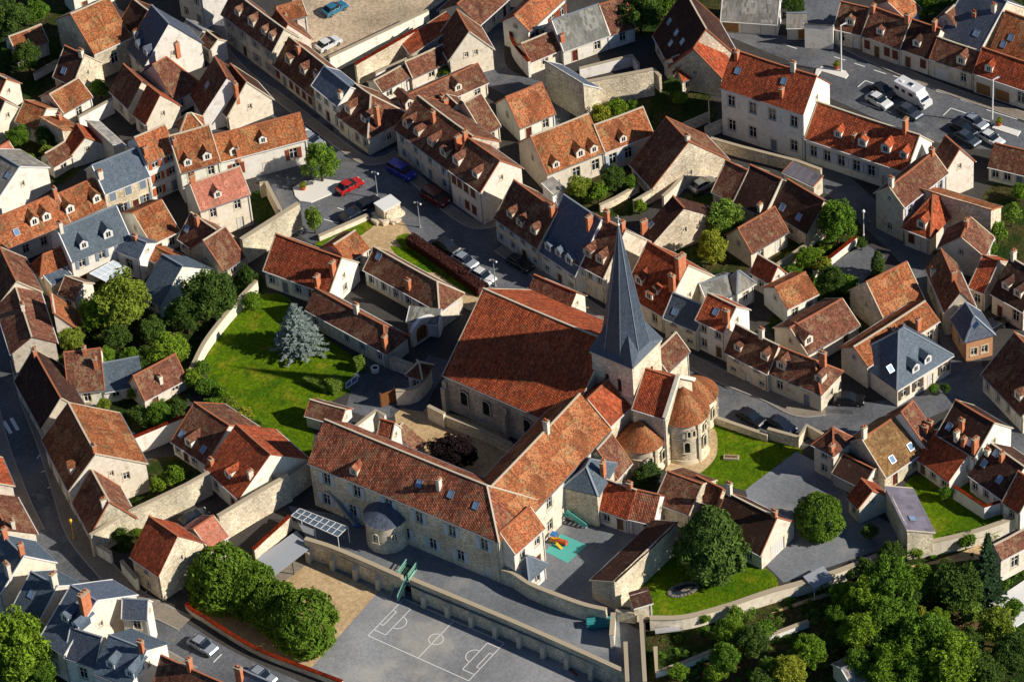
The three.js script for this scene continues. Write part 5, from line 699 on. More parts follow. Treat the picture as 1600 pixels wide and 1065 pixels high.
// walls + roof of one gabled, hipped or mono-pitch block in local space (x along the ridge, +z the measured eave)
function block(parent, R, Mx, seed, names = {}) {
  const r = rng(seed), { L, a, b, h, mono } = R, ab = mono ? 0 : (R.ab ?? a), t = .3, hw = L / 2, m = b / a, mb = mono ? 0 : b / ab;
  const base = R.base ?? -.3, wm = wallM[R.w][seed % 3], rm = roofM[R.m][(seed * 7) % 4];
  const I = new THREE.Matrix4(), loc = Mx || I, at = X => new THREE.Matrix4().multiplyMatrices(loc, X);
  const MF = T(0, 0, a), MB = T(0, 0, mono ? 0 : -ab, Math.PI), MR = T(hw, 0, 0, Math.PI / 2), ML = T(-hw, 0, 0, -Math.PI / 2);
  const holesF = [], holesE = [], todo = [], ww = h / Math.max(1, R.f.length) > 3.6 ? 1.2 : 1.0;
  const ns = R.f.length, sh = h / Math.max(1, ns);
  R.f.forEach((n, row) => {
    if (row === 0 && R.gar) { for (let i = 0; i < R.gar; i++) { const gw = Math.min(2.4, L / (R.gar + n) - .4), x = -hw + (i + .5) * L / (R.gar + n); holesF.push([x, .05, gw, 2.05]); todo.push(['g', MF, x, .05, gw, 2.05]); } }
    const off = row === 0 && R.gar ? R.gar : 0, tot = n + off; if (!n) return;
    const wh = Math.min(sh > 3.6 ? 2.0 : 1.6, sh - 1.1), y = row * sh + Math.max(.75, (sh - wh) * .52), doorAt = row === 0 && !R.gar && n > 1 ? Math.floor(r() * n) : -1;
    for (let i = 0; i < n; i++) {
      const x = -hw + (i + off + .5) * L / tot + (r() - .5) * .25; if (Math.abs(x) > hw - .75) continue;
      if (i === doorAt) { const dh = Math.min(2.1, sh - .4); holesF.push([x, .06, .95, dh]); todo.push(['d', MF, x, .06, .95, dh]); }
      else { const w = Math.min(ww, L / tot - .35, R.s && R.s !== 'dr' ? Math.max(.7, L / tot / 2.1) : 9); holesF.push([x, y, w, wh]); todo.push(['w', MF, x, y, w, wh]); }
    }
  });
  const endHip = R.rv ? R.hr : R.hl, eW = a + ab;
  const gs = R.g.length; let top = h;
  R.g.forEach((n, row) => {
    if (!n) return; const gable = !endHip && row === gs - 1 && gs > 0;
    const sH = h / Math.max(1, gs > 1 ? gs - 1 : Math.round(h / 2.9));
    const y = gable && gs === 1 ? h - .35 : gable ? h - .1 : row * sH + .9, wh = gable ? Math.min(.9, b * .35) : 1.3;
    if (wh < .4) return;
    for (let i = 0; i < n; i++) { const w = gable ? .6 : .9, span = gable ? Math.min(eW * .45, n * 1.6) : eW - .8, mid = R.rv ? (ab - a) / 2 : (a - ab) / 2, x = (gable ? 0 : mid) - span / 2 + (i + .5) * span / n; holesE.push([x, y, w, wh]); todo.push(['w', R.rv ? MR : ML, x, y, w, wh]); }
  });
  if (R.ge) { holesE.push([0, .05, 2.8, 2.2]); todo.push(['g', R.rv ? MR : ML, 0, .05, 2.8, 2.2]); }
  const end = (hip) => hip ? [[-a + t, base], [ab - t, base], [ab - t, h], [-a + t, h]] : mono ? [[-a + t, base], [-t, base], [-t, h + b - t * m - .02], [-a + t, h + t * m - .02]] : [[-a + t, base], [ab - t, base], [ab - t, h + t * mb - .02], [0, h + b - .02], [-a + t, h + t * m - .02]];
  const flip = o => o.map(p => [-p[0], p[1]]).reverse();
  const fo = [[-hw, base], [hw, base], [hw, h - .02], [-hw, h - .02]], bo = mono ? [[-hw, base], [hw, base], [hw, h + b - .02], [-hw, h + b - .02]] : fo;
  const wall = mk(names.wall || 'wall', merge([facade(fo, holesF, t, MF), facade(bo, [], t, MB), facade(end(R.hr), R.rv ? holesE : [], t, MR), facade(flip(end(R.hl)), R.rv ? [] : holesE, t, ML)]), wm, parent, Mx);
  for (const [k, F, x, y, w, wh] of todo) {
    const X = at(new THREE.Matrix4().multiplyMatrices(F, T(x, y, 0)));
    if (k === 'w') addWindow(parent, X, w, wh, { s: F === MF ? R.s : null, shut: L / Math.max(1, ...R.f) < w * 2 || (R.s === 'dr' && r() < .8) });
    else if (k === 'd') addDoor(parent, X, w, wh, [M.door, M.doorWhite, SHUT.bl, SHUT.dr][Math.floor(r() * 4)]); else addDoor(parent, X, w, wh, R.ge ? M.doorWhite : [M.doorWhite, M.doorBrown][Math.floor(r() * 2)], 'garage_door');
  }
  // roof
  const oe = .28, ov = R.ov ?? .12, th = .14, sag = (R.m === 'sl' || R.m === 'gr' ? .03 : .05 + r() * .1) * Math.min(1, L / 10), uo = r() * 10, vo = r() * 10;
  const hl = R.hl ? Math.min(a, hw - .05) : 0, hr = R.hr ? Math.min(a, hw - .05) : 0, el = -hw - (R.hl ? oe : ov), er = hw + (R.hr ? oe : ov), rl = R.hl ? -hw + hl : -hw - ov, rr = R.hr ? hw - hr : hw + ov;
  const yF = h - oe * m, yB = h - oe * mb, ry = h + b, zF = a + oe, zB = -(ab + oe), rz = mono ? -.15 : 0, ryy = mono ? ry + .15 * m : ry, g = [];
  g.push(slab(V(el, yF, zF), V(er, yF, zF), V(rr, ryy, rz), V(rl, ryy, rz), th, sag, seed, uo, vo));
  if (!mono) g.push(slab(V(er, yB, zB), V(el, yB, zB), V(rl, ry, 0), V(rr, ry, 0), th, sag, seed, uo + 3, vo));
  if (R.hr) g.push(slab(V(er, yF, zF), V(er, yB, zB), V(rr, ry, 0), V(rr, ry, 0), th, sag * .3, seed, uo + 5, vo));
  if (R.hl) g.push(slab(V(el, yB, zB), V(el, yF, zF), V(rl, ry, 0), V(rl, ry, 0), th, sag * .3, seed, uo + 7, vo));
  const roof = mk(names.roof || 'roof', merge(g), rm, parent, Mx);
  // ridge and hip caps, verges, gutter
  const cap = [], seg = (A, B, n) => { for (let i = 0; i < n; i++) { const p = A.clone().lerp(B, i / n), q = A.clone().lerp(B, (i + 1) / n), dy = s => -sag * Math.sin(Math.PI * s) * 1; if (A.y === B.y) { p.y += dy(i / n); q.y += dy((i + 1) / n); } cap.push(barBetween(p, q, .24, .13)); } };
  const slate = R.m === 'sl' || R.m === 'gr', cy = th + .02;
  if (!mono && rr - rl > .5) seg(V(rl, ry + cy, 0), V(rr, ry + cy, 0), Math.max(2, Math.round(L / 2)));
  if (R.hr) { seg(V(er, yF + cy, zF), V(rr, ry + cy, 0), 1); seg(V(er, yB + cy, zB), V(rr, ry + cy, 0), 1); }
  if (R.hl) { seg(V(el, yF + cy, zF), V(rl, ry + cy, 0), 1); seg(V(el, yB + cy, zB), V(rl, ry + cy, 0), 1); }
  if (cap.length) mk('ridge_cap', merge(cap), slate ? M.slateRidge : r() < .45 ? M.mortar : M.mortarRed, roof);
  const vMat = slate ? M.white : r() < .6 ? M.mortar : M.mortarRed; if (!R.nv && r() < .75) for (const [hp, x] of [[R.hl, el + .06], [R.hr, er - .06]]) if (!hp) { const vg = []; vg.push(barBetween(V(x, yF + th - .04, zF), V(x, ryy + th - .04, rz), .13, .16)); if (!mono) vg.push(barBetween(V(x, yB + th - .04, zB), V(x, ry + th - .04, 0), .13, .16)); mk('verge', merge(vg), vMat, roof); }
  const gMat = r() < .5 ? M.zinc : M.white; mk('gutter', bx(er - el, .1, .12, (er + el) / 2, yF, zF + .07), gMat, roof); if (!mono) mk('gutter', bx(er - el, .1, .12, (er + el) / 2, yB, zB - .07), gMat, roof);
  if (h > 2.4) mk('downpipe', cyl(.05, .05, h, 6, hw - .25, h / 2 - .1, a + .07), M.zinc, roof);
  // dormers, chimneys, skylights
  for (const [x, tt] of R.D || []) {
    const dw = 1.35, dh = 1.4, z0 = a * (1 - tt), y0 = h + b * tt, dr = .55, dep = dh / m + .1, D = new THREE.Group(); D.name = 'dormer'; D.applyMatrix4(at(T(x, y0 - .05, z0))); D.scale.multiplyScalar(.86 + r() * .24); parent.add(D);
    mk('wall', cached('dmw', () => { const s = [[-dw / 2, 0], [dw / 2, 0], [dw / 2, dh], [0, dh + dr], [-dw / 2, dh]]; return facade(s, [[0, .3, .74, .95]], .12, I); }), slate ? M.white : wallM[R.w][0], D);
    mk('cheek', bx(dw - .02, dh, dep, 0, dh / 2, -.13 - dep / 2), slate ? roofM.sl[0] : wm, D);
    const wd = mk('window', cached('dmf', () => merge([bx(.06, .95, .05, -.34, .775, -.03), bx(.06, .95, .05, .34, .775, -.03), bx(.74, .06, .05, 0, .33, -.031), bx(.74, .06, .05, 0, 1.22, -.031), bx(.06, .95, .05, 0, .775, -.029)])), M.joinery, D); mk('pane', cached('dmp', () => bx(.74, .95, .03, 0, .775, -.08)), M.glass, D);
    const rd = (dh + dr) / m + .25, e = .14; mk('roof', merge([slab(V(-dw / 2 - e, dh - e * dr / (dw / 2), -rd), V(-dw / 2 - e, dh - e * dr / (dw / 2), .15), V(0, dh + dr, .15), V(0, dh + dr, -rd), .07, 0, 1, uo, vo), slab(V(dw / 2 + e, dh - e * dr / (dw / 2), .15), V(dw / 2 + e, dh - e * dr / (dw / 2), -rd), V(0, dh + dr, -rd), V(0, dh + dr, .15), .07, 0, 1, uo, vo)]), rm, D);
  }
  for (const [x, tt, hh] of R.C || []) { const big = hh > 2, huge = hh > 3; addChimney(parent, at(T(x, h + b * tt, a * (1 - tt), huge || r() < .5 ? Math.PI / 2 : 0)), huge ? 1.5 : big ? .95 : .7, huge ? .75 : .5, (hh || 1.2) * .95, r() < .66 || huge, seed + Math.round(x * 10) + 50); }
  for (const [x, tt] of R.K || []) { const an = Math.atan2(b, a), S = mk('skylight', cached('skf', () => merge([bx(.8, .1, .08, 0, 0, -.5), bx(.8, .1, .08, 0, 0, .5), bx(.08, .1, 1.08, -.4, 0, 0), bx(.08, .1, 1.08, .4, 0, 0)])), M.zinc, parent, at(T(x, h + b * tt + th + .06, a * (1 - tt), 0, an))); mk('pane', cached('skp', () => bx(.74, .04, .94)), M.skylight, S); }
  return { wall, roof };
}
HOUSES.forEach((R, i) => {
  const barn = /barn|shed|lean-to|garage|outhouse|outbuilding/.test(R.l), g = thing(barn ? (/garage/.test(R.l) ? 'garage_building' : /shed|out/.test(R.l) ? 'shed' : 'barn') : 'house', R.l, barn ? 'outbuilding' : 'house', barn ? 'barns and outbuildings of the town' : 'tiled and slated houses of the old town', R.p[0], 0, R.p[1], R.r);
  block(g, R, null, i + 3);
});

// ---------------------------------------------------------------- church
const church = thing('church', 'large church with broad red-tiled nave, round apses and slender slate spire', 'church', null);
CHURCH.forEach((R, i) => { if (R.part === 'convent') return; block(church, { ...R, ov: .05 }, T(R.p[0], 0, R.p[1], R.r), 900 + i, { wall: R.part + '_wall', roof: R.part + '_roof' }); });
{
  const cx = 15.05, cz = 20.1, ang = Math.atan2(-.631, .776), TM = T(cx, 0, cz, ang), s = 6.6, hT = 15, at = X => new THREE.Matrix4().multiplyMatrices(TM, X);
  // tower: four faces with paired round-headed belfry openings
  const holes = [[-1, 9.6, .7, 2.4, 1], [1, 9.6, .7, 2.4, 1]], fs = [];
  for (let k = 0; k < 4; k++) fs.push(facade(k % 2 ? [[-s / 2 + .5, 0], [s / 2 - .5, 0], [s / 2 - .5, hT], [-s / 2 + .5, hT]] : [[-s / 2, 0], [s / 2, 0], [s / 2, hT], [-s / 2, hT]], holes, .5, T(0, 0, 0, k * Math.PI / 2).multiply(T(0, 0, s / 2))));
  const tw = mk('tower_wall', merge(fs), wallM.st[0], church, TM);
  mk('cornice', merge([0, 1, 2, 3].map(k => bx(s + (k % 2 ? -.1 : .3), .3, .3, 0, hT - .2, s / 2 + .05).applyMatrix4(T(0, 0, 0, k * Math.PI / 2)))), M.surround, tw);
  mk('string_course', merge([0, 1, 2, 3].map(k => bx(s + (k % 2 ? -.06 : .2), .2, .2, 0, 9.2, s / 2 + .04).applyMatrix4(T(0, 0, 0, k * Math.PI / 2)))), M.surround, tw);
  for (let k = 0; k < 4; k++) for (const x of [-1, 1]) mk('louvre', merge([0, 1, 2, 3, 4, 5].map(i => bx(.7, .05, .3, x, 9.75 + i * .34, s / 2 - .25))), M.timber, tw, T(0, 0, 0, k * Math.PI / 2));
  // broach spire
  const hb = hT + .1, o = s / 2 + .3, tip = 35.8, oct = (k, rr, y) => { const q = Math.PI / 8 + k * Math.PI / 4; return V(Math.cos(q) * rr, y, Math.sin(q) * rr); };
  const sp = [], uv = [], tri = (A, B, C) => { const u = B.clone().sub(A), L = u.length(); u.normalize(); const w = C.clone().sub(A), x = w.dot(u); sp.push(A.x, A.y, A.z, B.x, B.y, B.z, C.x, C.y, C.z); uv.push(0, 0, L, 0, x, w.sub(u.clone().multiplyScalar(x)).length()); };
  const quad = (A, B, C, D) => { tri(A, B, C); tri(A, C, D); };
  // flared skirt from the square eave to an octagon, then the tall octagonal needle; corner broaches fill the angles
  const apo = 3.0, r8 = apo / Math.cos(Math.PI / 8), y8 = hb + .95, apex = V(0, tip, 0);
  for (let k = 0; k < 8; k++) tri(oct(k + 1, r8, y8), oct(k, r8, y8), apex);
  const crn = [V(o, hb, o), V(-o, hb, o), V(-o, hb, -o), V(o, hb, -o)];
  for (let k = 0; k < 4; k++) { const c = crn[k], n = crn[(k + 1) % 4], a0 = oct(k * 2, r8, y8), a1 = oct(k * 2 + 1, r8, y8), b0 = oct(k * 2 + 2, r8, y8), f = (tip - y8 - 3.0) / (tip - y8), bt = V(Math.sign(c.x) * apo * .7071 * f, y8 + 3.0, Math.sign(c.z) * apo * .7071 * f); quad(n, c, a1, b0); tri(c, a0, bt); tri(a1, c, bt); }
  const sg = new THREE.BufferGeometry(); sg.setAttribute('position', new THREE.Float32BufferAttribute(sp, 3)); sg.setAttribute('uv', new THREE.Float32BufferAttribute(uv, 2)); sg.computeVertexNormals();
  const spire = mk('spire', sg, new THREE.MeshStandardMaterial({ map: ROOF.sl.t, bumpMap: bumpPlain, bumpScale: .02, roughness: .5, color: 0xd8dde2 }), church, TM);
  for (let k = 0; k < 8; k++) mk('arris', barBetween(oct(k, r8 + .02, y8), V(0, tip, 0), .09, .09), M.slateRidge, spire);
  mk('cross', merge([bx(.09, 1.5, .09, 0, tip + .7, 0), bx(.8, .09, .09, 0, tip + 1, 0), new THREE.SphereGeometry(.2, 10, 8).translate(0, tip - .05, 0)]), M.white, spire);
  // apses: half-round stone drums with fanned tile roofs
  function apse(x, z, r, h, rh, wins, name, faceAng) {
    const n = 26, pos = [], uvs = [], a0 = -Math.PI, a1 = Math.PI;
    const drum = mk(name + '_wall', new THREE.CylinderGeometry(r, r, h, 40, 1, true).translate(0, h / 2, 0), M.apseWall || (M.apseWall = new THREE.MeshStandardMaterial({ map: WT.stA || (WT.stA = (() => { const t = WT.st.clone(); t.repeat.set(2.6, 1); t.needsUpdate = true; return t; })()), bumpMap: bumpNoise, bumpScale: .04, roughness: .95 })), church, T(x, 0, z));
    mk('cornice', merge([new THREE.TorusGeometry(r + .05, .16, 6, 40).rotateX(Math.PI / 2).translate(0, h - .1, 0), new THREE.TorusGeometry(r + .03, .09, 6, 40).rotateX(Math.PI / 2).translate(0, h * .62, 0), cyl(r + .12, r + .22, .6, 40, 0, .3, 0)]), M.surround, drum);
    const cone = new THREE.CylinderGeometry(.02, r + .45, rh, 40, 6, true).translate(0, h + rh / 2 - .05, 0); const cu = cone.attributes.uv, cp = cone.attributes.position; for (let i = 0; i < cu.count; i++) cu.setXY(i, cu.getX(i) * 6.283 * (r + .4), cu.getY(i) * Math.hypot(r, rh));
    const rf = mk(name + '_roof', cone, roofM.or[1], church, T(x, 0, z));
    mk('eave_course', new THREE.CylinderGeometry(r + .45, r + .42, .12, 40).translate(0, h - .06, 0), M.mortarRed, rf);
    for (const [aa, y, w, hh] of wins) { const X = T(x + Math.sin(aa) * r, y, z + Math.cos(aa) * r, aa); const wm = addWindow(church, X.multiply(T(0, 0, .22)), w, hh, { arch: 1, dark: 1 }); }
    for (const aa of [faceAng - .95, faceAng, faceAng + .95]) mk('pilaster', bx(.4, h - .3, .35, 0, (h - .3) / 2, 0), wallM.st[1], drum, T(Math.sin(aa + .5) * (r + .08), 0, Math.cos(aa + .5) * (r + .08), aa + .5));
  }
  const fA = Math.atan2(.848, .53);
  apse(22.1, 25.2, 3.0, 7.1, 4.3, [[.0, 2.2, .75, 1.9], [.9, 2.2, .75, 1.9], [1.75, 2.2, .75, 1.9], [.1, 4.9, .4, 1.1], [.32, 4.9, .4, 1.1], [.95, 4.9, .4, 1.1], [1.15, 4.9, .4, 1.1]], 'apse', fA);
  apse(16.2, 26.9, 2.9, 4.6, 2.9, [[.25, 1.6, .7, 1.7], [1.0, 1.6, .7, 1.7]], 'chapel', fA);
  apse(23.9, 19.2, 2.9, 4.8, 2.9, [[.9, 1.6, .7, 1.7], [1.7, 1.6, .7, 1.7]], 'chapel', fA);
  // raised parapet of the choir gable
  const Rc = CHURCH[1], CM = T(Rc.p[0], 0, Rc.p[1], Rc.r), e = Rc.rv ? 1 : -1, hw = Rc.L / 2 + .1;
  mk('choir_parapet', merge([barBetween(V(e * hw, Rc.h + .1, Rc.a + .3), V(e * hw, Rc.h + Rc.b + .6, 0), .55, .5), barBetween(V(e * hw, Rc.h + .1, -Rc.a - .3), V(e * hw, Rc.h + Rc.b + .6, 0), .55, .5)]), wallM.cr[0], church, CM);
  // nave: round-headed windows and buttresses on the long side
  const Rn = CHURCH[0], NM = T(Rn.p[0], 0, Rn.p[1], Rn.r);
  for (const f of [.16, .34, .67, .88]) addWindow(church, new THREE.Matrix4().multiplyMatrices(NM, T((f - .5) * Rn.L, 2.3, Rn.a + .22)), 1.2, 2.5, { arch: 1, dark: 1 });
  for (const f of [.01, .5, .97]) mk('buttress', cached('btr', () => merge([bx(.7, 4.4, .9, 0, 2.2, .4), bx(.7, 1.2, .55, 0, 4.7, .18)])), wallM.st[2], church, new THREE.Matrix4().multiplyMatrices(NM, T((f - .5) * Rn.L, 0, Rn.a)));
}
// ---------------------------------------------------------------- convent with round stair tower
const convent = thing('convent', 'long L-shaped stone convent building with red-brown roof above the sports court', 'building', null);
CHURCH.forEach((R, i) => { if (R.part === 'convent') block(convent, R, T(R.p[0], 0, R.p[1], R.r), 930 + i); });
{
  const x = -18.6, z = 37.6, r = 2.75, h = 4.6;
  const t = mk('tower_wall', new THREE.CylinderGeometry(r, r + .1, h, 36, 1, true).translate(0, h / 2, 0), wallM.cr[1].clone(), convent, T(x, 0, z)); t.material.map = WT.stA;
  const fan = [], fuv = [], ap = V(1.35, h + 2.3, -1.8); for (let k = 0; k < 24; k++) { const q = k / 24 * 6.2832, w = (k + 1) / 24 * 6.2832, rr = r + .3; fan.push(Math.cos(w) * rr, h, Math.sin(w) * rr, Math.cos(q) * rr, h, Math.sin(q) * rr, ap.x, ap.y, ap.z); fuv.push(k * .8, 0, k * .8 + .8, 0, k * .8 + .4, 4); }
  const fg = new THREE.BufferGeometry(); fg.setAttribute('position', new THREE.Float32BufferAttribute(fan, 3)); fg.setAttribute('uv', new THREE.Float32BufferAttribute(fuv, 2)); fg.computeVertexNormals();
  const tr = mk('tower_roof', fg, roofM.sl[1], convent, T(x, 0, z)); mk('eave_course', cyl(r + .3, r + .2, .15, 36, 0, h - .08, 0), M.surround, tr);
  for (const aa of [-.55, .35]) addWindow(convent, T(x + Math.sin(aa) * (r + .22), 1.9, z + Math.cos(aa) * (r + .22), aa), .75, 1.5, { arch: 1 });
}
// ---------------------------------------------------------------- free-standing walls
for (const [pts, h, t, m, cap, lv, label] of WALLS) {
  const g = thing('garden_wall', label, 'wall', 'walls between yards and gardens', pts[0][0], lv, pts[0][1]), p = (/curv/.test(label) ? smooth(pts, 5) : pts).map(q => [q[0] - pts[0][0], q[1] - pts[0][1]]);
  mk('wall', ribbon(p, t, -.2, h), wallM[m][Math.round(Math.abs(pts[0][0])) % 3], g); mk('coping', ribbon(p, t + .14, h - .02, h + .1), cap === 'or' ? M.capOr : M.capSt, g);
}
RETAINING.forEach(([pts, top, base, t, label], i) => {
  const g = thing('retaining_wall', label, 'wall', 'retaining walls', pts[0][0], base, pts[0][1]), s = pts.length > 2 ? smooth(pts, 5) : pts, p = s.map(q => [q[0] - pts[0][0], q[1] - pts[0][1]]), h = top - base;
  mk('wall', ribbon(p, t, -.1, h), wallM[i < 3 ? 'st' : 'cr'][i % 3], g); mk('coping', ribbon(p, t + .16, h - .02, h + .11), i === 2 ? M.capOr : M.capSt, g);
  if (i < 2) { let acc = i ? 2.2 : .6; const step = 3.72; for (let k = 0; k < p.length - 1; k++) { const dx = p[k + 1][0] - p[k][0], dz = p[k + 1][1] - p[k][1], l = Math.hypot(dx, dz); while (acc < l) { const f = acc / l, nx = -dz / l, nz = dx / l, sg = nz > 0 ? 1 : -1, ang = Math.atan2(nx * sg, nz * sg); mk('buttress', cached('rbt', () => { const s2 = new THREE.Shape([new THREE.Vector2(0, 0), new THREE.Vector2(.75, 0), new THREE.Vector2(.62, 1.9), new THREE.Vector2(0, 2.5)]); return new THREE.ExtrudeGeometry(s2, { depth: .55, bevelEnabled: true, bevelSize: .03, bevelThickness: .03, bevelSegments: 1 }).translate(0, 0, -.28).rotateY(-Math.PI / 2); }), wallM.be[1], g, T(p[k][0] + dx * f + nx * sg * t / 2, .05, p[k][1] + dz * f + nz * sg * t / 2, ang)); acc += step; } acc -= l; } }
});

// ---------------------------------------------------------------- plants
function leafGeo(list, seed, fold = .35) {   // list of [p, n, size, stretch]; every leaf clump is a small folded blade with a tone of its own
  const r = rng(seed), pos = new Float32Array(list.length * 12), col = new Float32Array(list.length * 12), idx = new Uint32Array(list.length * 6), u = V(0, 0, 0), w = V(0, 0, 0), d = V(0, 0, 0);
  list.forEach(([p, n, s, st = 1.3], i) => {
    d.set(r() - .5, r() - .5, r() - .5); u.crossVectors(n, d).normalize(); w.crossVectors(n, u).normalize(); const k = .62 + r() * .62, y = r() * .3, o = i * 12;
    const P = [[u, s * st, 0], [w, s * .5, 1], [u, -s * st * .6, 0], [w, -s * .5, 1]];
    P.forEach(([v, q, f], j) => { pos[o + j * 3] = p.x + v.x * q + n.x * f * s * fold; pos[o + j * 3 + 1] = p.y + v.y * q + n.y * f * s * fold; pos[o + j * 3 + 2] = p.z + v.z * q + n.z * f * s * fold; col[o + j * 3] = k * (1 + y * .9); col[o + j * 3 + 1] = k * (1 + y * .35); col[o + j * 3 + 2] = k; });
    idx.set([i * 4, i * 4 + 1, i * 4 + 2, i * 4, i * 4 + 2, i * 4 + 3], i * 6);
  });
  const g = new THREE.BufferGeometry(); g.setAttribute('position', new THREE.BufferAttribute(pos, 3)); g.setAttribute('color', new THREE.BufferAttribute(col, 3)); g.setIndex(new THREE.BufferAttribute(idx, 1));
  const g2 = g.toNonIndexed(); g2.computeVertexNormals(); return g2;
}
const dirR = r => { const z = r() * 2 - 1, a = r() * 6.2832, q = Math.sqrt(1 - z * z); return V(q * Math.cos(a), z, q * Math.sin(a)); };
function lobed(seed, nl, n, size, spread, lr) {   // broad crown of unit radius: lobes of unequal size, leaves through their outer shells
  const r = rng(seed), lobes = []; for (let i = 0; i < nl; i++) { const d = dirR(r); if (d.y < -.45) d.y *= -.5; const rad = lr * (.5 + r() * .95), q = Math.min(spread * (.7 + r() * .5), 1.06 - rad); lobes.push([d.multiplyScalar(q), rad]); } lobes.push([V(0, 0, 0), .66]);
  const L = []; let tot = 0; for (const l of lobes) tot += l[1] * l[1];
  for (const [c, rad] of lobes) { const m = Math.round(n * rad * rad / tot); for (let i = 0; i < m; i++) { const d = dirR(r), q = rad * (.5 + .62 * Math.sqrt(r())), p = d.clone().multiplyScalar(q).add(c); if (p.y < -.95) continue; L.push([p, d.add(dirR(r).multiplyScalar(.75)).normalize(), size * (.45 + r() * r() * 1.3)]); } }
  return leafGeo(L, seed + 1);
}
function profiled(seed, n, size, prof, rag) {   // crown from a radius profile, y from 0 to 1
  const r = rng(seed), L = []; let k = 0; while (L.length < n && k++ < n * 6) { const y = r(), R = prof(y); if (r() > R * 1.6 + .06) continue; const a = r() * 6.2832, nz = vn(a * 3.2 + 9, y * 13, 4096, seed) - .5, q = R * (1 + nz * rag) * (.74 + .3 * Math.sqrt(r())); const d = V(Math.cos(a), .35, Math.sin(a)); L.push([V(Math.cos(a) * q, y, Math.sin(a) * q), d.add(dirR(r).multiplyScalar(.8)).normalize(), size * (.6 + r() * .8)]); } return leafGeo(L, seed + 1);
}
function spruceGeo(seed, tiers, len, size) {   // whorls of drooping boughs set with short needle sprays; height 1, radius about .42
  const r = rng(seed), L = []; for (let t = 0; t < tiers; t++) { const f = t / (tiers - 1), y = .06 + f * .9, R = len * Math.pow(1 - f, .85) + .015, nb = Math.round(6 + (1 - f) * 7), a0 = r() * 6.28; for (let b = 0; b < nb; b++) { const a = a0 + b / nb * 6.2832 + (r() - .5) * .3, rr = R * (.75 + r() * .4), ns = Math.max(4, Math.round(rr / .022)); for (let s = 0; s < ns; s++) { const q = (s + .3) / ns * rr, dy = -q * q * .55 + q * .05 + .05 * (q / rr) * (q / rr); const w = .035 * (1 - s / ns * .55); for (let e = 0; e < 3; e++) L.push([V(Math.cos(a) * q + (r() - .5) * w * 2, y + dy + (r() - .5) * .012, Math.sin(a) * q + (r() - .5) * w * 2), V((r() - .5) * .8, 1, (r() - .5) * .8).normalize(), size * (.7 + r() * .6), 1.7]); } } } return leafGeo(L, seed + 1, .15);
}
const leafM = c => new THREE.MeshPhysicalMaterial({ color: new THREE.Color().setRGB(...c), vertexColors: true, roughness: .9, specularIntensity: .3, transmission: .3, thickness: 0, side: THREE.DoubleSide });
const LM = { r: [[.12, .225, .016], [.13, .235, .018]].map(leafM), b: [[.14, .26, .014], [.18, .30, .018], [.11, .225, .016]].map(leafM), d: [[.065, .13, .016], [.08, .15, .02]].map(leafM), l: [[.17, .30, .03], [.19, .31, .04]].map(leafM), y: [[.29, .34, .03], [.22, .30, .03]].map(leafM), p: [[.018, .007, .009]].map(leafM), c: [[.10, .18, .03]].map(leafM), s: [[.25, .33, .31]].map(leafM), f: [[.035, .085, .03]].map(leafM), h: [[.06, .12, .02]].map(leafM), hedgeBrown: [[.085, .028, .02]].map(leafM), hedge: [[.16, .25, .03]].map(leafM) };
const CR = { dome: [0, 1].map(i => profiled(451 + i, 7500, .034, y => .5 * Math.pow(Math.max(0, 1 - Math.pow(Math.abs(2 * y - .92) / 1.08, 2.2)), .5), .42)), big: [0, 1, 2, 3].map(i => lobed(301 + i * 7, 64, 8200, .07, .74, .21)), ball: [0, 1].map(i => lobed(341 + i * 7, 60, 7800, .066, .78, .2)), small: [0, 1, 2, 3].map(i => lobed(371 + i * 7, 26, 2400, .12, .68, .26)), cone: [profiled(401, 7500, .03, y => .36 * Math.pow(Math.sin(Math.PI * Math.pow(y * .93 + .05, .72)), .75), .5)], spruce: [spruceGeo(411, 17, .42, .03)], fir: [spruceGeo(421, 15, .34, .032)], cyp: [profiled(431, 1500, .035, y => .2 * Math.pow(Math.sin(Math.PI * Math.pow(y, .7)), .6), .4)] };
const TN = { r: ['round_tree', 'tree'], b: ['broadleaf_tree', 'tree'], d: ['broadleaf_tree', 'tree'], l: ['round_tree', 'tree'], y: ['yellow_green_tree', 'tree'], p: ['purple_leaved_tree', 'tree'], c: ['yew_tree', 'tree'], s: ['blue_spruce', 'tree'], f: ['fir_tree', 'tree'], h: ['shrub', 'shrub'] };
function trunk(h, r0, seed, limbs) { const r = rng(seed), g = [cyl(r0 * .62, r0, h, 8, 0, h / 2, 0)]; for (let i = 0; i < limbs; i++) { const a = r() * 6.28, l = h * (.5 + r() * .4), c = cyl(r0 * .2, r0 * .45, l, 6, 0, l / 2, 0).rotateZ(.5 + r() * .4).rotateY(a).translate(0, h * .8, 0); g.push(c); } return merge(g); }
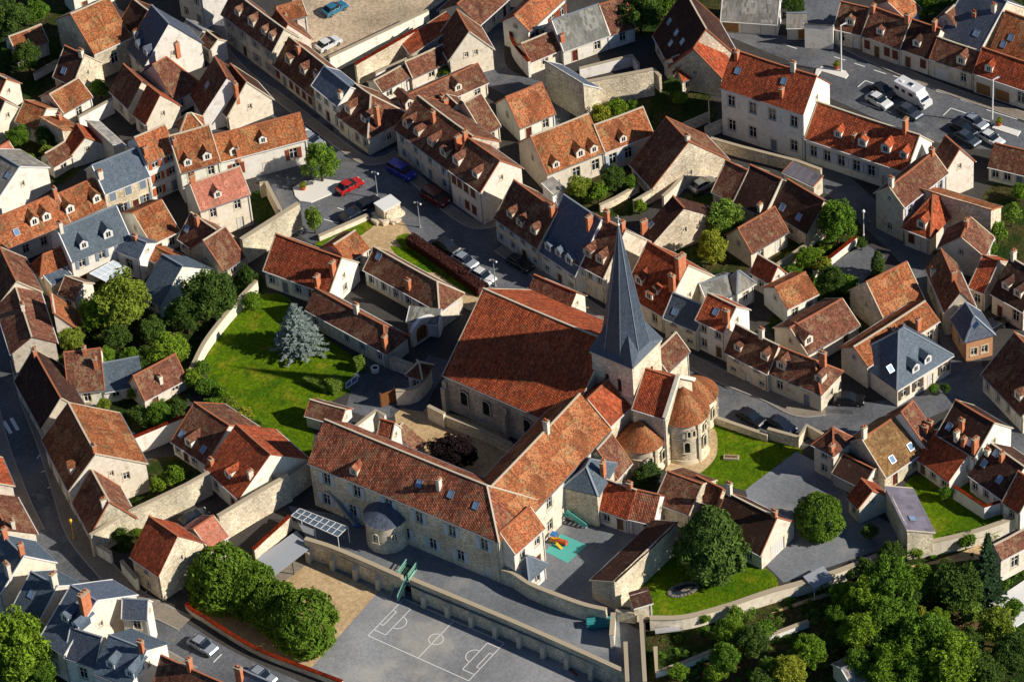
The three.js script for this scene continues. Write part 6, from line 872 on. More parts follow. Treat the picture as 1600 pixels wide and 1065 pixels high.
TREES.forEach(([x, z, R, k, hs, lv, tr, label], i) => {
  const low = R < 1.7 && 'bdyl'.includes(k), bush = /shrub|bush/.test(label), slim = /cypress/.test(label), g = thing(slim ? 'cypress_tree' : bush ? 'shrub' : TN[k][0], label, bush ? 'bush' : TN[k][1], bush ? 'bushes and shrubs' : 'trees of the gardens and yards', x, lv, z, i * 1.7), r = rng(i + 5);
  const mats = LM[k], mat = mats[i % mats.length], v = i % 4;
  if ('csf'.includes(k) || slim) { const geo = slim ? CR.cyp[0] : { c: CR.cone, s: CR.spruce, f: CR.fir }[k][0], H = R * 2 * hs * (k === 'c' ? .95 : 1.3), W = slim ? R / .2 : k === 'c' ? R / .35 : R / (k === 's' ? .4 : .33); mk('trunk', cyl(.06, .22, H * .8, 8, 0, H * .4, 0), M.bark, g); const c = mk('crown', geo, mat, g); c.scale.set(W, H, W); c.position.y = tr; }
  else if (k === 'r') { mk('trunk', trunk(tr + R * .9, .07 + R * .045, i + 3, 5), M.bark, g); const c = mk('crown', CR.dome[i % 2], mat, g); c.scale.set(R * 2.05, R * 2.05 * hs, R * 2.05); c.position.y = tr; c.rotation.y = i; }
  else { const ch = tr + R * hs; mk('trunk', trunk(tr + R * hs * .7, .07 + R * .045, i + 3, low ? 2 : 5), M.bark, g); const c = mk('crown', low ? CR.small[v] : k === 'l' || k === 'r' ? CR.ball[i % 2] : CR.big[v], mat, g); const s = R * (low ? 1.02 : .98); c.scale.set(s * (.9 + r() * .22), s * hs * (.92 + r() * .16), s * (.9 + r() * .22)); c.rotation.set((r() - .5) * .3, r() * 6, (r() - .5) * .3); c.position.y = ch; }
});
function undergrowth(pts, lv, n, mat, seed) {   // scrub and ground cover nobody could count
  const r = rng(seed), L = [], xs = pts.map(p => p[0]), zs = pts.map(p => p[1]), x0 = Math.min(...xs), x1 = Math.max(...xs), z0 = Math.min(...zs), z1 = Math.max(...zs);
  const inside = (x, z) => { let c = false; for (let i = 0, j = pts.length - 1; i < pts.length; j = i++) if ((pts[i][1] > z) !== (pts[j][1] > z) && x < (pts[j][0] - pts[i][0]) * (z - pts[i][1]) / (pts[j][1] - pts[i][1]) + pts[i][0]) c = !c; return c; };
  for (let k = 0, t = 0; k < n && t < n * 8; t++) { const x = lp(x0, x1, r()), z = lp(z0, z1, r()); if (!inside(x, z)) continue; k++; const R = .25 + r() * r() * .9, H = .15 + r() * R; for (let i = 0; i < 34 + R * 60; i++) { const d = dirR(r); L.push([V(x + d.x * R * Math.sqrt(r()), lv + Math.abs(d.y) * H + .03, z + d.z * R * Math.sqrt(r())), V(d.x, 1 + Math.abs(d.y), d.z).add(dirR(r).multiplyScalar(.6)).normalize(), .08 + r() * .1]); } }
  const m = new THREE.Mesh(leafGeo(L, seed + 1), mat); m.name = numbered('undergrowth'); m.userData = { kind: 'stuff', label: seed === 51 ? 'low green scrub and weeds under the trees of the garden wood' : seed === 52 ? 'low planting covering the beds of the walled left garden' : 'low shrubs and weeds in the mid garden plots', category: 'undergrowth' }; scene.add(m);
}
undergrowth([[15.45,59.24], [23.98,56.23], [35.12,52.92], [47.19,49.69], [64.6,45.26], [62.9,76.26], [14.48,70.44]], -1.3, 420, LM.b[2], 51);
undergrowth([[-63.17,-12.95], [-49.52,-16.75], [-38.5,-18.1], [-37.14,-15.07], [-44.84,-0.85], [-32.5,17.98], [-36.0,18.17], [-48.28,13.34], [-54.53,8.59], [-59.29,-4.13]], 0, 300, LM.d[1], 52);
undergrowth([[37.02,-10.67], [46.09,-18.03], [50.34,-18.9], [50.7,-14.51], [43.13,-8.42], [48.48,-7.7], [48.68,-2.08], [42.33,-1.55]], 0, 120, LM.b[1], 53);
function hedge(name, label, pts, w, h, mat, lv, n) {
  const g = thing(name, label, 'hedge', null, pts[0][0], lv, pts[0][1]), r = rng(pts[0][0] * 10 | 0), L = [], seg = []; let tot = 0; for (let i = 0; i < pts.length - 1; i++) { const l = Math.hypot(pts[i + 1][0] - pts[i][0], pts[i + 1][1] - pts[i][1]); seg.push(l); tot += l; }
  const N = Math.round(tot * (w + 2 * h) * n); for (let i = 0; i < N; i++) { let s = r() * tot, k = 0; while (s > seg[k]) s -= seg[k++]; const a = pts[k], b = pts[k + 1], f = s / seg[k], dx = (b[0] - a[0]) / seg[k], dz = (b[1] - a[1]) / seg[k]; const q = r() * (w + 2 * h); let o, y, nn; if (q < w) { o = q - w / 2; y = h; nn = V(0, 1, 0); } else { const sd = q - w < h ? 1 : -1; y = (q - w) % h; o = sd * w / 2; nn = V(-dz * sd, .3, dx * sd); } const jt = (r() - .5) * .16; L.push([V(a[0] + (b[0] - a[0]) * f - dz * o + jt - pts[0][0], y + (r() - .5) * .14, a[1] + (b[1] - a[1]) * f + dx * o + jt - pts[0][1]), nn.add(dirR(r).multiplyScalar(.8)).normalize(), .13 * (.7 + r() * .7)]); }
  mk('foliage', leafGeo(L, 7), mat, g); mk('inner_growth', ribbon(pts.map(p => [p[0] - pts[0][0], p[1] - pts[0][1]]), w * .8, 0, h * .93), std(0).copy(mat) && Object.assign(std(0xffffff), { color: mat.color.clone() }), g);
}
hedge('hedge', 'long dark red-brown clipped hedge beside the three parked cars', [[-13.4,-23.45], [-8.51,-17.29], [-3.62,-10.51]], 1.5, 1.5, LM.hedgeBrown[0], 0, 60);
hedge('hedge', 'low green clipped hedge on the lawn', [[-29.02,4.81], [-26.02,7.34]], 1.0, 1.1, LM.hedge[0], 0, 60);
hedge('hedge', 'square green clipped hedge block by the dark paved yard', [[-25.69,7.55], [-24.2,6.39]], 1.9, 1.8, LM.hedge[0], 0, 60);
hedge('hedge', 'upright green hedge block at the end of the spruce-side range', [[-21.98,3.45], [-20.77,2.93]], 1.2, 2.0, LM.hedge[0], 0, 60);

// ---------------------------------------------------------------- vehicles
const PAINT = Object.fromEntries(Object.entries({ teal: 0x2b6f8a, white: 0xd4d5d2, red: 0xb01a14, black: 0x101114, navy: 0x16202f, blue: 0x1d2f9a, maroon: 0x5a0f10, silver: 0xa9b1b8, grey: 0x4a525b }).map(([k, c]) => [k, new THREE.MeshPhysicalMaterial({ color: c, roughness: .35, metalness: k === 'silver' || k === 'grey' ? .5 : .1, clearcoat: .8, clearcoatRoughness: .08 })]));
function side(pts, w, bev) { return new THREE.ExtrudeGeometry(new THREE.Shape(pts.map(p => new THREE.Vector2(p[0], p[1]))), { depth: w - 2 * bev, bevelEnabled: true, bevelSize: bev, bevelThickness: bev, bevelSegments: 2 }).translate(0, 0, -(w - 2 * bev) / 2); }
const CARG = {
  car: { body: side([[-2.02, .32], [-2.05, .62], [-1.95, .86], [-1.3, .9], [.75, .9], [1.9, .74], [2.05, .6], [2.02, .32]], 1.76, .07), cab: side([[-1.75, .9], [-1.25, 1.36], [.1, 1.4], [.95, .92]], 1.5, .08), roof: side([[-1.28, 1.38], [-1.1, 1.44], [.0, 1.46], [.2, 1.4]], 1.34, .05), wx: 1.28, r: .31 },
  van: { body: side([[-2.2, .34], [-2.22, 1.0], [-2.15, 1.12], [1.35, 1.12], [2.1, .88], [2.2, .7], [2.2, .34]], 1.85, .07), cab: side([[-2.12, 1.12], [-1.98, 1.75], [.6, 1.78], [1.4, 1.14]], 1.66, .08), roof: side([[-1.98, 1.76], [-1.9, 1.86], [.55, 1.87], [.75, 1.78]], 1.5, .05), wx: 1.4, r: .33 },
};
for (const [x, z, ry, col, kind, label] of CARS) {
  const g = thing(kind === 'camper' ? 'camper_van' : kind === 'van' ? 'parked_van' : 'parked_car', label, kind === 'car' ? 'car' : 'van', 'parked vehicles', x, .025, z, ry);
  const wheels = (wx, r, w) => { for (const a of [-1, 1]) for (const b of [-1, 1]) { const wm = mk('wheel', cached('wh' + r, () => new THREE.CylinderGeometry(r, r, .2, 18).rotateX(Math.PI / 2)), M.tyre, g, T(a * wx, r, b * (w / 2 - .1))); mk('rim', cached('rm' + r, () => new THREE.CylinderGeometry(r * .6, r * .55, .05, 14).rotateX(Math.PI / 2)), M.rim, wm, T(0, 0, b * .09)); } };
  if (kind === 'camper') {
    const p = PAINT.white; mk('body', new RoundedBoxGeometry(4.6, 2.35, 2.2, 3, .14).translate(-.7, 1.6, 0), p, g); mk('cab', side([[1.55, .45], [1.55, 2.2], [2.0, 1.95], [2.45, 1.25], [2.95, 1.1], [3.0, .45]], 2.0, .08), p, g); mk('windscreen', side([[2.02, 1.9], [2.06, 1.94], [2.52, 1.3], [2.46, 1.26]], 1.8, .02), M.glass, g);
    for (const s of [-1, 1]) { for (const [wx, ww] of [[-2.2, .8], [-.9, .7], [.5, .9]]) mk('side_window', bx(ww, .55, .03, wx, 1.95, s * 1.105), M.glass, g); mk('headlight', bx(.06, .2, .3, 3.0, .85, s * .7), M.lampGlass, g); }
    mk('door', bx(.65, 1.8, .03, -.25, 1.45, 1.106), M.doorWhite, g); const ht = mk('roof_hatch', bx(.9, .1, .7, -.4, 2.83, 0), M.steel, g); mk('hatch_pane', bx(.7, .04, .5, -.4, 2.9, 0), M.glass, ht); mk('roof_box', bx(.6, .14, .5, -2, 2.84, .2), M.white, g); wheels(1.9, .34, 2.1); continue;
  }
  const G = CARG[kind], p = PAINT[col]; mk('body', G.body, p, g); mk('windows', G.cab, M.glass, g); mk('roof', G.roof, p, g);
  for (const s of [-1, 1]) { mk('headlight', cached('hl', () => bx(.12, .14, .34)), M.lampGlass, g, T(kind === 'van' ? 2.2 : 2.03, kind === 'van' ? .78 : .66, s * .6)); mk('tail_light', cached('tl', () => bx(.1, .18, .28)), M.tail, g, T(kind === 'van' ? -2.22 : -2.05, .74, s * .62)); mk('mirror', cached('mi', () => bx(.14, .12, .2)), p, g, T(.55, kind === 'van' ? 1.2 : .98, s * (kind === 'van' ? 1.0 : .95))); mk('door_pillar', cached('dp' + kind, () => bx(.09, kind === 'van' ? .62 : .46, .05)), p, g, T(-.45, kind === 'van' ? 1.46 : 1.16, s * (kind === 'van' ? .81 : .735))); }
  mk('bumper', cached('bu', () => merge([bx(.12, .16, 1.5, 2.06, .4, 0), bx(.12, .16, 1.5, -2.06, .4, 0)])), M.black, g); wheels(G.wx, G.r, kind === 'van' ? 1.85 : 1.76);
}

// ---------------------------------------------------------------- street furniture
LAMPS.forEach(([x, z, h, label], i) => {
  const g = thing(i === 7 ? 'street_lantern' : i === 6 ? 'mast' : 'street_lamp', label, i === 6 ? 'pole' : 'lamp', i === 6 ? undefined : 'street lamps', x, 0, z, i < 2 ? .6 : 2.6), pm = i < 3 || i === 6 ? M.white : i === 7 ? M.yellow : M.sheet;
  mk('base', cyl(.14, .2, .4, 10, 0, .2, 0), pm, g); mk('pole', cyl(i < 2 ? .09 : .055, i < 2 ? .14 : .09, h, 10, 0, h / 2, 0), pm, g);
  if (i < 2) { mk('arm', bx(1.1, .09, .12, .45, h + .02, 0), pm, g); mk('lantern', bx(.6, .14, .3, .95, h - .04, 0), M.steel, g); }
  else if (i === 2 || i === 7) { mk('lantern', new THREE.SphereGeometry(.24, 14, 10).translate(0, h + .2, 0), i === 7 ? M.yellow : M.lampGlass, g); mk('cap', cyl(.05, .2, .16, 10, 0, h + .46, 0), pm, g); }
  else if (i !== 6) { mk('arm', bx(1.0, .06, .06, 0, h - .15, 0), pm, g); for (const s of [-1, 1]) mk('lantern', new THREE.SphereGeometry(.16, 12, 8).translate(s * .48, h - .33, 0), M.lampGlass, g); }
  else mk('finial', new THREE.SphereGeometry(.12, 10, 8).translate(0, h + .08, 0), M.orange, g);
});
// painted lines
function paint(name, a, b, w, y) { const dx = b[0] - a[0], dz = b[1] - a[1], l = Math.hypot(dx, dz); struct(name, new THREE.PlaneGeometry(l, w).rotateX(-Math.PI / 2).applyMatrix4(T((a[0] + b[0]) / 2, y, (a[1] + b[1]) / 2, Math.atan2(-dz, dx))), M.line); }
const DASH = [[52.29,-58.7, 53.88,-57.57], [55.11,-56.65, 56.57,-55.58], [57.79,-54.59, 59.46,-53.34], [60.49,-52.78, 65.44,-48.85], [66.31,-48.16, 68.4,-46.66], [69.57,-45.58, 71.43,-44.2], [72.99,-42.59, 77.11,-39.64], [44.9,-63.08, 46.96,-61.54], [54.76,-47.03, 58.95,-43.89], [54.86,-50.73, 56.19,-52.15], [56.19,-52.15, 60.13,-49.17], [66.49,-42.1, 67.86,-43.72], [67.86,-43.72, 73.04,-39.75], [-57.58,39.0, -55.68,37.55], [-56.02,41.27, -53.91,39.61], [-52.32,44.88, -50.53,43.47], [-50.58,47.49, -48.48,45.74], [-41.76,57.5, -40.72,56.17], [-66.05,15.76, -65.11,14.08], [-65.4,18.55, -63.64,18.12], [-64.4,21.91, -62.77,21.05], [-25.82,-30.56, -23.6,-29.31], [-23.75,-32.91, -22.7,-32.19]];
for (const [ax, az, bx2, bz] of DASH) paint('road_marking', [ax, az], [bx2, bz], .16, .034);
for (const [ax, az, bx2, bz] of [[-71.82,8.57, -70.93,10.85], [-70.96,7.51, -69.84,10.16], [-69.97,6.97, -68.9,9.62]]) paint('zebra_stripe', [ax, az], [bx2, bz], .5, .035);
{ // sports court lines, at the level of the sunken court
  const y = -2.574, P1 = [-17.03,46.38], P2 = [-4.39,56.03], P3 = [-9.37,62.31], P4 = [-21.94,52.56];
  const at = (u, v) => [P1[0] + (P2[0] - P1[0]) * u + (P4[0] - P1[0]) * v, P1[1] + (P2[1] - P1[1]) * u + (P4[1] - P1[1]) * v], ln = (a, b, c, d) => paint('pitch_line', at(a, b), at(c, d), .11, y);
  ln(0, 0, 1, 0); ln(1, 0, 1, 1); ln(1, 1, 0, 1); ln(0, 1, 0, 0); ln(.5, 0, .5, 1);
  for (const s of [0, 1]) { const u = q => s ? 1 - q : q; ln(u(0), .14, u(.118), .14); ln(u(.118), .14, u(.118), .84); ln(u(.118), .84, u(0), .84); ln(u(0), .31, u(.036), .31); ln(u(.036), .31, u(.036), .68); ln(u(.036), .68, u(0), .68); }
  const ring = (c, r, a0, a1) => struct('pitch_line', new THREE.RingGeometry(r - .055, r + .055, 40, 1, a0, a1).rotateX(-Math.PI / 2).translate(c[0], y, c[1]), M.line); const ax = Math.atan2(-(P2[1] - P1[1]), P2[0] - P1[0]);
  ring(at(.5, .5), .95, 0, 6.2832); ring(at(.118, .5), 1.15, ax - 1.57, 3.1416); ring(at(.882, .5), 1.15, ax + 1.57, 3.1416);
}
for (const [x, z] of [[32.98,18.7], [27.32,14.03], [-20.5,-37.64], [-7.83,-25.47], [-62.37,26.86], [-65.68,18.85], [54.36,-54.97], [64.13,-48.78], [60.48,15.75], [52.69,-19.3], [-47.02,52.87]]) struct('manhole_cover', cyl(.36, .36, .01, 18, x, .036, z), M.rimStone || (M.rimStone = std(0x6d6a64)));
// kerbed traffic islands
for (const p of [[[48.83,-54.31], [49.25,-55.87], [50.18,-56.43], [53.54,-54.84], [53.83,-53.79], [53.31,-52.97], [49.93,-55.37], [49.16,-54.06]], [[73.15,-38.09], [73.77,-38.98], [77.12,-36.67], [76.47,-35.6]], [[-30.14,-38.36], [-28.64,-39.68], [-25.51,-39.74], [-23.13,-38.91], [-22.94,-36.97], [-27.53,-34.57], [-29.19,-35.18], [-29.88,-36.41]]]) struct('traffic_island', new THREE.ExtrudeGeometry(new THREE.Shape(p.map(q => new THREE.Vector2(q[0], -q[1]))), { depth: .12, bevelEnabled: true, bevelSize: .05, bevelThickness: .04, bevelSegments: 1 }).rotateX(-Math.PI / 2).translate(0, .02, 0), M.islandM || (M.islandM = std(0xd6d2c8, { bumpMap: bumpNoise, bumpScale: .01, roughness: .95 })));
function tub(x, z, lv, label) { const g = thing('flower_tub', label, 'planter', 'planters', x, lv, z); mk('tub', cyl(.45, .36, .55, 14, 0, .275, 0), M.pot, g); const c = mk('plant', CR.small[1], LM.y[0], g); c.scale.setScalar(.62); c.position.y = .85; }
tub(52.29,-55.64, .13, 'terracotta tub of yellow flowers on the left traffic island'); tub(74.18,-38.53, .13, 'terracotta tub of yellow flowers on the right traffic island'); tub(-28.67,-37.77, .13, 'terracotta tub of greenery on the pale island in the square');
{ // stone monument on the square
  const g = thing('monument', 'square stone monument block with pale top on the square', 'monument', null, -16.35, 0.0, -30.0, .6);
  mk('plinth', bx(3.9, .7, 3.0, 0, .35, 0), wallM.st[0], g); mk('block', bx(2.9, 1.5, 2.3, .1, 1.45, -.1), wallM.st[1], g); mk('top_slab', bx(3.1, .22, 2.5, .1, 2.312, -.1), M.white, g); mk('step', bx(1.6, .35, .7, 0, .175, 1.85), wallM.st[2], g); mk('step', bx(.7, .55, 1.6, -2.3, .275, 0), wallM.st[2], g);
}
{ // gateway with arch beside the nave
  const A = [-13.79,-0.4], B = [-7.06,-6.25], L = Math.hypot(B[0] - A[0], B[1] - A[1]), g = thing('gateway', 'pale stone gateway wall with round arch facing the nave', 'gate', null, (A[0] + B[0]) / 2, 0, (A[1] + B[1]) / 2, Math.atan2(-(B[1] - A[1]), B[0] - A[0]));
  mk('wall', facade([[-L / 2, 0], [L / 2, 0], [L / 2, 2.6], [0, 2.9], [-L * .12, 3.5], [-L * .3, 3.9], [-L * .45, 3.3], [-L / 2, 2.6]], [[-L * .29, .02, 2.2, 3.1, 1]], .5, new THREE.Matrix4()), wallM.cr[1], g);
  for (let i = 0; i < 5; i++) mk('coping', barBetween(V([-L / 2, -L * .45, -L * .3, -L * .12, 0][i], [2.65, 3.35, 3.95, 3.55, 2.95][i], -.25), V([-L * .45, -L * .3, -L * .12, 0, L / 2][i], [3.35, 3.95, 3.55, 2.95, 2.65][i], -.25), .62, .12), M.white, g);
  mk('gate_leaf', bx(1.05, 2.3, .08, -L * .29 - .55, 1.17, -.4), M.timber, g); mk('gate_leaf', bx(1.05, 2.3, .08, -L * .29 + .55, 1.17, -.4), M.timber, g);
}
function frameQuad(g, A, B, C, D, nu, nv, barM, paneM, w) {   // a glazed quad: bars on a grid and one pane per field (A,B low edge; D,C high edge)
  const P = (s, t) => A.clone().lerp(B, s).lerp(D.clone().lerp(C, s), t), up = V(0, .03, 0);
  for (let i = 0; i <= nu; i++) mk('glazing_bar', barBetween(P(i / nu, 0).add(up), P(i / nu, 1).add(up), w, w), barM, g); for (let j = 0; j <= nv; j++) mk('glazing_bar', barBetween(P(0, j / nv).add(up), P(1, j / nv).add(up), w * .98, w * .96), barM, g);
  for (let j = 0; j < nv; j++) for (let i = 0; i < nu; i++) { const a = P(i / nu, j / nv), b = P((i + 1) / nu, j / nv), c = P((i + 1) / nu, (j + 1) / nv), d = P(i / nu, (j + 1) / nv), q = new THREE.BufferGeometry(); q.setAttribute('position', new THREE.Float32BufferAttribute([...a, ...b, ...c, ...a, ...c, ...d], 3)); q.computeVertexNormals(); mk('pane', q, paneM, g); }
}
{
  const g = thing('glass_canopy', 'white-framed glazed canopy at the convent corner', 'canopy', null), A = V(-31.21, 2.3, 33.93), B = V(-25.11, 2.3, 38.74), C = V(-23.69, 2.9, 37.69), D = V(-30.0, 2.9, 33.34);
  frameQuad(g, A, B, C, D, 8, 2, M.white, M.roofGlass, .09); for (const p of [A, B, C, D, A.clone().lerp(B, .5)]) mk('post', cyl(.05, .05, p.y, 8, p.x, p.y / 2, p.z), M.white, g);
  const c = thing('conservatory', 'white glazed conservatory in front of the pale slate house', 'conservatory', null), a = V(-57.08, 2.2, -18.02), b = V(-53.63, 2.2, -20.38), e = V(-55.98, 3.1, -21.52), d = V(-59.35, 3.1, -19.07);
  frameQuad(c, a, b, e, d, 5, 2, M.white, std(0xb9c4cc, { roughness: .15 }), .09); for (const p of [a, b, a.clone().lerp(b, .5)]) mk('post', bx(.12, p.y, .12, p.x, p.y / 2, p.z), M.white, c); mk('low_wall', ribbon([[a.x, a.z], [b.x, b.z]], .2, 0, .7), wallM.wh[0], c); mk('front_glass', ribbon([[a.x, a.z], [b.x, b.z]], .05, .7, 2.15), M.roofGlass, c);
  const s = thing('open_shelter', 'grey sheet-metal open shelter on posts beside the sand court', 'shelter', null), q = [V(-28.8, -0.35, 37.51), V(-34.06, -0.35, 42.55), V(-36.22, 0.25, 39.53), V(-30.68, 0.25, 34.79)];
  mk('roof', slab(q[1], q[0], q[3], q[2], .1, 0, 3, 0, 0), M.sheet, s); for (const p of [q[0], q[1], q[0].clone().lerp(q[1], .5), q[2], q[3]]) mk('post', bx(.12, p.y + 2.6, .12, p.x, (p.y - 2.6) / 2, p.z), M.greenDark, s); mk('floor', poly([[q[0].x, q[0].z], [q[1].x, q[1].z], [q[2].x, q[2].z], [q[3].x, q[3].z]], -2.55), M.paving, s);
  // green footbridge ramp from terrace to court
  const r = thing('ramp', 'pale green metal stair ramp from the terrace down to the sports court', 'ramp', null), t0 = V(-15.62, 0.16, 43.24), tm = V(-16.85, 0.16, 45.4), t1 = V(-18.23, -2.5, 46.16);
  for (const [p0, p1, nb] of [[t0, tm, 3], [tm, t1, 5]]) { const dv = p1.clone().sub(p0), nx = V(-dv.z, 0, dv.x).normalize().multiplyScalar(.75); mk('deck', barBetween(p0, p1, 1.5, .1), M.greenDark, r); for (const s2 of [-1, 1]) { const o = nx.clone().multiplyScalar(s2), u = V(0, 1, 0), l = V(0, .15, 0); mk('stringer', barBetween(p0.clone().add(o), p1.clone().add(o), .12, .34), M.green, r); mk('handrail', barBetween(p0.clone().add(o).add(u), p1.clone().add(o).add(u), .12, .12), M.green, r); mk('mid_rail', barBetween(p0.clone().add(o).add(V(0, .6, 0)), p1.clone().add(o).add(V(0, .6, 0)), .06, .1), M.green, r); for (let i = 0; i <= nb; i++) { const p = p0.clone().lerp(p1, i / nb).add(o); mk('baluster', barBetween(p.clone().add(l), p.clone().add(u), .06, .06), M.green, r); } }
    if (nb === 5) for (let i = 0; i < 13; i++) { const p = p0.clone().lerp(p1, (i + .5) / 13); mk('tread', bx(1.4, .05, .26, 0, 0, 0).applyMatrix4(T(p.x, p.y + .1, p.z, Math.atan2(dv.x, dv.z))), M.sheet, r); } }
}
{ const s = thing('escape_chute', 'blue metal chute stair against the left end of the convent front', 'stair', null), a = V(-25.95, 3.6, 30.87), b = V(-22.71, 0.35, 34.62), m = a.clone().lerp(b, .5); mk('chute', barBetween(a, b, .8, .1), SHUT.bl, s); const d = b.clone().sub(a), nx = V(-d.z, 0, d.x).normalize().multiplyScalar(.42); for (const e of [-1, 1]) mk('side_rail', barBetween(a.clone().addScaledVector(nx, e).add(V(0, .25, 0)), b.clone().addScaledVector(nx, e).add(V(0, .25, 0)), .07, .5), M.sheet, s); for (const p of [m, a]) mk('support', cyl(.06, .06, p.y, 8, p.x, p.y / 2, p.z), M.steel, s); mk('landing', bx(1.0, .1, 1.0, a.x, a.y, a.z), M.sheet, s); mk('chute_end', bx(.9, .3, .5, b.x, .25, b.z), M.blue, s); }
{ // school yard: rubber mat, play train, turquoise stair, bin
  const mat = new THREE.Mesh(poly([[4.16,39.38], [7.5,42.0], [4.72,45.04], [1.95,42.52]].map((p, i, a) => [p[0] - a[0][0], p[1] - a[0][1]]), 0), M.turq); mat.name = 'play_mat'; mat.position.set(4.16, 0.03, 39.41); tagMesh(mat, 'turquoise rubber safety mat in the school yard', 'mat');
  const g = thing('play_train', 'orange and yellow climbing toy on the turquoise mat', 'play equipment', null, 3.81, 0.0, 41.13, -.55); g.scale.setScalar(.8);
  mk('boiler', new THREE.CylinderGeometry(.42, .42, 1.5, 16).rotateZ(Math.PI / 2).translate(.7, .6, 0), M.orange, g); mk('tunnel_end', new THREE.TorusGeometry(.42, .1, 8, 18).rotateY(Math.PI / 2).translate(1.45, .6, 0), M.orange, g); mk('platform', bx(1.4, .14, 1.2, -.7, .55, 0), M.yellow, g); mk('cab_roof', merge([bx(1.1, .1, 1.1, -.8, 1.75, 0), bx(.8, .1, .8, -.8, 1.82, 0)]), M.blue, g); for (const a of [-1.25, -.35]) for (const b of [-.5, .5]) mk('post', cyl(.05, .05, 1.75, 8, a, .88, b), M.timber, g); mk('slide', barBetween(V(.0, .6, .75), V(1.2, .1, 1.1), .5, .08), M.yellow, g); mk('side_panel', bx(1.2, .5, .06, -.75, .95, .6), M.orange, g);
  const s = thing('outside_stair', 'turquoise steel stair with solid balustrades in the school yard', 'stair', null), a0 = V(5.1, 1.9, 37.42), a1 = V(7.61, 0.45, 39.04), b0 = V(6.25, 1.9, 36.7), b1 = V(8.46, 0.45, 37.92);
  for (const [p, q] of [[a0, a1], [b0, b1]]) mk('balustrade', barBetween(p.clone().add(V(0, .1, 0)), q.clone().add(V(0, .1, 0)), .08, .9), M.turq, s); for (let i = 0; i < 8; i++) { const f = (i + .5) / 8, p = a0.clone().lerp(a1, f), q = b0.clone().lerp(b1, f); p.y -= .45; q.y -= .45; mk('tread', barBetween(p, q, .3, .06), M.sheet, s); } mk('landing', barBetween(a0.clone().add(V(-.3, -.4, 0)), b0.clone().add(V(-.3, -.4, 0)), 1.1, .08), M.turqDark, s); mk('end_panel', bx(.08, .9, 1.1, b1.x + .5, .5, b1.z - .2), M.turq, s);
  const b = thing('waste_container', 'turquoise waste container with ribbed lids at the end of the terrace', 'bin', null, 7.94, 0.0, 57.06, .0);
  mk('tank', side([[-1.55, .2], [-1.6, 1.0], [1.6, 1.0], [1.55, .2]], 1.1, .05), M.turqDark, b); for (const k of [-1, 1]) mk('lid', bx(1.5, .1, 1.15, k * .78, 1.08, 0).applyMatrix4(T(0, 0, 0, 0, .08)), M.turqDark, b); for (const a of [-1.2, 1.2]) for (const c of [-.4, .4]) mk('wheel', cyl(.1, .1, .1, 10).rotateX(Math.PI / 2).translate(a, .1, c), M.tyre, b); mk('lid_rib', bx(3.1, .05, .08, 0, 1.2, .2), M.turq, b);
}
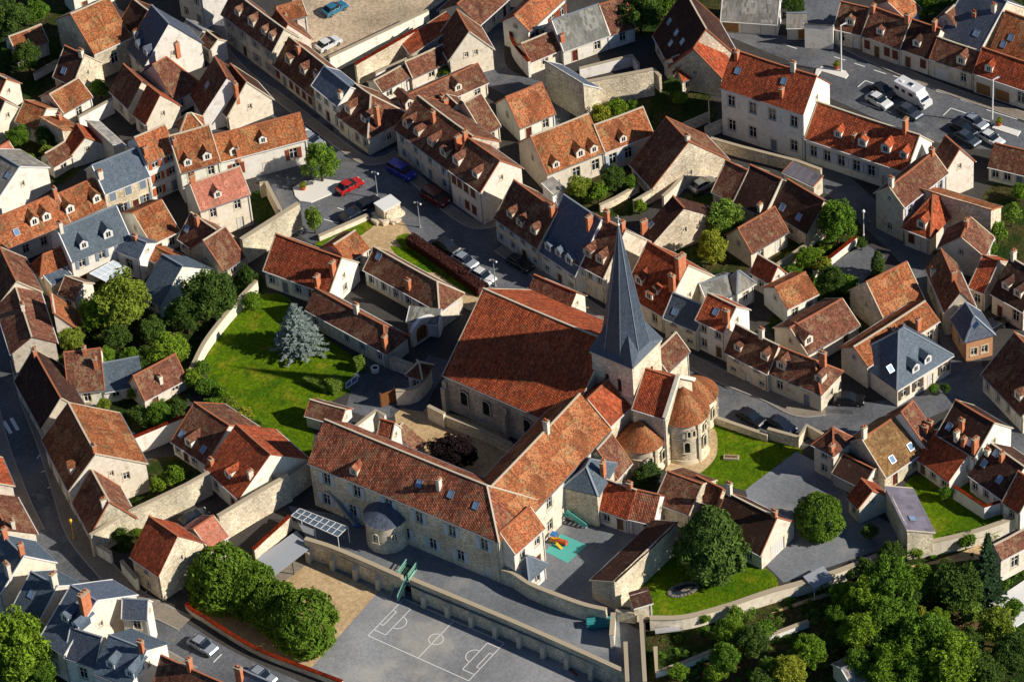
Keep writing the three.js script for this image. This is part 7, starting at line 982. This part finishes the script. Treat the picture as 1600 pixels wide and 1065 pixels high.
{ // garden details
  const p = thing('pond', 'small leaf-shaped pond with grey stone rim in the lower lawn', 'pond', null, 19.31, 0.0, 51.8, .35);
  mk('water', new THREE.CircleGeometry(1, 30).rotateX(-Math.PI / 2).scale(1.9, 1, .9).translate(0, .05, 0), std(0x2a3136, { roughness: .05 }), p); const r = rng(4); for (let i = 0; i < 26; i++) { const a = i / 26 * 6.283; mk('rim_stone', cached('rs' + i % 3, () => new THREE.DodecahedronGeometry(.27 + (i % 3) * .05, 0).scale(1, .5, .8)), M.rimStone || (M.rimStone = std(0x6d6a64)), p, T(Math.cos(a) * 2.0, .08, Math.sin(a) * 1.0, r() * 6)); } mk('lily_pad', new THREE.CircleGeometry(.9, 18).rotateX(-Math.PI / 2).scale(1, 1, .35).translate(.5, .06, .15), M.paving, p);
  const t = thing('stone_trough', 'stone slab trough lying on the apse lawn', 'trough', null, 27.96, 0.0, 27.83, -.2); mk('slab', new RoundedBoxGeometry(2.1, .35, .8, 2, .06).translate(0, .17, 0), M.capSt, t); mk('hollow', bx(1.7, .02, .45, 0, .352, 0), M.soil, t);
  const w = thing('well', 'small round white well head in the dark paved yard', 'well', null, -19.28, 0.0, 3.81); mk('ring', new THREE.TorusGeometry(.5, .14, 8, 20).rotateX(Math.PI / 2).translate(0, .6, 0), M.white, w); mk('shaft', new THREE.CylinderGeometry(.55, .6, .6, 20, 1, true).translate(0, .3, 0), wallM.cr[0], w); mk('water', new THREE.CircleGeometry(.5, 18).rotateX(-Math.PI / 2).translate(0, .35, 0), M.glass, w);
  const f = thing('cold_frame', 'white-framed cold frame beside the hedge block', 'frame', null), a = V(-23.42, 0.1, 7.11), b = V(-21.81, 0.1, 5.63), c = V(-21.81, 0.7, 5.19), d = V(-23.42, 0.7, 6.67); frameQuad(f, a, b, c, d, 2, 1, M.white, M.roofGlass, .12);
  const gt = thing('wooden_gate', 'tall brown boarded gate beside the curved wall', 'gate', null), ga = [-18.62,11.43], gb = [-16.64,10.58]; for (let i = 0; i < 8; i++) { const u = i / 8, v = (i + .92) / 8; mk('board', ribbon([[ga[0] + (gb[0] - ga[0]) * u, ga[1] + (gb[1] - ga[1]) * u], [ga[0] + (gb[0] - ga[0]) * v, ga[1] + (gb[1] - ga[1]) * v]], .07, .05, 2.35), M.timber, gt); } for (const q of [ga, gb]) mk('post', bx(.2, 2.6, .2, q[0], 1.3, q[1]), M.timber, gt);
  const tb = thing('garden_table', 'long grey table in the lower garden', 'table', null, 16.74, -1.3, 58.26, .05); mk('top', bx(3.4, .1, .9, 0, .75, 0), M.steel, tb); for (const q of [-1.4, 1.4]) for (const k of [-.35, .35]) mk('leg', bx(.08, .7, .08, q, .35, k), M.greenDark, tb);
  const gs = thing('garden_shelter', 'little white-roofed garden shelter under the playground wall', 'shelter', null, 36.79, -1.3, 52.75, .5); mk('roof', slab(V(-1.6, 2.1, 1.2), V(1.6, 2.1, 1.2), V(1.6, 2.4, -1.2), V(-1.6, 2.4, -1.2), .08, 0, 2, 0, 0), M.sheet, gs); for (const q of [-1.4, 1.4]) for (const k of [-1, 1]) mk('post', bx(.1, 2.15, .1, q, 1.07, k), M.white, gs); mk('back_panel', bx(2.8, 1.9, .06, 0, 1, -1.05), M.pot, gs);
  const ts = thing('terrace_deck', 'white flat terrace with slatted edge at the right edge of the wood', 'terrace', null, 60.96, -1.3, 59.3, .62); mk('slab', bx(7, .3, 5.2, 1.6, .15, 0), M.white, ts); for (let i = 0; i < 3; i++) mk('slat', bx(.22, .2, 5.2, -2.2 - i * .5, .4, 0), M.white, ts); mk('floor_light', bx(.3, .04, .3, 0, .33, .2), M.blue, ts);
  const hut = thing('garden_hut', 'low grey-roofed garden hut at the bottom edge among trees', 'hut', null, 39.89, -1.3, 69.16, .45); block(hut, { L: 5, a: 2, b: 1, h: 2.2, m: 'gr', w: 'cr', f: [1], g: [0] }, null, 777);
  const pl = thing('wooden_plank', 'short wooden plank lying on the sports court', 'plank', null, 4.12, -2.58, 62.3, -.95); mk('board', bx(1.7, .12, .3, 0, .06, 0), M.timber, pl);
}
scene.traverse(o => { if (o.isMesh && o !== sky) { o.castShadow = o.receiveShadow = true; } });
renderer.render(scene, camera);
